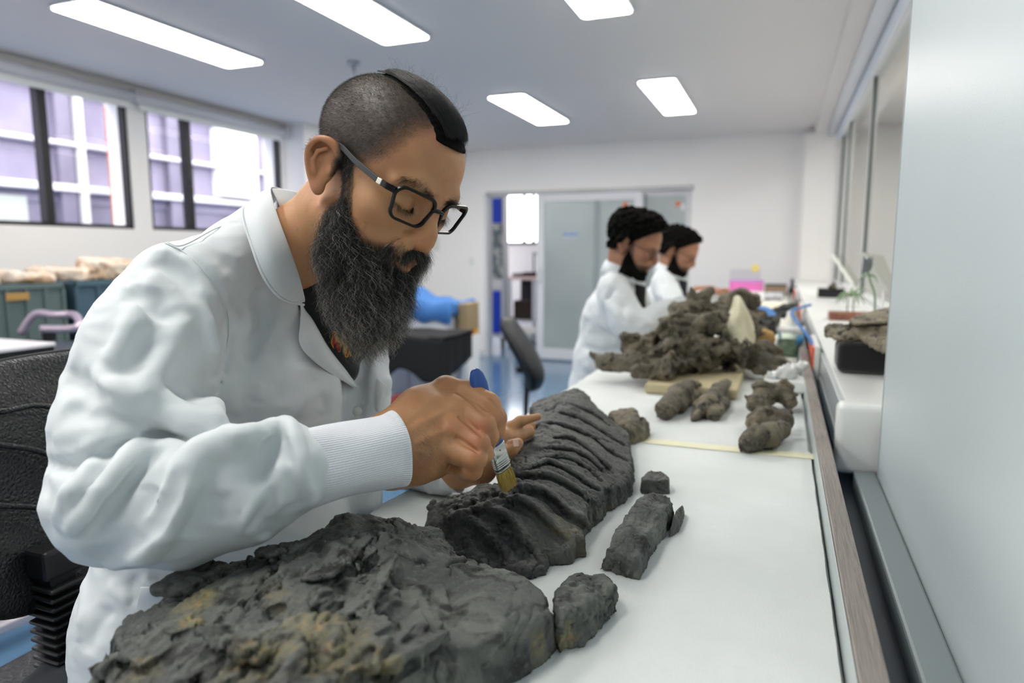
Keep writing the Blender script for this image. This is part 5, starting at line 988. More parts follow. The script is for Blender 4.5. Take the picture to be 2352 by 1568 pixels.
# inner stand of the collar behind the neck
cloth('collar_stand', [[P(622, 432, .93), P(655, 434, .985), P(700, 446, 1.03), P(745, 470, 1.07)], [P(640, 470, .925), P(670, 470, .98), P(705, 476, 1.03), P(745, 500, 1.07)], [P(652, 520, .94), P(680, 505, .99), P(710, 505, 1.04), P(748, 540, 1.08)]], M_coat, coat, .002)
tube('collar_piping', spline([p+np.array([0, 0, -.0005]) for p in cout], 6), .0018, M_coat, collar, 8)
lap = [[onc(694, 640, .004), onc(712, 690, .006), onc(752, 765, .006), onc(790, 835, .005), onc(822, 893, .003)],
       [onc(684, 665, .014), onc(703, 715, .018), onc(728, 775, .017), onc(765, 835, .014), onc(818, 890, .006)],
       [onc(690, 696, .010), onc(690, 745, .012), onc(688, 793, .011), onc(735, 842, .010), onc(816, 892, .005)]]
lapel = cloth('lapel', lap, M_coat, coat, .0024); lapel['label'] = 'broad notched coat lapel'
# breast pocket on the far front, button
cloth('breast_pocket', [[P(866, 868, 1.075), P(878, 876, 1.07), P(888, 884, 1.075)], [P(862, 905, 1.07), P(873, 910, 1.065), P(884, 912, 1.075)], [P(858, 940, 1.07), P(868, 945, 1.065), P(877, 945, 1.075)]], M_coat, coat, .003)
c = onc(821, 945, .003); bm = bmesh.new(); bmesh.ops.create_cone(bm, cap_ends=True, segments=24, radius1=.0085, radius2=.0075, depth=.003, matrix=Matrix.Translation(c) @ (Vector(CC-c).to_track_quat('Z', 'Y').to_matrix().to_4x4())); 
bobj('button', bm, mat('pearl_button', 'D9DDD8', .25), coat, True)
nl = [LHV.hit(x, y, .6, 1.5)+(CC-LHV.hit(x, y, .6, 1.5))*.0035 for x, y in ((1178, 1010), (1190, 1009), (1192, 1024), (1180, 1026))]; mobj('thumbnail', nl+[q-(CC-q)*.006 for q in nl], [(0, 1, 2, 3), (7, 6, 5, 4), (0, 4, 5, 1), (1, 5, 6, 2), (2, 6, 7, 3), (3, 7, 4, 0)], mat('nail', 'C9A596', .3), man, False)
cloth('hip_pocket', [[onc(322, 1347, .003), onc(360, 1347, .004), onc(410, 1350, .004)], [onc(316, 1375, .004), onc(356, 1376, .005), onc(405, 1378, .005)], [onc(310, 1408, .003), onc(350, 1410, .004), onc(400, 1412, .004)]], M_coat, coat, .0025)
# knitted cuffs: lofted ribbed sleeves
def cuff(name, rings, m, parent, ribs=100, amp=.0003, roll=.003, seg=504):
    """rings: list of (centre, radius_a, radius_b, axis up vector)"""
    R_ = np.array([np.concatenate([c, [ra, rb]]) for c, ra, rb in rings]); R_ = spline(R_, 5); cs = R_[:, :3]; t = np.gradient(cs, axis=0); t /= np.linalg.norm(t, axis=1)[:, None]
    V = []; n = len(cs); extra = [(-1, -.0000, -roll*.4), (-1, -.001, -roll)]
    for i in range(n):
        u = np.array([0, 0, 1.])-t[i]*t[i][2]; u /= np.linalg.norm(u); w = np.cross(t[i], u); ra, rb = R_[i, 3:5]
        for k in range(seg):
            a = 2*math.pi*k/seg; q = 1+0*a; rad = amp*math.cos(a*ribs); wob = .0015*math.sin(3*a+i*.35)+.001*math.sin(5*a-i*.2)
            V.append(cs[i]+u*math.cos(a)*(ra+rad+wob)+w*math.sin(a)*(rb+rad+wob))
    Fc = [(i*seg+k, i*seg+(k+1) % seg, (i+1)*seg+(k+1) % seg, (i+1)*seg+k) for i in range(n-1) for k in range(seg)]
    o = mobj(name, V, Fc, m, parent); md = o.modifiers.new('thickness', 'SOLIDIFY'); md.thickness = .0028; md.offset = -1; return o
cuff('cuff', [(P(690, 1078, .742), .0437, .034), (P(740, 1068, .752), .0432, .035), (P(820, 1050, .775), .0415, .036), (P(880, 1038, .802), .0436, .038), (P(909, 1031, .813), .0455, .040)], M_knit, coat)['label'] = 'ribbed white knit cuff'
cuff('cuff', [(P(990, 1085, 1.13), .033, .03), (P(1025, 1087, 1.115), .031, .029), (P(1050, 1086, 1.105), .032, .030)], M_knit, coat, 90)['label'] = 'ribbed white knit cuff'
# T-shirt
TS = Vol(P(760, 720, 1.03)-.24, P(760, 720, 1.03)+.20, .005)
TS.chain([P(640, 640, 1.01), P(690, 660, 1.02), P(745, 760, 1.045), P(785, 850, 1.07)], [.045, .052, .048, .026], .03); TS.chain([P(780, 640, 1.12), P(800, 740, 1.13), P(810, 800, 1.12)], [.05, .05, .03], .04)
vt2, ft2 = TS.mesh(); ft2 = outward(vt2, ft2); tee = mobj('tshirt', vt2, ft2, M_tee, man)
def tee_at(x, y, off): q = TS.hit(x, y, .5, 1.6); r = (CC-q)/np.linalg.norm(CC-q); return q+r*off
nA = tee_at(688, 612, .002), tee_at(720, 700, .002)
# red letters with a yellow outline printed on the shirt, following its surface
def letter(poly, m, off, nm):
    from mathutils.geometry import tessellate_polygon
    tris = tessellate_polygon([[Vector((x, y, 0)) for x, y in poly]]); top = [tee_at(x, y, off) for x, y in poly]; bot = [tee_at(x, y, off-.0012) for x, y in poly]; n = len(poly)
    Fc = [tuple(t) for t in tris]+[tuple(i+n for i in t)[::-1] for t in tris]+[(i, (i+1) % n, n+(i+1) % n, n+i) for i in range(n)]
    return mobj(nm, top+bot, Fc, m, tee, False)
Mr = mat('red_print', 'A51F16', .6); My = mat('yellow_print', 'C9A227', .6)
Mp = [(766, 763), (774, 762), (780, 783), (785, 762), (796, 761), (803, 800), (798, 818), (790, 819), (785, 788), (781, 806), (776, 806), (768, 786), (768, 800), (762, 788)]
def grow(p, e): c = np.mean(p, 0); return [tuple(np.array(q)+e*(np.array(q)-c)/np.linalg.norm(np.array(q)-c)) for q in p]
letter(grow(Mp, 2.4), My, .0016, 'letter_outline'); letter(Mp, Mr, .0022, 'letter_m')
Ap = [(801, 775), (812, 772), (818, 812), (804, 816)]; letter(grow(Ap, 2.2), My, .0016, 'letter_outline'); letter(Ap, mat('dark_red_print', '6B1510', .6), .0022, 'letter_part')
# trousers and shoes (below the bench)
TR = Vol(np.array([-1.35, .25, .0]), np.array([-.35, 1.45, .72]), .011)
for y0, y1 in ((.62, .60), (.86, .90)):
    TR.chain([(-.90, y0, .69), (-.62, y1, .65), (-.66, y1, .34), (-.68, y1, .10)], [.095, .075, .062, .052], .03)
vt3, ft3 = TR.mesh(); mobj('trousers', vt3, outward(vt3, ft3), mat('dark_trousers', '23272E', .85), man)
for y1 in (.60, .90):
    SH = Vol(np.array([-.80, y1-.08, -.01]), np.array([-.42, y1+.08, .16]), .006); SH.chain([(-.71, y1, .05), (-.60, y1, .045), (-.50, y1, .035)], [.047, .045, .035], .02); SH.cone((-.69, y1, .05), (-.68, y1, .12), .045, .042, .02); SH.cutz(.001)
    vs_, fs_ = SH.mesh(); mobj('shoe', vs_, outward(vs_, fs_), mat('black_shoe', '15161A', .5), man)

# ================================================================ eyeglasses
gl = thing('eyeglasses', 'black rectangular eyeglasses worn low on the bearded man\'s nose', 'glasses', h2w((0, .11, .015)))
M_fr = mat('black_acetate', '060608', .35, spec=.3); M_tmp = mat('matte_black_temple', '1C2026', .4); M_hg = mat('silver_hinge', 'B9B7AC', .3, metal=.9); M_lens = glass('spectacle_lens', (.95, .95, .96), .025, .0)
def rrect(cx, cz, w, hgt, r, tilt, n=7):
    pts = []
    for (sx, sz) in ((1, 1), (-1, 1), (-1, -1), (1, -1)):
        for k in range(n):
            a = math.pi/2*(k/(n-1))+{(1, 1): 0, (-1, 1): math.pi/2, (-1, -1): math.pi, (1, -1): 1.5*math.pi}[(sx, sz)]
            pts.append((cx+sx*(w/2-r)+r*math.cos(a)-(.004*(1 if sz < 0 else 0))*sx*1.0, cz+sz*(hgt/2-r)+r*math.sin(a)))
    return pts
def gy_(x, z): return .1110-1.9*x*x*1.0-.12*abs(x)+.10*z      # face-form wrap of the front
ffr = []
for s in (1, -1):
    pr = rrect(.0360*s, .0115, .054, .037, .011, 0); P3 = np.array([(x, gy_(x, z), z+.0015*abs(x)/.03) for x, z in pr]); P3 = np.vstack([P3, P3[:1]])
    nn_ = len(P3)-1; V = []; 
    ctr = P3[:-1].mean(0)
    for i in range(nn_):
        out = P3[i]-ctr; out[1] = 0; out /= np.linalg.norm(out); yv = np.array([0, 1, 0.]); th = .0024+.0016*max(0, out[2])
        for a_, b_ in ((-.001, -.0022), (th, -.0022), (th, .0018), (-.001, .0018)): V.append(P3[i]+out*a_+yv*b_)
    Fc = [(i*4+k, ((i+1) % nn_)*4+k, ((i+1) % nn_)*4+(k+1) % 4, i*4+(k+1) % 4) for i in range(nn_) for k in range(4)]
    fo = mobj('lens_rim', h2w(np.array(V)), Fc, M_fr, gl, False); md = fo.modifiers.new('bevel', 'BEVEL'); md.width = .0006; md.segments = 2; md.limit_method = 'ANGLE'
    cv = np.vstack([P3[:-1], [ctr+np.array([0, .0008, 0])]]); mobj('lens', h2w(cv), [(i, (i+1) % nn_, nn_) for i in range(nn_)], M_lens, gl)
    # end piece, hinge, temple
    e0 = np.array([.0655*s, gy_(.0655, .025), .026]); e1 = np.array([.0715*s, gy_(.0655, .02)-.007, .026]); e2 = np.array([.0745*s, .070, .0255]); e3 = np.array([.0775*s, .035, .029]); e4 = np.array([.0790*s, .002, .0335]); e5 = np.array([.0815*s, -.018, .026]); e6 = np.array([.080*s, -.034, .008])
    def bar(nm, pts, hw, tw, m):
        p = spline(pts, 5); V = []
        for i, q_ in enumerate(p):
            u_ = i/(len(p)-1); a = hw[0]+(hw[1]-hw[0])*u_
            for dx, dz in ((-tw, -a), (tw, -a), (tw, a), (-tw, a)): V.append(q_+np.array([dx, 0, dz]))
        n_r = len(p); Fc = [(i*4+k, i*4+(k+1) % 4, (i+1)*4+(k+1) % 4, (i+1)*4+k) for i in range(n_r-1) for k in range(4)]+[(3, 2, 1, 0), tuple((n_r-1)*4+k for k in range(4))]
        o = mobj(nm, h2w(np.array(V)), Fc, m, gl, False); md = o.modifiers.new('bevel', 'BEVEL'); md.width = .0007; md.segments = 2; return o
    bar('end_piece', [e0+np.array([-.004*s, .0, 0]), e0, e1, e1*.6+e2*.4], (.0038, .0036), .0016, M_fr); bar('hinge', [e1*.6+e2*.4, e1*.25+e2*.75], (.0036, .0034), .0019, M_hg); bar('temple', [e1*.25+e2*.75, e3, e4, e5, e6], (.0036, .0026), .0013, M_tmp)
tube('bridge', h2w(np.array(spline([(.0105, gy_(.01, .02)-.0005, .019), (.004, .1130, .0205), (-.004, .1130, .0205), (-.0105, gy_(.01, .02)-.0005, .019)], 5))), .0024, M_fr, gl, 10)

# ================================================================ paint brush
br = thing('paintbrush', 'small blue handled paintbrush with yellow bristles held over the ribbed block', 'brush', P(1162, 1120, .945))
bA, bB = P(1090, 848, .862), P(1167, 1118, .945); ax_ = (bB-bA)/np.linalg.norm(bB-bA); BL = np.linalg.norm(bB-bA)
vw = (CC-(bA+bB)/2); vw /= np.linalg.norm(vw); wide = np.cross(ax_, vw); wide /= np.linalg.norm(wide); wide = wide*.80+vw*.60; wide -= ax_*(wide@ax_); wide /= np.linalg.norm(wide); thn = np.cross(wide, ax_)
if thn@vw < 0: thn = -thn
def loft(name, secs, m, parent, seg=28, power=.55, bend=0):
    V = []
    for s, a, b in secs:
        for k in range(seg):
            t = 2*math.pi*k/seg; cx, sx = math.cos(t), math.sin(t); V.append(bA+ax_*(s*BL)+wide*a*1.09*math.copysign(abs(cx)**power, cx)+thn*b*1.09*math.copysign(abs(sx)**power, sx)+wide*bend*max(0, s-.8)**2)
    n = len(secs); Fc = [(i*seg+k, i*seg+(k+1) % seg, (i+1)*seg+(k+1) % seg, (i+1)*seg+k) for i in range(n-1) for k in range(seg)]+[tuple(range(seg))[::-1], tuple((n-1)*seg+k for k in range(seg))]
    return mobj(name, V, Fc, m, parent)
M_bl = mat('blue_plastic_handle', '1C4E9C', .3, coat=.3); M_fer = mat('steel_ferrule', 'C8C8C4', .22, metal=1.0); M_hole_shade = mat('painted_hole_shade', '0D2450', .5)
loft('handle', [(0, .0035, .0028), (.012, .0060, .0040), (.05, .0095, .0048), (.12, .0115, .0052), (.22, .0105, .0055), (.35, .0080, .0058), (.5, .0085, .0058), (.58, .0108, .0056), (.625, .0112, .0052)], M_bl, br, 28, .75)
bm = bmesh.new(); bmesh.ops.create_cone(bm, cap_ends=True, segments=20, radius1=.0038, radius2=.0038, depth=.0112, matrix=Matrix.Translation(bA+ax_*.135*BL) @ Vector(thn).to_track_quat('Z', 'Y').to_matrix().to_4x4()); bobj('hole_shade_plug', bm, M_hole_shade, br, True)  # solid plug, its dark blue paints the shade inside the hanging hole
fs = [(.612, .0110, .0050), (.62, .0118, .0056), (.70, .0116, .0054)]
for k in range(4): fs += [(.735+k*.018, .0116, .0054), (.741+k*.018, .0123, .0061), (.748+k*.018, .0116, .0054)]
fs += [(.825, .0115, .0054), (.83, .0118, .0057), (.835, .0112, .0050)]
loft('ferrule', fs, M_fer, br, 32, .6)
bm = bmesh.new(); bmesh.ops.create_cone(bm, cap_ends=True, segments=12, radius1=.0013, radius2=.0010, depth=.0016, matrix=Matrix.Translation(bA+ax_*.655*BL+thn*.0058) @ Vector(thn).to_track_quat('Z', 'Y').to_matrix().to_4x4()); bobj('rivet', bm, mat('brass_rivet', '8A6A3A', .35, metal=1), br, True)
M_bris = hair_mat('yellow_bristles', 'C4A348', 'EAD78E', .4, .5)
r_ = np.random.default_rng(8); n = 2600; uu, ww = r_.uniform(-1, 1, n), r_.uniform(-1, 1, n); base = bA+ax_*(.83*BL)+np.outer(uu*.0104, wide)+np.outer(ww*.0045, thn); tt = np.linspace(0, 1, 7)[None, :, None]
endp = bA+ax_*(BL*(1.0+r_.normal(0, .008, n)))[:, None]+np.outer(uu*.0110+r_.normal(0, .0006, n), wide)+np.outer(ww*.0042+r_.normal(0, .0006, n), thn)+np.array([.002, 0, 0]); S = base[:, None]*(1-tt)+endp[:, None]*tt+(np.outer(uu, wide)*.0016)[:, None]*np.sin(tt*math.pi)
curves('bristles', S, .00013, M_bris, br, .5)['kind'] = 'stuff'
loft('bristle_root', [(.826, .0104, .0044), (.86, .0098, .0040), (.95, .0085, .0030)], mat('bristle_core', '8F7A36', .7), br)
# ================================================================ the two colleagues at the far bench
M_hair2 = mat('short_black_hair', '070605', .9, spec=.12, bumps=((160, .8, .006, 4),)); M_shirt = mat('dark_shirt', '14151A', .85); M_wire = mat('thin_metal_frame', '3A342E', .35, metal=.6)
def colleague(label, ex, ey, D, quiff, yaw, pitch, hand_px, seed, garment):
    k = 2.6/D; Q = lambda dx, dy, dd=0: P(ex+dx*k, ey+dy*k, D+dd)
    R_ = rot_zxy(math.radians(yaw), math.radians(pitch), 0); O = Q(0, 0, .075); W_ = lambda p: O+np.asarray(p)@R_.T; Wi = lambda p: (np.asarray(p)-O)@R_
    t = thing('person', label, 'person', (Q(-60, 0)[0], Q(0, 0, .2)[1], 0), 'colleagues in lab coats at the far bench')
    nb = Wi(Q(-25, 85, .12)); HV = head_volume(.0042, ([(0, -.03, -.03), nb], [.048, .056]), False, lo=(-.12, -.16, -.20), lids=True)
    v, f = HV.mesh(); f = outward(v, f); a = beard_mask(v)
    BVv = Vol(np.minimum(O, Q(-60, 320))-.32, O+np.array([.62, .52, .10]), .011)
    BVv.chain([Q(-20, 90, .15), Q(-50, 180, .17), Q(-70, 330, .19)], [.05, .09, .10], .03); BVv.chain([Q(-35, 115, .04), Q(-2, 172, -.02), Q(95, 145, -.02)], [.035, .028, .025], .02); BVv.chain([Q(5, 95, .33), Q(50, 180, .36), Q(130, 160, .22)], [.04, .035, .03], .02)
    vb_, fb_ = BVv.mesh(); fb_ = outward(vb_, fb_)
    hs = []
    for (hx, hy, hd, s) in hand_px:
        c = P(hx, hy, hd); HV2 = Vol(c-.11, c+.12, .004); HV2.chain([c+np.array([-.09, -.0, .0]), c+np.array([-.02, 0, .0])], [.026, .03], .01); HV2.ell(c, (.042, .036, .018), .012)
        for q_ in range(4): y_ = (-.026+.0175*q_)*s; HV2.chain([c+np.array([.03, y_, .002]), c+np.array([.062, y_*1.1, .008]), c+np.array([.086-.004*abs(q_-1.5), y_*1.1, -.008])], [.0095, .0088, .0072], .003)
        HV2.chain([c+np.array([-.01, -.03*s, 0]), c+np.array([.022, -.052*s, -.004]), c+np.array([.046, -.055*s, -.012])], [.012, .010, .0085], .006)
        vh, fh = HV2.mesh(); hs.append((vh, outward(vh, fh)))
    bv_, bf_ = join([(W_(v), f), (vb_, fb_)]+hs); body = mobj('body', bv_, bf_, M_skin2, t); attr(body, 'stubble', .75*a)
    # hair and beard volumes follow the skull
    for nm, msk, th in (('hair', None, .010), ('beard', 1, .009)):
        g = Vol(HV.lo, HV.hi if False else HV.lo+HV.h*(HV.n-1), HV.h); g.d = g.d[:HV.n[0], :HV.n[1], :HV.n[2]]
        X, Y, Z = np.meshgrid(HV.ax[0], HV.ax[1], HV.ax[2], indexing='ij'); q = np.stack([X.ravel(), Y.ravel(), Z.ravel()], 1)
        d = HV.d.ravel().copy(); nz = (.012 if msk is None else .005)*fbm(q*55+seed, 3)
        if msk is None:
            fl = np.interp(q[:, 2], [-.04, .0, .03, .06, .10, .14], [-.02, .006, .022, .050, .088, .13]); reg = np.maximum(q[:, 1]-fl, np.interp(q[:, 1], [-.10, -.04, -.01, .03], [-.045, -.03, .012, .0])-q[:, 2]); ear = np.exp(-(((np.abs(q[:, 0])-.085)/.016)**2+((q[:, 1]+.012)/.026)**2+((q[:, 2]-.004)/.034)**2)); reg = np.maximum(reg, (ear-.35)*.03)
            thk = th+quiff*sstep(q[:, 2], .05, .13)*(.4+.6*sstep(q[:, 1], -.05, .09))
        else:
            reg = np.maximum((.45-beard_mask(q))*.02, np.interp(q[:, 2], [-.05, -.02, .0, .03], [.06, .012, -.004, -.02])*1.0-q[:, 1]*(-0)-q[:, 1]+0*q[:, 1] if False else np.maximum(q[:, 2]-np.interp(q[:, 1], [.0, .025, .05, .07, .085, .11], [.005, -.018, -.040, -.060, -.068, -.070]), .006-q[:, 1])); thk = th-.004+.008*sstep(-q[:, 2], .05, .10)
        g.d = np.maximum(d-thk+nz, reg).astype(np.float32).reshape(HV.n); g.n = HV.n
        vv, ff = g.mesh(); ff = outward(vv, ff); mobj(nm, W_(vv), ff, M_hair2, t)
    # coat
    CV = Vol(np.minimum(O, Q(-60, 340))-np.array([.34, .30, .30]), O+np.array([.62, .58, -.03]), .0085)
    CV.chain([Q(-22, 88, .17), Q(-42, 170, .17), Q(-62, 260, .18), Q(-72, 340, .2), Q(-76, 440, .2)], [.080, .114, .114, .120, .135], .04); CV.chain([Q(-40, 100, .04), Q(-22, 62, .15), Q(5, 85, .33)], [.062, .055, .055], .05)
    CV.chain([Q(-38, 105, .03), Q(-6, 175, -.04), Q(25, 192, -.05), Q(75, 158, -.04), Q(115, 140, -.02)], [.068, .068, .062, .052, .042], .012)
    CV.chain([Q(5, 95, .33), Q(45, 180, .36), Q(130, 162, .22)], [.055, .05, .04], .02)
    CV.chain([Q(14, 40, .12), Q(26, 90, .10), Q(42, 150, .11)], [.042, .026, .006], .01, True)
    r_ = np.random.default_rng(seed)
    kx = lambda *pts: [(ex+x*k, ey+y*k) for x, y in pts]
    CV.creases([(kx((-35, 95), (-60, 160), (-50, 210)), -.020, .014), (kx((-60, 130), (-30, 150), (0, 190)), .014, .016), (kx((-80, 190), (-40, 210), (0, 215)), -.018, .014), (kx((0, 200), (35, 180), (60, 190)), .014, .014), (kx((30, 175), (50, 190), (90, 180)), -.012, .010), (kx((-110, 230), (-60, 245), (-20, 235)), -.016, .014), (kx((-110, 270), (-70, 285), (-30, 280)), .014, .014), (kx((-100, 300), (-60, 310), (-30, 330)), -.016, .014), (kx((-20, 130), (-15, 170), (0, 185)), -.014, .012), (kx((-90, 120), (-100, 170)), .01, .02)], D-.8, D+1)
    vq_, fq_ = CV.mesh(); fq_ = outward(vq_, fq_); vq_ = displace(vq_, fq_, .008, 9, 3, .5, .3)
    co = mobj('lab_coat', vq_, fq_, M_coat, t)
    G = []
    for i, a_ in enumerate(np.linspace(-.25*math.pi, 1.30*math.pi, 15)):
        ca, sa = math.cos(a_+math.pi/2+.3), math.sin(a_+math.pi/2+.3); c = Q(-14, 62, .13); up_ = .028+.026*math.sin(a_)
        G.append([c+np.array([.064*ca, .070*sa, up_]), c+np.array([.078*ca, .085*sa, up_-.004]), c+np.array([.100*ca, .108*sa, up_-.055])])
    sheet('collar', G, M_coat, co, .004)
    SV = Vol(Q(10, 90, .12)-.16, Q(10, 90, .12)+.16, .008); SV.chain([Q(-8, 62, .13), Q(6, 100, .14), Q(20, 150, .16)], [.052, .048, .03], .02); vs_, fs_ = SV.mesh(); mobj(garment[0], vs_, outward(vs_, fs_), garment[1], t)
    TRv = Vol(np.array([O[0]-.42, O[1]-.15, 0]), np.array([O[0]+.12, O[1]+.48, .80]), .014); cx, cy = Q(-60, 340, .2)[0], Q(-60, 340, .2)[1]
    for s in (-.09, .09): TRv.chain([(cx, cy+s, .62), (O[0]-.02, cy+s, .60), (O[0]-.05, cy+s, .35), (O[0]-.06, cy+s, .08)], [.085, .070, .055, .05], .02); TRv.chain([(O[0]-.09, cy+s, .05), (O[0]+.08, cy+s, .04)], [.045, .035], .02)
    TRv.cutz(.001); vs_, fs_ = TRv.mesh(); mobj('trousers', vs_, outward(vs_, fs_), M_shirt, t)
    g = thing('eyeglasses', 'thin framed glasses on the '+('nearer' if D < 3 else 'farther')+' of the two colleagues', 'glasses', W_((0, .11, .01)))
    for s in (1, -1):
        pr = rrect(.033*s, .008, .046, .034, .012, 0, 4); tube('lens_rim', W_(np.array([(x, .106-.10*abs(x), z) for x, z in pr+pr[:1]])), .0016, M_wire, g, 6, False)
        tube('temple', W_(np.array([(.058*s, .100, .014), (.074*s, .05, .018), (.079*s, .0, .026)])), .0017, M_wire, g, 6)
    tube('bridge', W_(np.array([(.010, .105, .013), (-.010, .105, .013)])), .0015, M_wire, g, 6)
    # lab chair under the person
    ch = thing('lab_chair', 'black lab chair under the '+('nearer' if D < 3 else 'farther')+' of the two seated colleagues', 'chair', (cx, cy, 0), 'black lab chairs')
    box('seat', (cx-.20, cy-.22, .455), (cx+.22, cy+.22, .515), M_blackpl, ch, .02); tube('gas_column', [(cx, cy, .06), (cx, cy, .455)], .022, M_blackpl, ch)
    for q_ in range(5): a_ = q_*2*math.pi/5; box('base_leg', (0, -.018, .045), (.27, .018, .075), M_blackpl, ch, .005, Matrix.Translation((cx, cy, 0)) @ Matrix.Rotation(a_, 4, 'Z'))
    return t
colleague('nearer dark haired colleague in a white coat, seated behind the skull pile', 1448, 566, 2.62, .022, -92, -24, ((1588, 712, 2.72, 1), (1600, 708, 2.9, -1)), 3, ('sweater', M_shirt))
colleague('farther colleague in a white coat, seated against the pale wall', 1552, 580, 3.62, .012, -96, -26, ((1640, 668, 3.60, 1), (1672, 674, 3.66, -1)), 8, ('shirt', mat('navy_shirt', '1B2233', .85)))

# ================================================================ the bearded man's chair
M_lea = mat('black_grained_leather', '17191C', .38, bumps=((140, .9, .0022, 1, 'voronoi'), (420, .3, .0008, 3)))
cx, cy = -1.0, .74
ch = thing('lab_chair', 'black grained leather chair with a ribbed rubber sleeve, behind the bearded man', 'chair', (cx, cy, 0), 'black lab chairs')
bk = []
for i in range(25):
    u = -1+2*i/24; row = []
    for j in range(21):
        w = -1+2*j/20; rr_ = (abs(u)**3.2+abs(w)**3.2)**(1/3.2) if (u or w) else 0; sc = max(abs(u), abs(w))/rr_ if rr_ > 0 else 1
        uu, ww = u*sc, w*sc; row.append((cx-.075+.05*uu*uu-.045*ww+.006*math.sin(ww*5+uu*2), cy+.02+.265*uu, .975+.185*ww))
    bk.append(row)
o = sheet('backrest', bk, M_lea, ch, .045); o.modifiers.new('round', 'BEVEL').width = .008
tube('backrest_piping', [r[-1] for r in bk], .006, M_blackpl, ch, 8)
for i, (a, b, c_) in enumerate((((.62, 1.10), (.70, 1.09), (.78, 1.02)), ((.60, 1.06), (.68, 1.02), (.76, .93)), ((.58, .98), (.66, .94), (.72, .86)))):
    pts = spline([(cx-.028-.045*((z-.975)/.185)+.05*((y-cy-.02)/.265)**2+.003, y, z) for y, z in (a, b, c_)], 6); tube('leather_fold', pts, .0045, M_lea, ch, 8)
bx_, by_ = P(140, 1400, 1.02)[0], P(140, 1400, 1.02)[1]
box('back_bar', (bx_-.020, by_-.020, .60), (bx_+.016, by_+.020, .88), M_blackpl, ch, .004)
for q_ in range(12): z = .686+q_*.0138; box('bellow_ring', (bx_-.030, by_-.030, z), (bx_+.028, by_+.030, z+.0065), M_blackpl, ch, .0035)
box('bar_clamp', (bx_-.026, by_-.03, .855), (bx_+.02, by_+.03, .90), M_blackpl, ch, .006)
bm = bmesh.new(); a_box(bm, (cx-.16, cy-.25, .595), (cx+.30, cy+.25, .668), .03, None, 4); bobj('seat', bm, M_lea, ch, True)
tube('gas_column', [(cx+.05, cy, .06), (cx+.05, cy, .595)], .024, M_blackpl, ch)
for q_ in range(5): box('base_leg', (0, -.02, .045), (.30, .02, .08), M_blackpl, ch, .006, Matrix.Translation((cx+.05, cy, 0)) @ Matrix.Rotation(q_*2*math.pi/5+.3, 4, 'Z'))
# pale star base of another stool on the floor at the lower left
c = PZ(230, 1330, .09); st_ = thing('lab_stool', 'stool with a silver star base on the blue floor behind the big chair', 'stool', (c[0], c[1], 0)); M_sil = mat('silver_paint', 'C9C4CC', .35, metal=.4)
dv = PZ(0, 1440, .07)-c; a0 = math.atan2(dv[1], dv[0])
for q_ in range(5): box('base_leg', (0, -.022, .05), (.42 if q_ == 0 else .30, .022, .085), M_sil, st_, .008, Matrix.Translation((c[0], c[1], 0)) @ Matrix.Rotation(a0+q_*2*math.pi/5, 4, 'Z')); 
for q_ in range(5): l_ = .40 if q_ == 0 else .28; a_ = a0+q_*2*math.pi/5; tube('caster', [(c[0]+l_*math.cos(a_), c[1]+l_*math.sin(a_)-.02, .025), (c[0]+l_*math.cos(a_), c[1]+l_*math.sin(a_)+.02, .025)], .025, M_blackpl, st_, 14)
tube('gas_column', [(c[0], c[1], .05), (c[0], c[1], .50)], .025, M_sil, st_); bm = bmesh.new(); bmesh.ops.create_cone(bm, cap_ends=True, segments=32, radius1=.17, radius2=.17, depth=.06, matrix=Matrix.Translation((c[0], c[1], .53))); bobj('seat', bm, M_blackpl, st_, True)

# ================================================================ crates, cart and table at the left
def crate(name, x0, y0, x1, y1, z0, z1, m, label):
    t = thing(name, label, 'crate', ((x0+x1)/2, (y0+y1)/2, z0), 'plastic crates by the window wall'); w = .006
    for nm, lo, hi in (('floor_panel', (x0, y0, z0), (x1, y1, z0+w)), ('side', (x0, y0, z0+w), (x0+w, y1, z1-.0)), ('side', (x1-w, y0, z0+w), (x1, y1, z1)), ('side', (x0+w, y0, z0+w), (x1-w, y0+w, z1)), ('side', (x0+w, y1-w, z0+w), (x1-w, y1, z1))): box(nm, lo, hi, m, t)
    box('rim', (x0-.012, y0-.012, z1-.03), (x1+.012, y0-.0, z1), m, t, .003); box('rim', (x1, y0-.012, z1-.03), (x1+.012, y1, z1), m, t, .003)
    n = 5
    for q_ in range(n+1): xx = x0+(x1-x0)*q_/n; box('rib', (xx-.008, y0-.012, z0), (xx+.008, y0, z1-.03), m, t)
    for q_ in range(n+1): yy = y0+(y1-y0)*q_/n; box('rib', (x1, yy-.008, z0), (x1+.012, yy+.008, z1-.03), m, t)
    box('crate_handle', (x1+.0121, (y0+y1)/2-.06, z1-.085), (x1+.016, (y0+y1)/2+.06, z1-.045), mat('handle_opening', 'B08A4E', .7), t, .004)
    return t
cz = .81
sh = thing('storage_bench', 'low dark bench under the crates by the window wall', 'bench', (-4.1, 3.0, 0)); box('bench_top', (-4.55, 1.6, cz-.04), (-3.72, 4.3, cz), M_dark, sh, .004)
for y in (1.7, 4.2):
    for x in (-4.5, -3.78): box('leg', (x-.02, y-.02, 0), (x+.02, y+.02, cz-.04), M_dark, sh)
crate('storage_crate', -4.35, 2.15, -3.80, 2.66, cz, 1.155, mat('green_grey_crate', '5E6E6E', .5), 'green grey plastic crate at the left edge under paper parcels')
crate('storage_crate', -4.35, 2.74, -3.80, 3.40, cz, 1.155, mat('blue_grey_crate', '46606E', .5), 'blue grey plastic crate right of the green grey one')
crate('storage_crate', -4.35, 3.46, -3.80, 4.10, cz, 1.12, bpy.data.materials['blue_grey_crate'], 'blue grey plastic crate hidden behind the man\'s shoulder')
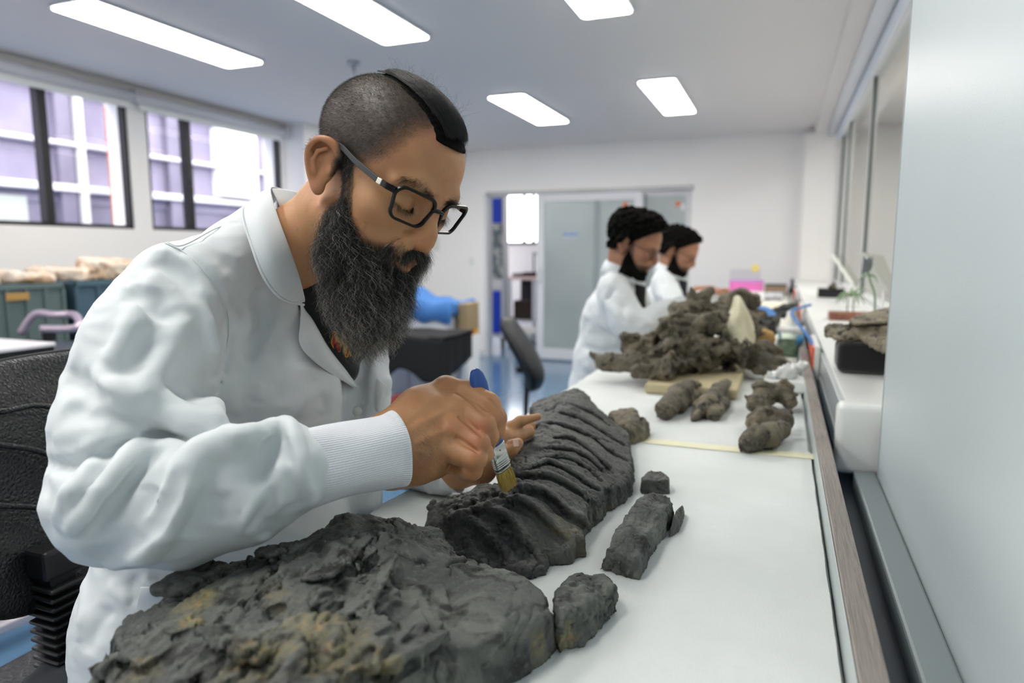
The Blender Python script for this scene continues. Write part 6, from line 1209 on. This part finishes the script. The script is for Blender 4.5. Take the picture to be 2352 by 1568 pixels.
M_paper = mat('brown_paper', 'CBA57F', .8, mix=(('EADBCB', 8, .38, .58, 3), ('B98F66', 14, .58, .8, 3)), bumps=((30, .6, .01, 4),))
for i, (y, w_, hh, x) in enumerate(((2.27, .10, .03, -4.0), (2.53, .09, .026, -3.95), (2.83, .09, .035, -4.05), (3.08, .11, .060, -3.98), (3.32, .08, .038, -3.95))):
    V = Vol((x-.2, y-w_-.06, 1.14), (x+.2, y+w_+.06, 1.32), .010); V.box((x, y, 1.157+hh), (.15, w_, hh), .01, np.array(Euler((.06*i-.1, .05, .3*i)).to_matrix()), .02); V.cutz(1.1565); v_, f_ = V.mesh(); f_ = outward(v_, f_); v_ = displace(v_, f_, .022, 13, 3, .5, .6); v_[:, 2] = np.maximum(v_[:, 2], 1.1565)
    tag(mobj('paper_parcel', v_, f_, M_paper), ('flat tan parcel at the left end of the crates', 'small tan parcel second along the crates', 'low parcel at the left end of the blue grey crate', 'tallest crumpled tan parcel on the blue grey crate', 'tan parcel beside the man\'s shoulder on the blue grey crate')[i], 'parcel', 'brown paper parcels on the crates')
ct = thing('service_cart', 'dark grey service cart with a pale bent tube handle', 'cart', (-3.3, 2.5, 0)); M_pk = mat('pale_metal_tube', 'B9A9B8', .3, metal=.5)
hA_, hB_, hC_, hD_ = P(45, 742, 3.25), P(80, 722, 3.25), P(172, 724, 3.25), P(176, 752, 3.15)
tube('cart_handle', spline([hA_+np.array([0, 0, -.05]), hB_, (hB_+hC_)/2, hC_, hD_, hD_+np.array([-.1, -.1, -.0])], 6), .018, M_pk, ct, 12)
c = P(112, 800, 3.30); box('tray', (c[0]-.26, c[1]-.18, .84), (c[0]+.16, c[1]+.20, .87), M_dark, ct, .01); box('lower_tray', (c[0]-.24, c[1]-.16, .25), (c[0]+.15, c[1]+.18, .29), M_dark, ct, .01)
for sx in (-.24, .12):
    for sy in (-.15, .17): box('cart_post', (c[0]+sx-.025, c[1]+sy-.025, .06), (c[0]+sx+.025, c[1]+sy+.025, .93), M_blackpl, ct, .008); tube('wheel', [(c[0]+sx, c[1]+sy-.015, .03), (c[0]+sx, c[1]+sy+.015, .03)], .03, M_blackpl, ct, 14)
tb = thing('side_table', 'white topped side table with a black edge behind the leather chair', 'table', (-2.9, 1.9, 0)); a_ = P(128, 784, 2.75); 
box('table_top', (a_[0]-.7, a_[1]-.5, .95), (a_[0], a_[1], .965), mat('white_table_top', 'F1EDF2', .3), tb, .003); box('table_edge', (a_[0]-.695, a_[1]-.495, .915), (a_[0]-.005, a_[1]-.005, .9495), M_blackpl, tb)
for sx in (-.65, -.05):
    for sy in (-.45, -.05): box('leg', (a_[0]+sx-.02, a_[1]+sy-.02, 0), (a_[0]+sx+.02, a_[1]+sy+.02, .915), M_blackpl, tb)

# ================================================================ middle distance: cloth covered table, cabinet, chair
M_blk = mat('black_cloth', '0E0F12', .85, bumps=((20, .3, .01, 3),)); M_blu = mat('blue_cloth', '3F78BE', .75, bumps=((25, .4, .01, 3),))
tb = thing('cloth_table', 'small table hidden under a black cloth behind the bearded man', 'table', (-2.9, 4.9, 0)); z = .69
a_ = P(1018, 775, 5.1); X0, X1, Y0, Y1 = a_[0]-.95, a_[0], a_[1]-.05, a_[1]+.50
box('table_top', (X0+.02, Y0+.02, z-.03), (X1-.02, Y1-.02, z-.006), M_white_pl, tb)
for x in (X0+.06, X1-.06):
    for y in (Y0+.06, Y1-.06): box('leg', (x-.02, y-.02, 0), (x+.02, y+.02, z-.03), M_alu, tb)
r_ = np.random.default_rng(2); rows = []
U = np.linspace(-.42, 1.0, 36)
for u in U:
    row = []
    for w in np.linspace(0, 1, 40):
        x = X0-.03+(X1-X0+.06)*w; hem = .33+.05*math.sin(w*7)+.03*math.sin(w*17); 
        if u < 0: row.append((x+.012*math.sin(w*30+u*4), Y0-.012-.010*math.sin(w*38)*(-u), z-hem*(-u/.42)))
        else: row.append((x, Y0+(Y1-Y0)*u, z+.004*math.sin(w*20+u*9)))
    rows.append(row)
cl = sheet('black_cloth', rows, M_blk, None, .004); tag(cl, 'black cloth draped over the small table behind the man\'s beard', 'cloth')
rows = []
for w in np.linspace(-.3, 1, 20): rows.append([((X1+.006+.012*math.sin(y*40)*(-w if w < 0 else 0), y, z+.002-(.22+.25*(Y1-y))*(-w/.3)) if w < 0 else (X1+.004-(w*.1), y, z+.003)) for y in np.linspace(Y0-.01, Y1, 26)])
sheet('side_fall', rows, M_blk, cl, .004)
cb = thing('low_cabinet', 'low white cabinet with blue cloth on top, behind the black cloth table', 'cabinet', (-3.2, 5.9, 0)); a_ = P(1030, 745, 6.0); X0, X1, Y0, Y1 = a_[0]-1.2, a_[0], a_[1], a_[1]+.5
box('carcass', (X0, Y0, .0), (X1, Y1, .86), M_white_pl, cb, .004); 
for q_ in range(3): box('cabinet_door', (X0+.01+q_*.4, Y0-.018, .05), (X0+.39+q_*.4, Y0-.0005, .84), M_alu, cb, .003)
G = [[(X0+.35+(X1-X0-.31)*w, Y0-.03+(Y1-Y0)*u, .875+.17*math.exp(-((w-.25)/.28)**2)*math.sin(min(1, u*1.4+.15)*math.pi*.75)+.015*math.sin(w*21+u*6)) for w in np.linspace(0, 1, 34)] for u in np.linspace(0, 1, 16)]
for r in G: r += [(X1+.035+.01*math.sin(k), r[-1][1], .87-.035*k) for k in range(1, 4)]
G = [[(p[0], p[1]-.0, p[2]) for p in G[0]]]+G; G[0] = [(p[0], p[1]-.02, p[2]-.16-.03*math.sin(p[0]*25)) for p in G[1]]
tag(sheet('blue_cloth', G, M_blu, None, .006), 'rumpled blue cloth on the low white cabinet beside the beard', 'cloth')
pb = thing('paper_sack', 'brown paper sack with a red and yellow foot beside the low cabinet', 'sack', (X1+.09, Y0+.2, 0)); sb_ = P(1047, 770, 6.15)
box('sack_body', (X1+.045, Y0+.10, .63), (X1+.14, Y0+.35, .87), mat('kraft_paper', 'A08C6A', .85, bumps=((40, .5, .01, 3),)), pb, .008); box('printed_foot', (X1+.046, Y0+.101, .58), (X1+.139, Y0+.349, .6299), mat('red_yellow_print', 'B0432E', .7, mix=(('D9A33A', 12, .5, .52, 1),)), pb); box('sack_stand', (X1+.045, Y0+.10, 0), (X1+.14, Y0+.35, .5795), M_wall, pb, .004)
c = PZ(918, 922, .04); V = Vol(c-.25, c+.25, .012); V.ell(c, (.13, .12, .05), .01); V.ell(c+np.array([.06, 0, .03]), (.07, .06, .03), .02); V.cutz(.002); v_, f_ = V.mesh(); f_ = outward(v_, f_); v_ = displace(v_, f_, .02, 12, 3); v_[:, 2] = np.maximum(v_[:, 2], .001)
tag(mobj('red_bag', v_, f_, mat('red_plastic', 'A3202E', .4)), 'crumpled red plastic bag on the floor below the black cloth', 'bag')
# side-on office chair by the doorway
D = 4.3; c = P(1212, 900, D); oc = thing('office_chair', 'black office chair seen side-on in front of the doorway', 'chair', (c[0], c[1], 0), 'black lab chairs')
prof = [P(1172, 735, D), P(1192, 765, D), P(1214, 800, D), P(1232, 835, D), P(1241, 865, D), P(1234, 886, D)]
pr = spline(prof, 4); G = [[p+np.array([-.22, 1., 0])*s*.21*math.sqrt(max(.08, 1-((i/(len(pr)-1)-.5)*1.75)**2))+np.array([-.05, .01, 0])*s*s for s in np.linspace(-1, 1, 13)] for i, p in enumerate(pr)]
sheet('backrest', G, M_lea, oc, .055)
tube('backrest_post', spline([P(1222, 850, D), P(1212, 853, D), P(1210, 880, D), P(1208, 940, D), P(1208, 985, D)], 5), .016, M_blackpl, oc, 10); tube('height_knob', [P(1186, 848, D-.02), P(1200, 850, D-.01)], .020, M_blackpl, oc, 14); tube('knob_stem', [P(1196, 850, D), P(1214, 851, D)], .008, M_blackpl, oc)
b_ = P(1208, 985, D); box('seat', (b_[0]-.02, b_[1]-.22, b_[2]-.05), (b_[0]+.44, b_[1]+.22, b_[2]+.02), M_lea, oc, .02); tube('gas_column', [(b_[0]+.2, b_[1], .05), (b_[0]+.2, b_[1], b_[2]-.05)], .025, M_blackpl, oc)
for q_ in range(5): box('base_leg', (0, -.02, .04), (.28, .02, .07), M_blackpl, oc, .005, Matrix.Translation((b_[0]+.2, b_[1], 0)) @ Matrix.Rotation(q_*2*math.pi/5, 4, 'Z'))
# store room beyond the doorway
a_, b_ = PY(1122, 455, 8.6), PY(1160, 455, 8.6); kc = thing('blue_cabinet', 'white wheeled equipment cabinet with blue panels seen through the doorway', 'cabinet', ((a_[0]+b_[0])/2, 8.8, 0)); M_roy = mat('royal_blue_panel', '0B3FC4', .35)
x0, x1 = a_[0]-.28, b_[0]-.03; zt = 2.10; zz = lambda y: PY(1140, y, 8.6)[2]
box('carcass', (x0, 8.62, zz(775)), (x1, 8.80, zt), M_alu, kc, .005); box('blue_panel', (x0+.02, 8.60, zz(512)), (x1-.02, 8.62, zt-.06), M_roy, kc, .004); box('lower_door', (x0+.03, 8.60, zz(765)), (x1-.04, 8.62, zz(668)), M_roy, kc, .004)
box('middle_shelf_panel', (x0+.02, 8.605, zz(640)), (x1-.015, 8.62, zz(515)), mat('dark_glass_panel', '67747A', .3, mix=(('C9CFC8', 8, .5, .6, 3),)), kc); box('drawer', (x0+.02, 8.60, zz(662)), (x1-.02, 8.62, zz(643)), M_white_pl, kc, .003)
for x in (x0+.05, x1-.05): box('caster', (x-.02, 8.68, 0), (x+.02, 8.74, zz(775)), M_blackpl, kc, .004)
a_, b_ = PY(1163, 636, 9.4), PY(1250, 636, 9.4); wt = thing('store_table', 'white topped table with boxes in the store room beyond the doorway', 'table', ((a_[0]+b_[0])/2, 9.6, 0)); x0, x1, zt = a_[0], b_[0]+.5, a_[2]
box('table_top', (x0, 9.4, zt-.04), (x1, 10.0, zt), mat('pinkish_top', 'E3C9C4', .5), wt, .003)
for x in (x0+.03, (x0+x1)/2-.12, x1-.03): box('leg', (x-.025, 9.42, 0), (x+.025, 9.47, zt-.04), M_alu, wt)
box('lower_shelf', (x0+.02, 9.42, .28), (x1-.02, 9.98, .31), M_alu, wt); box('back_panel', (x0+.02, 9.95, .31), (x1-.02, 9.97, zt-.04), mat('dark_back', '2A2626', .8), wt)
M_bx = [mat('dark_carton', '33251F', .8), mat('grey_box', '4B4745', .8), mat('plastic_bag_white', 'C9CCC8', .6)]
for i, (fx, wd, hh, zb, mi, nm, lb) in enumerate(((.12, .10, .05, zt, 1, 'small_box', 'small grey box at the left on the store room table'), (.30, .12, .07, zt, 0, 'carton', 'small dark carton on the store room table top'), (.18, .14, .28, .31, 0, 'carton', 'dark carton on the shelf under the store room table'), (.48, .16, .24, .31, 0, 'carton', 'wider dark carton on the lower shelf of the store room table'))):
    c = x0+fx*(x1-x0); g = box(nm, (c-wd, 9.55, zb+.0005), (c+wd, 9.8, zb+hh), M_bx[mi], None, .006); tag(g, lb, 'box')
c = (x0+.35, 9.2, .12); V = Vol(np.array(c)-.36, np.array(c)+.36, .014); V.ell(c, (.26, .14, .11), .02); V.cutz(.002); v_, f_ = V.mesh(); f_ = outward(v_, f_); v_ = displace(v_, f_, .05, 7, 3, .5, .5); v_[:, 2] = np.maximum(v_[:, 2], .001); tag(mobj('white_plastic_bag', v_, f_, M_bx[2]), 'crumpled pale bag on the floor before the store room table', 'bag')
mst = thing('microscope_stand', 'thin lamp stand on the store room table below the window', 'stand', PY(1215, 600, 9.6)); c = PY(1226, 630, 9.6); c[2] = zt; tube('pole', [c, c+np.array([0, 0, .36])], .012, M_blackpl, mst); tube('arm', [c+np.array([0, 0, .36]), c+np.array([.10, 0, .30])], .010, M_blackpl, mst); tube('foot', [c, c+np.array([0, 0, .012])], .06, M_blackpl, mst, 16)

# ================================================================ things on the far bench
TZ = BZ
def at(x, y, z=TZ): return PZ(x, y, z)
c = P(1715, 645, 6.7); w_ = .155; pk = thing('pink_box', 'bright pink box with a clear lid at the far end of the bench', 'box', (c[0], c[1], TZ)); M_pink = mat('pink_plastic', 'DE74BC', .4)
box('tray', (c[0]-w_, c[1]-.1, TZ+.0005), (c[0]+w_, c[1]+.1, TZ+.115), M_pink, pk, .01); box('clear_lid', (c[0]-w_, c[1]-.1, TZ+.118), (c[0]+w_-.03, c[1]+.1, TZ+.22), glass('clear_box', (.93, .92, .95), .2, .05), pk, .01); box('lilac_rim', (c[0]-w_-.004, c[1]-.104, TZ+.105), (c[0]+w_+.004, c[1]+.104, TZ+.118), mat('lilac_rim', 'C99BDD', .5), pk, .003)
q_ = P(1735, 616, 6.55); yf = thing('yellow_flower', 'small yellow paper flower sticking up from the pink box', 'flower', (q_[0], q_[1], TZ+.22)); V = Vol(q_-.06, q_+.06, .005)
for k in range(6): a_ = k*math.pi/3; V.ell(q_+np.array([.024*math.cos(a_), 0, .024*math.sin(a_)]), (.014, .008, .014), .006)
v_, f_ = V.mesh(); mobj('petals', v_, outward(v_, f_), mat('yellow_petals', 'E8CF3F', .6), yf); tube('stem', [q_, (q_[0], q_[1], TZ+.215)], .004, mat('stem_green', '5F8A4A', .6), yf)
M_pap = mat('white_paper', 'F3F3F4', .8); M_prn = mat('printed_paper', 'DADCE2', .8, mix=(('4B4F5A', 55, .56, .60, 2),))
def papers(name, lb, pts, m, n=5, z=TZ):
    t = thing(name, lb, 'papers', (*np.mean([at(*p)[:2] for p in pts], 0), z)); r = np.random.default_rng(len(lb)); P2 = [at(*p) for p in pts]
    for k in range(n):
        j = r.normal(0, .006, 2); V = [(p[0]+j[0], p[1]+j[1], z+.001+k*.0035) for p in P2]; V += [(x, y, zz_+.003) for x, y, zz_ in V]; mobj('sheet', V, [(0, 1, 2, 3)[::-1], (4, 5, 6, 7), (0, 1, 5, 4), (1, 2, 6, 5), (2, 3, 7, 6), (3, 0, 4, 7)], m, t, False)
papers('paper_stack', 'pile of white sheets in front of the pink box', ((1668, 694), (1752, 694), (1762, 672), (1690, 671)), M_pap)
papers('printed_papers', 'printed sheets with dark text right of the pink box', ((1755, 690), (1796, 690), (1803, 668), (1765, 668)), M_prn, 8)
papers('paper_sheet', 'cream sheets lying on the bench beyond the blue cloth', ((1725, 718), (1796, 720), (1802, 700), (1740, 698)), mat('cream_paper', 'E6DFC8', .8), 2)
q_ = P(1820, 640, 5.9); bd = thing('tape_dispenser', 'black tape dispenser at the far end of the bench near the wall', 'dispenser', (q_[0], q_[1], TZ)); box('foot', (q_[0]-.03, q_[1]-.05, TZ+.0005), (q_[0]+.02, q_[1]+.05, TZ+.08), M_blackpl, bd, .01); tube('reel', [(q_[0]-.012, q_[1], TZ+.12), (q_[0]+.012, q_[1], TZ+.12)], .045, M_blackpl, bd, 20); 
q_ = P(1800, 645, 6.1); lb_ = thing('long_case', 'low dark and tan case behind the printed sheets', 'case', (q_[0], q_[1], TZ)); box('case_body', (q_[0]-.16, q_[1]+.12, TZ+.0005), (q_[0]+.03, q_[1]+.22, TZ+.085), mat('tan_case', '8B7560', .6), lb_, .01); box('lid', (q_[0]-.16, q_[1]+.12, TZ+.0855), (q_[0]+.03, q_[1]+.22, TZ+.10), M_blackpl, lb_, .004)
# blue drape among the fossils
A_ = [P(1712, 712, 2.95), P(1735, 703, 3.0), P(1765, 706, 3.0), P(1782, 722, 2.95), P(1790, 755, 2.85), P(1793, 790, 2.75)]; B_ = [P(1715, 730, 2.8), P(1738, 722, 2.8), P(1765, 724, 2.8), P(1784, 738, 2.78), P(1792, 765, 2.7), P(1795, 796, 2.65)]
C_ = [p+np.array([0, .12, -.03]) for p in A_]; tag(cloth('blue_cloth', [C_, A_, B_], M_blu, None, .006), 'small blue cloth bunched between the dark bones near the jar', 'cloth')
# jar
j = PZ(1812, 820, TZ); jr = thing('glass_jar', 'glass jar with a white lid and greenish contents beside the bench rail', 'jar', (j[0], j[1]+.04, TZ)); j = (j[0], j[1]+.045)
def cyl(name, c, r, z0, z1, m, parent, seg=32, r2=None): 
    V = []; 
    for z_, rr_ in ((z0, r*.94), (z0+.004, r), (z1-.004, r2 or r), (z1, (r2 or r)*.95)): V += [(c[0]+rr_*math.cos(2*math.pi*k/seg), c[1]+rr_*math.sin(2*math.pi*k/seg), z_) for k in range(seg)]
    return mobj(name, V, [(i*seg+k, i*seg+(k+1) % seg, (i+1)*seg+(k+1) % seg, (i+1)*seg+k) for i in range(3) for k in range(seg)]+[tuple(range(seg))[::-1], tuple(3*seg+k for k in range(seg))], m, parent)
cyl('glass_body', j, .050, TZ+.0005, TZ+.092, glass('jar_glass', (.86, .92, .88), .2, .03), jr); cyl('contents', j, .044, TZ+.004, TZ+.062, mat('green_contents', '8E9C8A', .6, mix=(('6F7F70', 60, .45, .6, 3),)), jr); cyl('lid', j, .054, TZ+.0925, TZ+.112, M_white_pl, jr)
G = [[(j[0]+.0508*math.cos(a_), j[1]+.0508*math.sin(a_), z_) for a_ in np.linspace(-1.1, -.2, 10)] for z_ in (TZ+.05, TZ+.085)]; sheet('blue_label', G, mat('blue_label', '3E8FC4', .5), jr, .0006)
# cream paper cone
T_ = [P(1690, 684, 2.42), P(1702, 686, 2.40), P(1718, 720, 2.38)]; G = [[P(1686, 680, 2.22), P(1697, 678, 2.20), P(1704, 686, 2.22)], [P(1676, 715, 2.20), P(1700, 710, 2.14), P(1720, 718, 2.20)], [P(1652, 748, 2.18), P(1692, 742, 2.11), P(1732, 748, 2.18)], [P(1664, 774, 2.15), P(1698, 780, 2.09), P(1736, 776, 2.16)], [P(1680, 792, 2.13), P(1704, 798, 2.08), P(1733, 788, 2.14)]]
tag(cloth('paper_cone', G, mat('cream_greaseproof', 'CFCBB0', .55, mix=(('B9B496', 14, .45, .7, 3),), bumps=((60, .4, .004, 3),)), None, .003), 'folded cream paper cone standing among the bones on the skull', 'paper')
# crumpled plastic bag on a little white box
b_ = PZ(1806, 902, TZ); wb = box('small_white_box', (b_[0]-.062, b_[1], TZ+.0005), (b_[0]+.056, b_[1]+.10, TZ+.034), M_white_pl, None, .005); tag(wb, 'small white box under the crumpled clear bag', 'box')
V = Vol((b_[0]-.12, b_[1]-.06, TZ+.03), (b_[0]+.12, b_[1]+.20, TZ+.13), .005); V.chain([(b_[0]-.045, b_[1]+.03, TZ+.044), (b_[0], b_[1]+.05, TZ+.050), (b_[0]+.045, b_[1]+.08, TZ+.068)], [.008, .014, .009], .02); V.cutz(TZ+.0345); v_, f_ = V.mesh(); f_ = outward(v_, f_); v_ = displace(v_, f_, .012, 30, 2, .5, .9); v_[:, 2] = np.maximum(v_[:, 2], TZ+.0345)
tag(mobj('plastic_bag', v_, f_, mat('crumpled_film', 'DFE1E0', .2, coat=.5)), 'crumpled clear plastic bag on a small white box by the rail', 'bag')
st2 = tube('blue_lanyard', spline([P(1862, 700, 3.0), P(1842, 705, 2.95), P(1818, 716, 2.85), P(1832, 742, 2.6), P(1856, 772, 2.35), P(1870, 800, 2.2)], 6), .0055, M_blu); tag(st2, 'thin blue strap hanging over the bench rail beside the trunking', 'strap')
# ================================================================ things on the trunking shelf
SZ = 1.0305
a_ = PZ(1906, 858, SZ); V = Vol((a_[0]-.01, a_[1]-.02, SZ-.01), (a_[0]+.24, a_[1]+.17, SZ+.12), .004); V.box((a_[0]+.115, a_[1]+.065, SZ+.040), (.100, .055, .038), .005, None, .016); V.cutz(SZ+.0005); v_, f_ = V.mesh(); tag(mobj('black_foam_block', v_, outward(v_, f_), mat('black_velvet_foam', '0D0F12', .95, sheen=.4, bumps=((300, .3, .001, 3),))), 'soft black foam block on the end of the window trunking', 'foam block')
zf = SZ+.079; dd = 1.62
VS = slab_vol([(1893, 752, zf+.022, zf+.026), (1915, 744, zf+.03, zf+.03), (1960, 742, zf+.04, zf+.04), (2060, 735, zf+.04, zf+.045), (2062, 800, zf+.01, zf+.03), (2030, 815, zf-.0, zf+.02), (2005, 800, zf+.0, zf+.018), (1975, 778, zf+.006, zf+.018), (1940, 785, zf+.0, zf+.02), (1915, 778, zf+.002, zf+.018), (1900, 764, zf+.012, zf+.02)], [(1960, 765, zf+.032), (2000, 770, zf+.034)], .0024, .006, .006, zf+.001, 31)
M_rs = rock_mat('tan_grey_fossil', '77705F', '9A917E', ('6B5B43', 'A07B3C', '8A7350'), '2B251E')
fossil('fossil_fragment', VS, M_rs, 'flat rough tan fossil lying on the black foam block', 'fossil', disp=(('step', .006, 40, 3, 2), (.003, 70, 4, .6, .6), ('crack', .003, 60, .07, 1)), stains=[(P(1905, 765, dd), .03, .5)])
VS = slab_vol([(1948, 740, zf+.040, zf+.048), (1962, 728, zf+.05, zf+.055), (2000, 715, zf+.06, zf+.062), (2060, 705, zf+.06, zf+.065), (2062, 742, zf+.04, zf+.05), (2000, 746, zf+.040, zf+.046), (1965, 748, zf+.040, zf+.044)], [(2010, 730, zf+.064)], .0024, .004, .006, zf+.040, 32)
fossil('fossil_fragment', VS, M_rs, 'darker amber stained fossil resting on the flat tan one', 'fossil', disp=((.003, 60, 4, .6, .6),), stains=[(P(1998, 733, dd), .03, .8)])
a_ = PZ(1905, 735, SZ); wb = thing('plant_stand', 'square red brown wooden base carrying a spiky green air plant', 'plant', (a_[0]+.08, a_[1]+.05, SZ)); bm = bmesh.new(); a_box(bm, (a_[0], a_[1], SZ+.0005), (a_[0]+.165, a_[1]+.13, SZ+.032), .004); bobj('wooden_base', bm, mat('red_brown_wood', '7A4A38', .5, mix=(('935D47', 40, .4, .7, 4, 1, (1, .15, 1)),)), wb)
pc = np.array([a_[0]+.085, a_[1]+.065, SZ+.105])
for dx in (-.012, .012): tube('support_rod', [(pc[0]+dx, pc[1], SZ+.032), (pc[0]+dx, pc[1], pc[2]-.01)], .0028, mat('steel_rod', '8A8F8A', .3, metal=.8), wb)
r_ = np.random.default_rng(6); M_lf = mat('silver_green_leaf', '8FA583', .6, mix=(('6E8A63', 30, .4, .7, 3),))
for k in range(16):
    a2 = k*2*math.pi/16+r_.uniform(-.15, .15); el = r_.uniform(-.35, .6); L_ = r_.uniform(.05, .085); d_ = np.array([math.cos(a2), math.sin(a2)*.8, el]); p = spline([pc, pc+d_*L_*.5+np.array([0, 0, .012]), pc+d_*L_+np.array([0, 0, -.020])], 4); tube('leaf', p, np.linspace(.0065, .0012, len(p)), M_lf, wb, 6)
a_ = PZ(1879, 683, SZ); bb = box('black_display_box', (a_[0], a_[1], SZ+.0005), (a_[0]+.155, a_[1]+.12, SZ+.058), mat('black_box', '0C0C0E', .6), None, .003); tag(bb, 'small flat black box farther along the trunking shelf', 'box')
c = np.array([a_[0]+.085, a_[1]+.05, SZ+.070]); V = Vol(c-.05, c+.06, .004); V.ell(c, (.028, .02, .013), .01); V.ell(c+np.array([.002, 0, .015]), (.010, .010, .016), .01); V.cutz(SZ+.0585); v_, f_ = V.mesh(); f_ = outward(v_, f_); v_ = displace(v_, f_, .005, 50, 3); v_[:, 2] = np.maximum(v_[:, 2], SZ+.0585); tag(mobj('fossil_tooth', v_, f_, M_rockC), 'tiny brown fossil on the small flat black box', 'fossil')
# acrylic display plaques leaning by the window and a dried bud
M_acr = mat('white_acrylic', 'EDEFEC', .25); M_clr = glass('clear_acrylic', (.92, .93, .90), .2, .05)
def plaque(label, a, b, wdir, w_, foot, d, rest):
    t = thing('display_plaque', label, 'plaque', (*P(foot[0], foot[1], d)[:2], SZ), 'plaques on the window shelf'); p0, p1 = P(a[0], a[1], d), P(b[0], b[1], d); wv = np.array(wdir)*w_; n_ = np.cross(p1-p0, wv); n_ /= np.linalg.norm(n_); th = n_*.003
    V = [p0, p0+wv, p1+wv, p1]; V += [q+th for q in V]; mobj('white_strip', V, [(0, 1, 2, 3)[::-1], (4, 5, 6, 7), (0, 1, 5, 4), (1, 2, 6, 5), (2, 3, 7, 6), (3, 0, 4, 7)], M_acr, t, False)
    q0 = p0+wv*1.02; q1 = p1+wv*1.02; V = [q0, q0+wv*2.2+np.array([0, 0, -.01]), q1+wv*1.2, q1]; V += [q+th*.6 for q in V]; mobj('clear_plate', V, [(0, 1, 2, 3)[::-1], (4, 5, 6, 7), (0, 1, 5, 4), (1, 2, 6, 5), (2, 3, 7, 6), (3, 0, 4, 7)], M_clr, t, False)
    f0 = np.array([p1[0], p1[1], SZ+.0005]); tube('prop', [p1+wv*.5, (p1[0]+wv[0]*.5, p1[1], SZ+.003)], .004, M_acr, t); box('foot', (f0[0]-.02, f0[1]-.03, SZ+.0004), (f0[0]+.05, f0[1]+.03, SZ+.006), M_acr, t, .001)
plaque('white edged clear plaque leaning left, farther along the shelf', (1905, 582), (1952, 652), (1, .1, 0), .022, (1950, 655), 3.6, 0)
plaque('white edged clear plaque near the cabinet edge, behind the foam', (1968, 580), (2020, 668), (1, .1, 0), .026, (2010, 660), 2.35, 0)
q_ = P(1992, 610, 2.3); bd = thing('dried_bud', 'grey dried flower bud on a green stem near the cabinet edge', 'flower', (q_[0], q_[1], SZ)); V = Vol(q_-.05, q_+.05, .0025); V.ell(q_, (.015, .013, .024), .005)
for k in range(5): a_ = k*1.2566; V.cone(q_+np.array([.010*math.cos(a_), .010*math.sin(a_), .0]), q_+np.array([.014*math.cos(a_), .014*math.sin(a_), .030]), .006, .002, .004)
v_, f_ = V.mesh(); mobj('bud', v_, outward(v_, f_), mat('grey_bud', '6E7478', .7), bd); tube('stem', spline([q_, q_+np.array([.012, 0, -.05]), q_+np.array([.03, .0, -.11]), (q_[0]+.032, q_[1], SZ+.001)], 6), .0035, mat('bud_green', '7D9A78', .6), bd); 
for s in (-1, 1): tube('leaf', spline([q_+np.array([.006, 0, -.03]), q_+np.array([.006+.018*s, 0, -.035]), q_+np.array([.006+.03*s, .0, -.055])], 4), [.002, .005, .0055, .005, .004, .003, .002, .0015, .001], mat('bud_leaf', '8FA98A', .6), bd, 6)
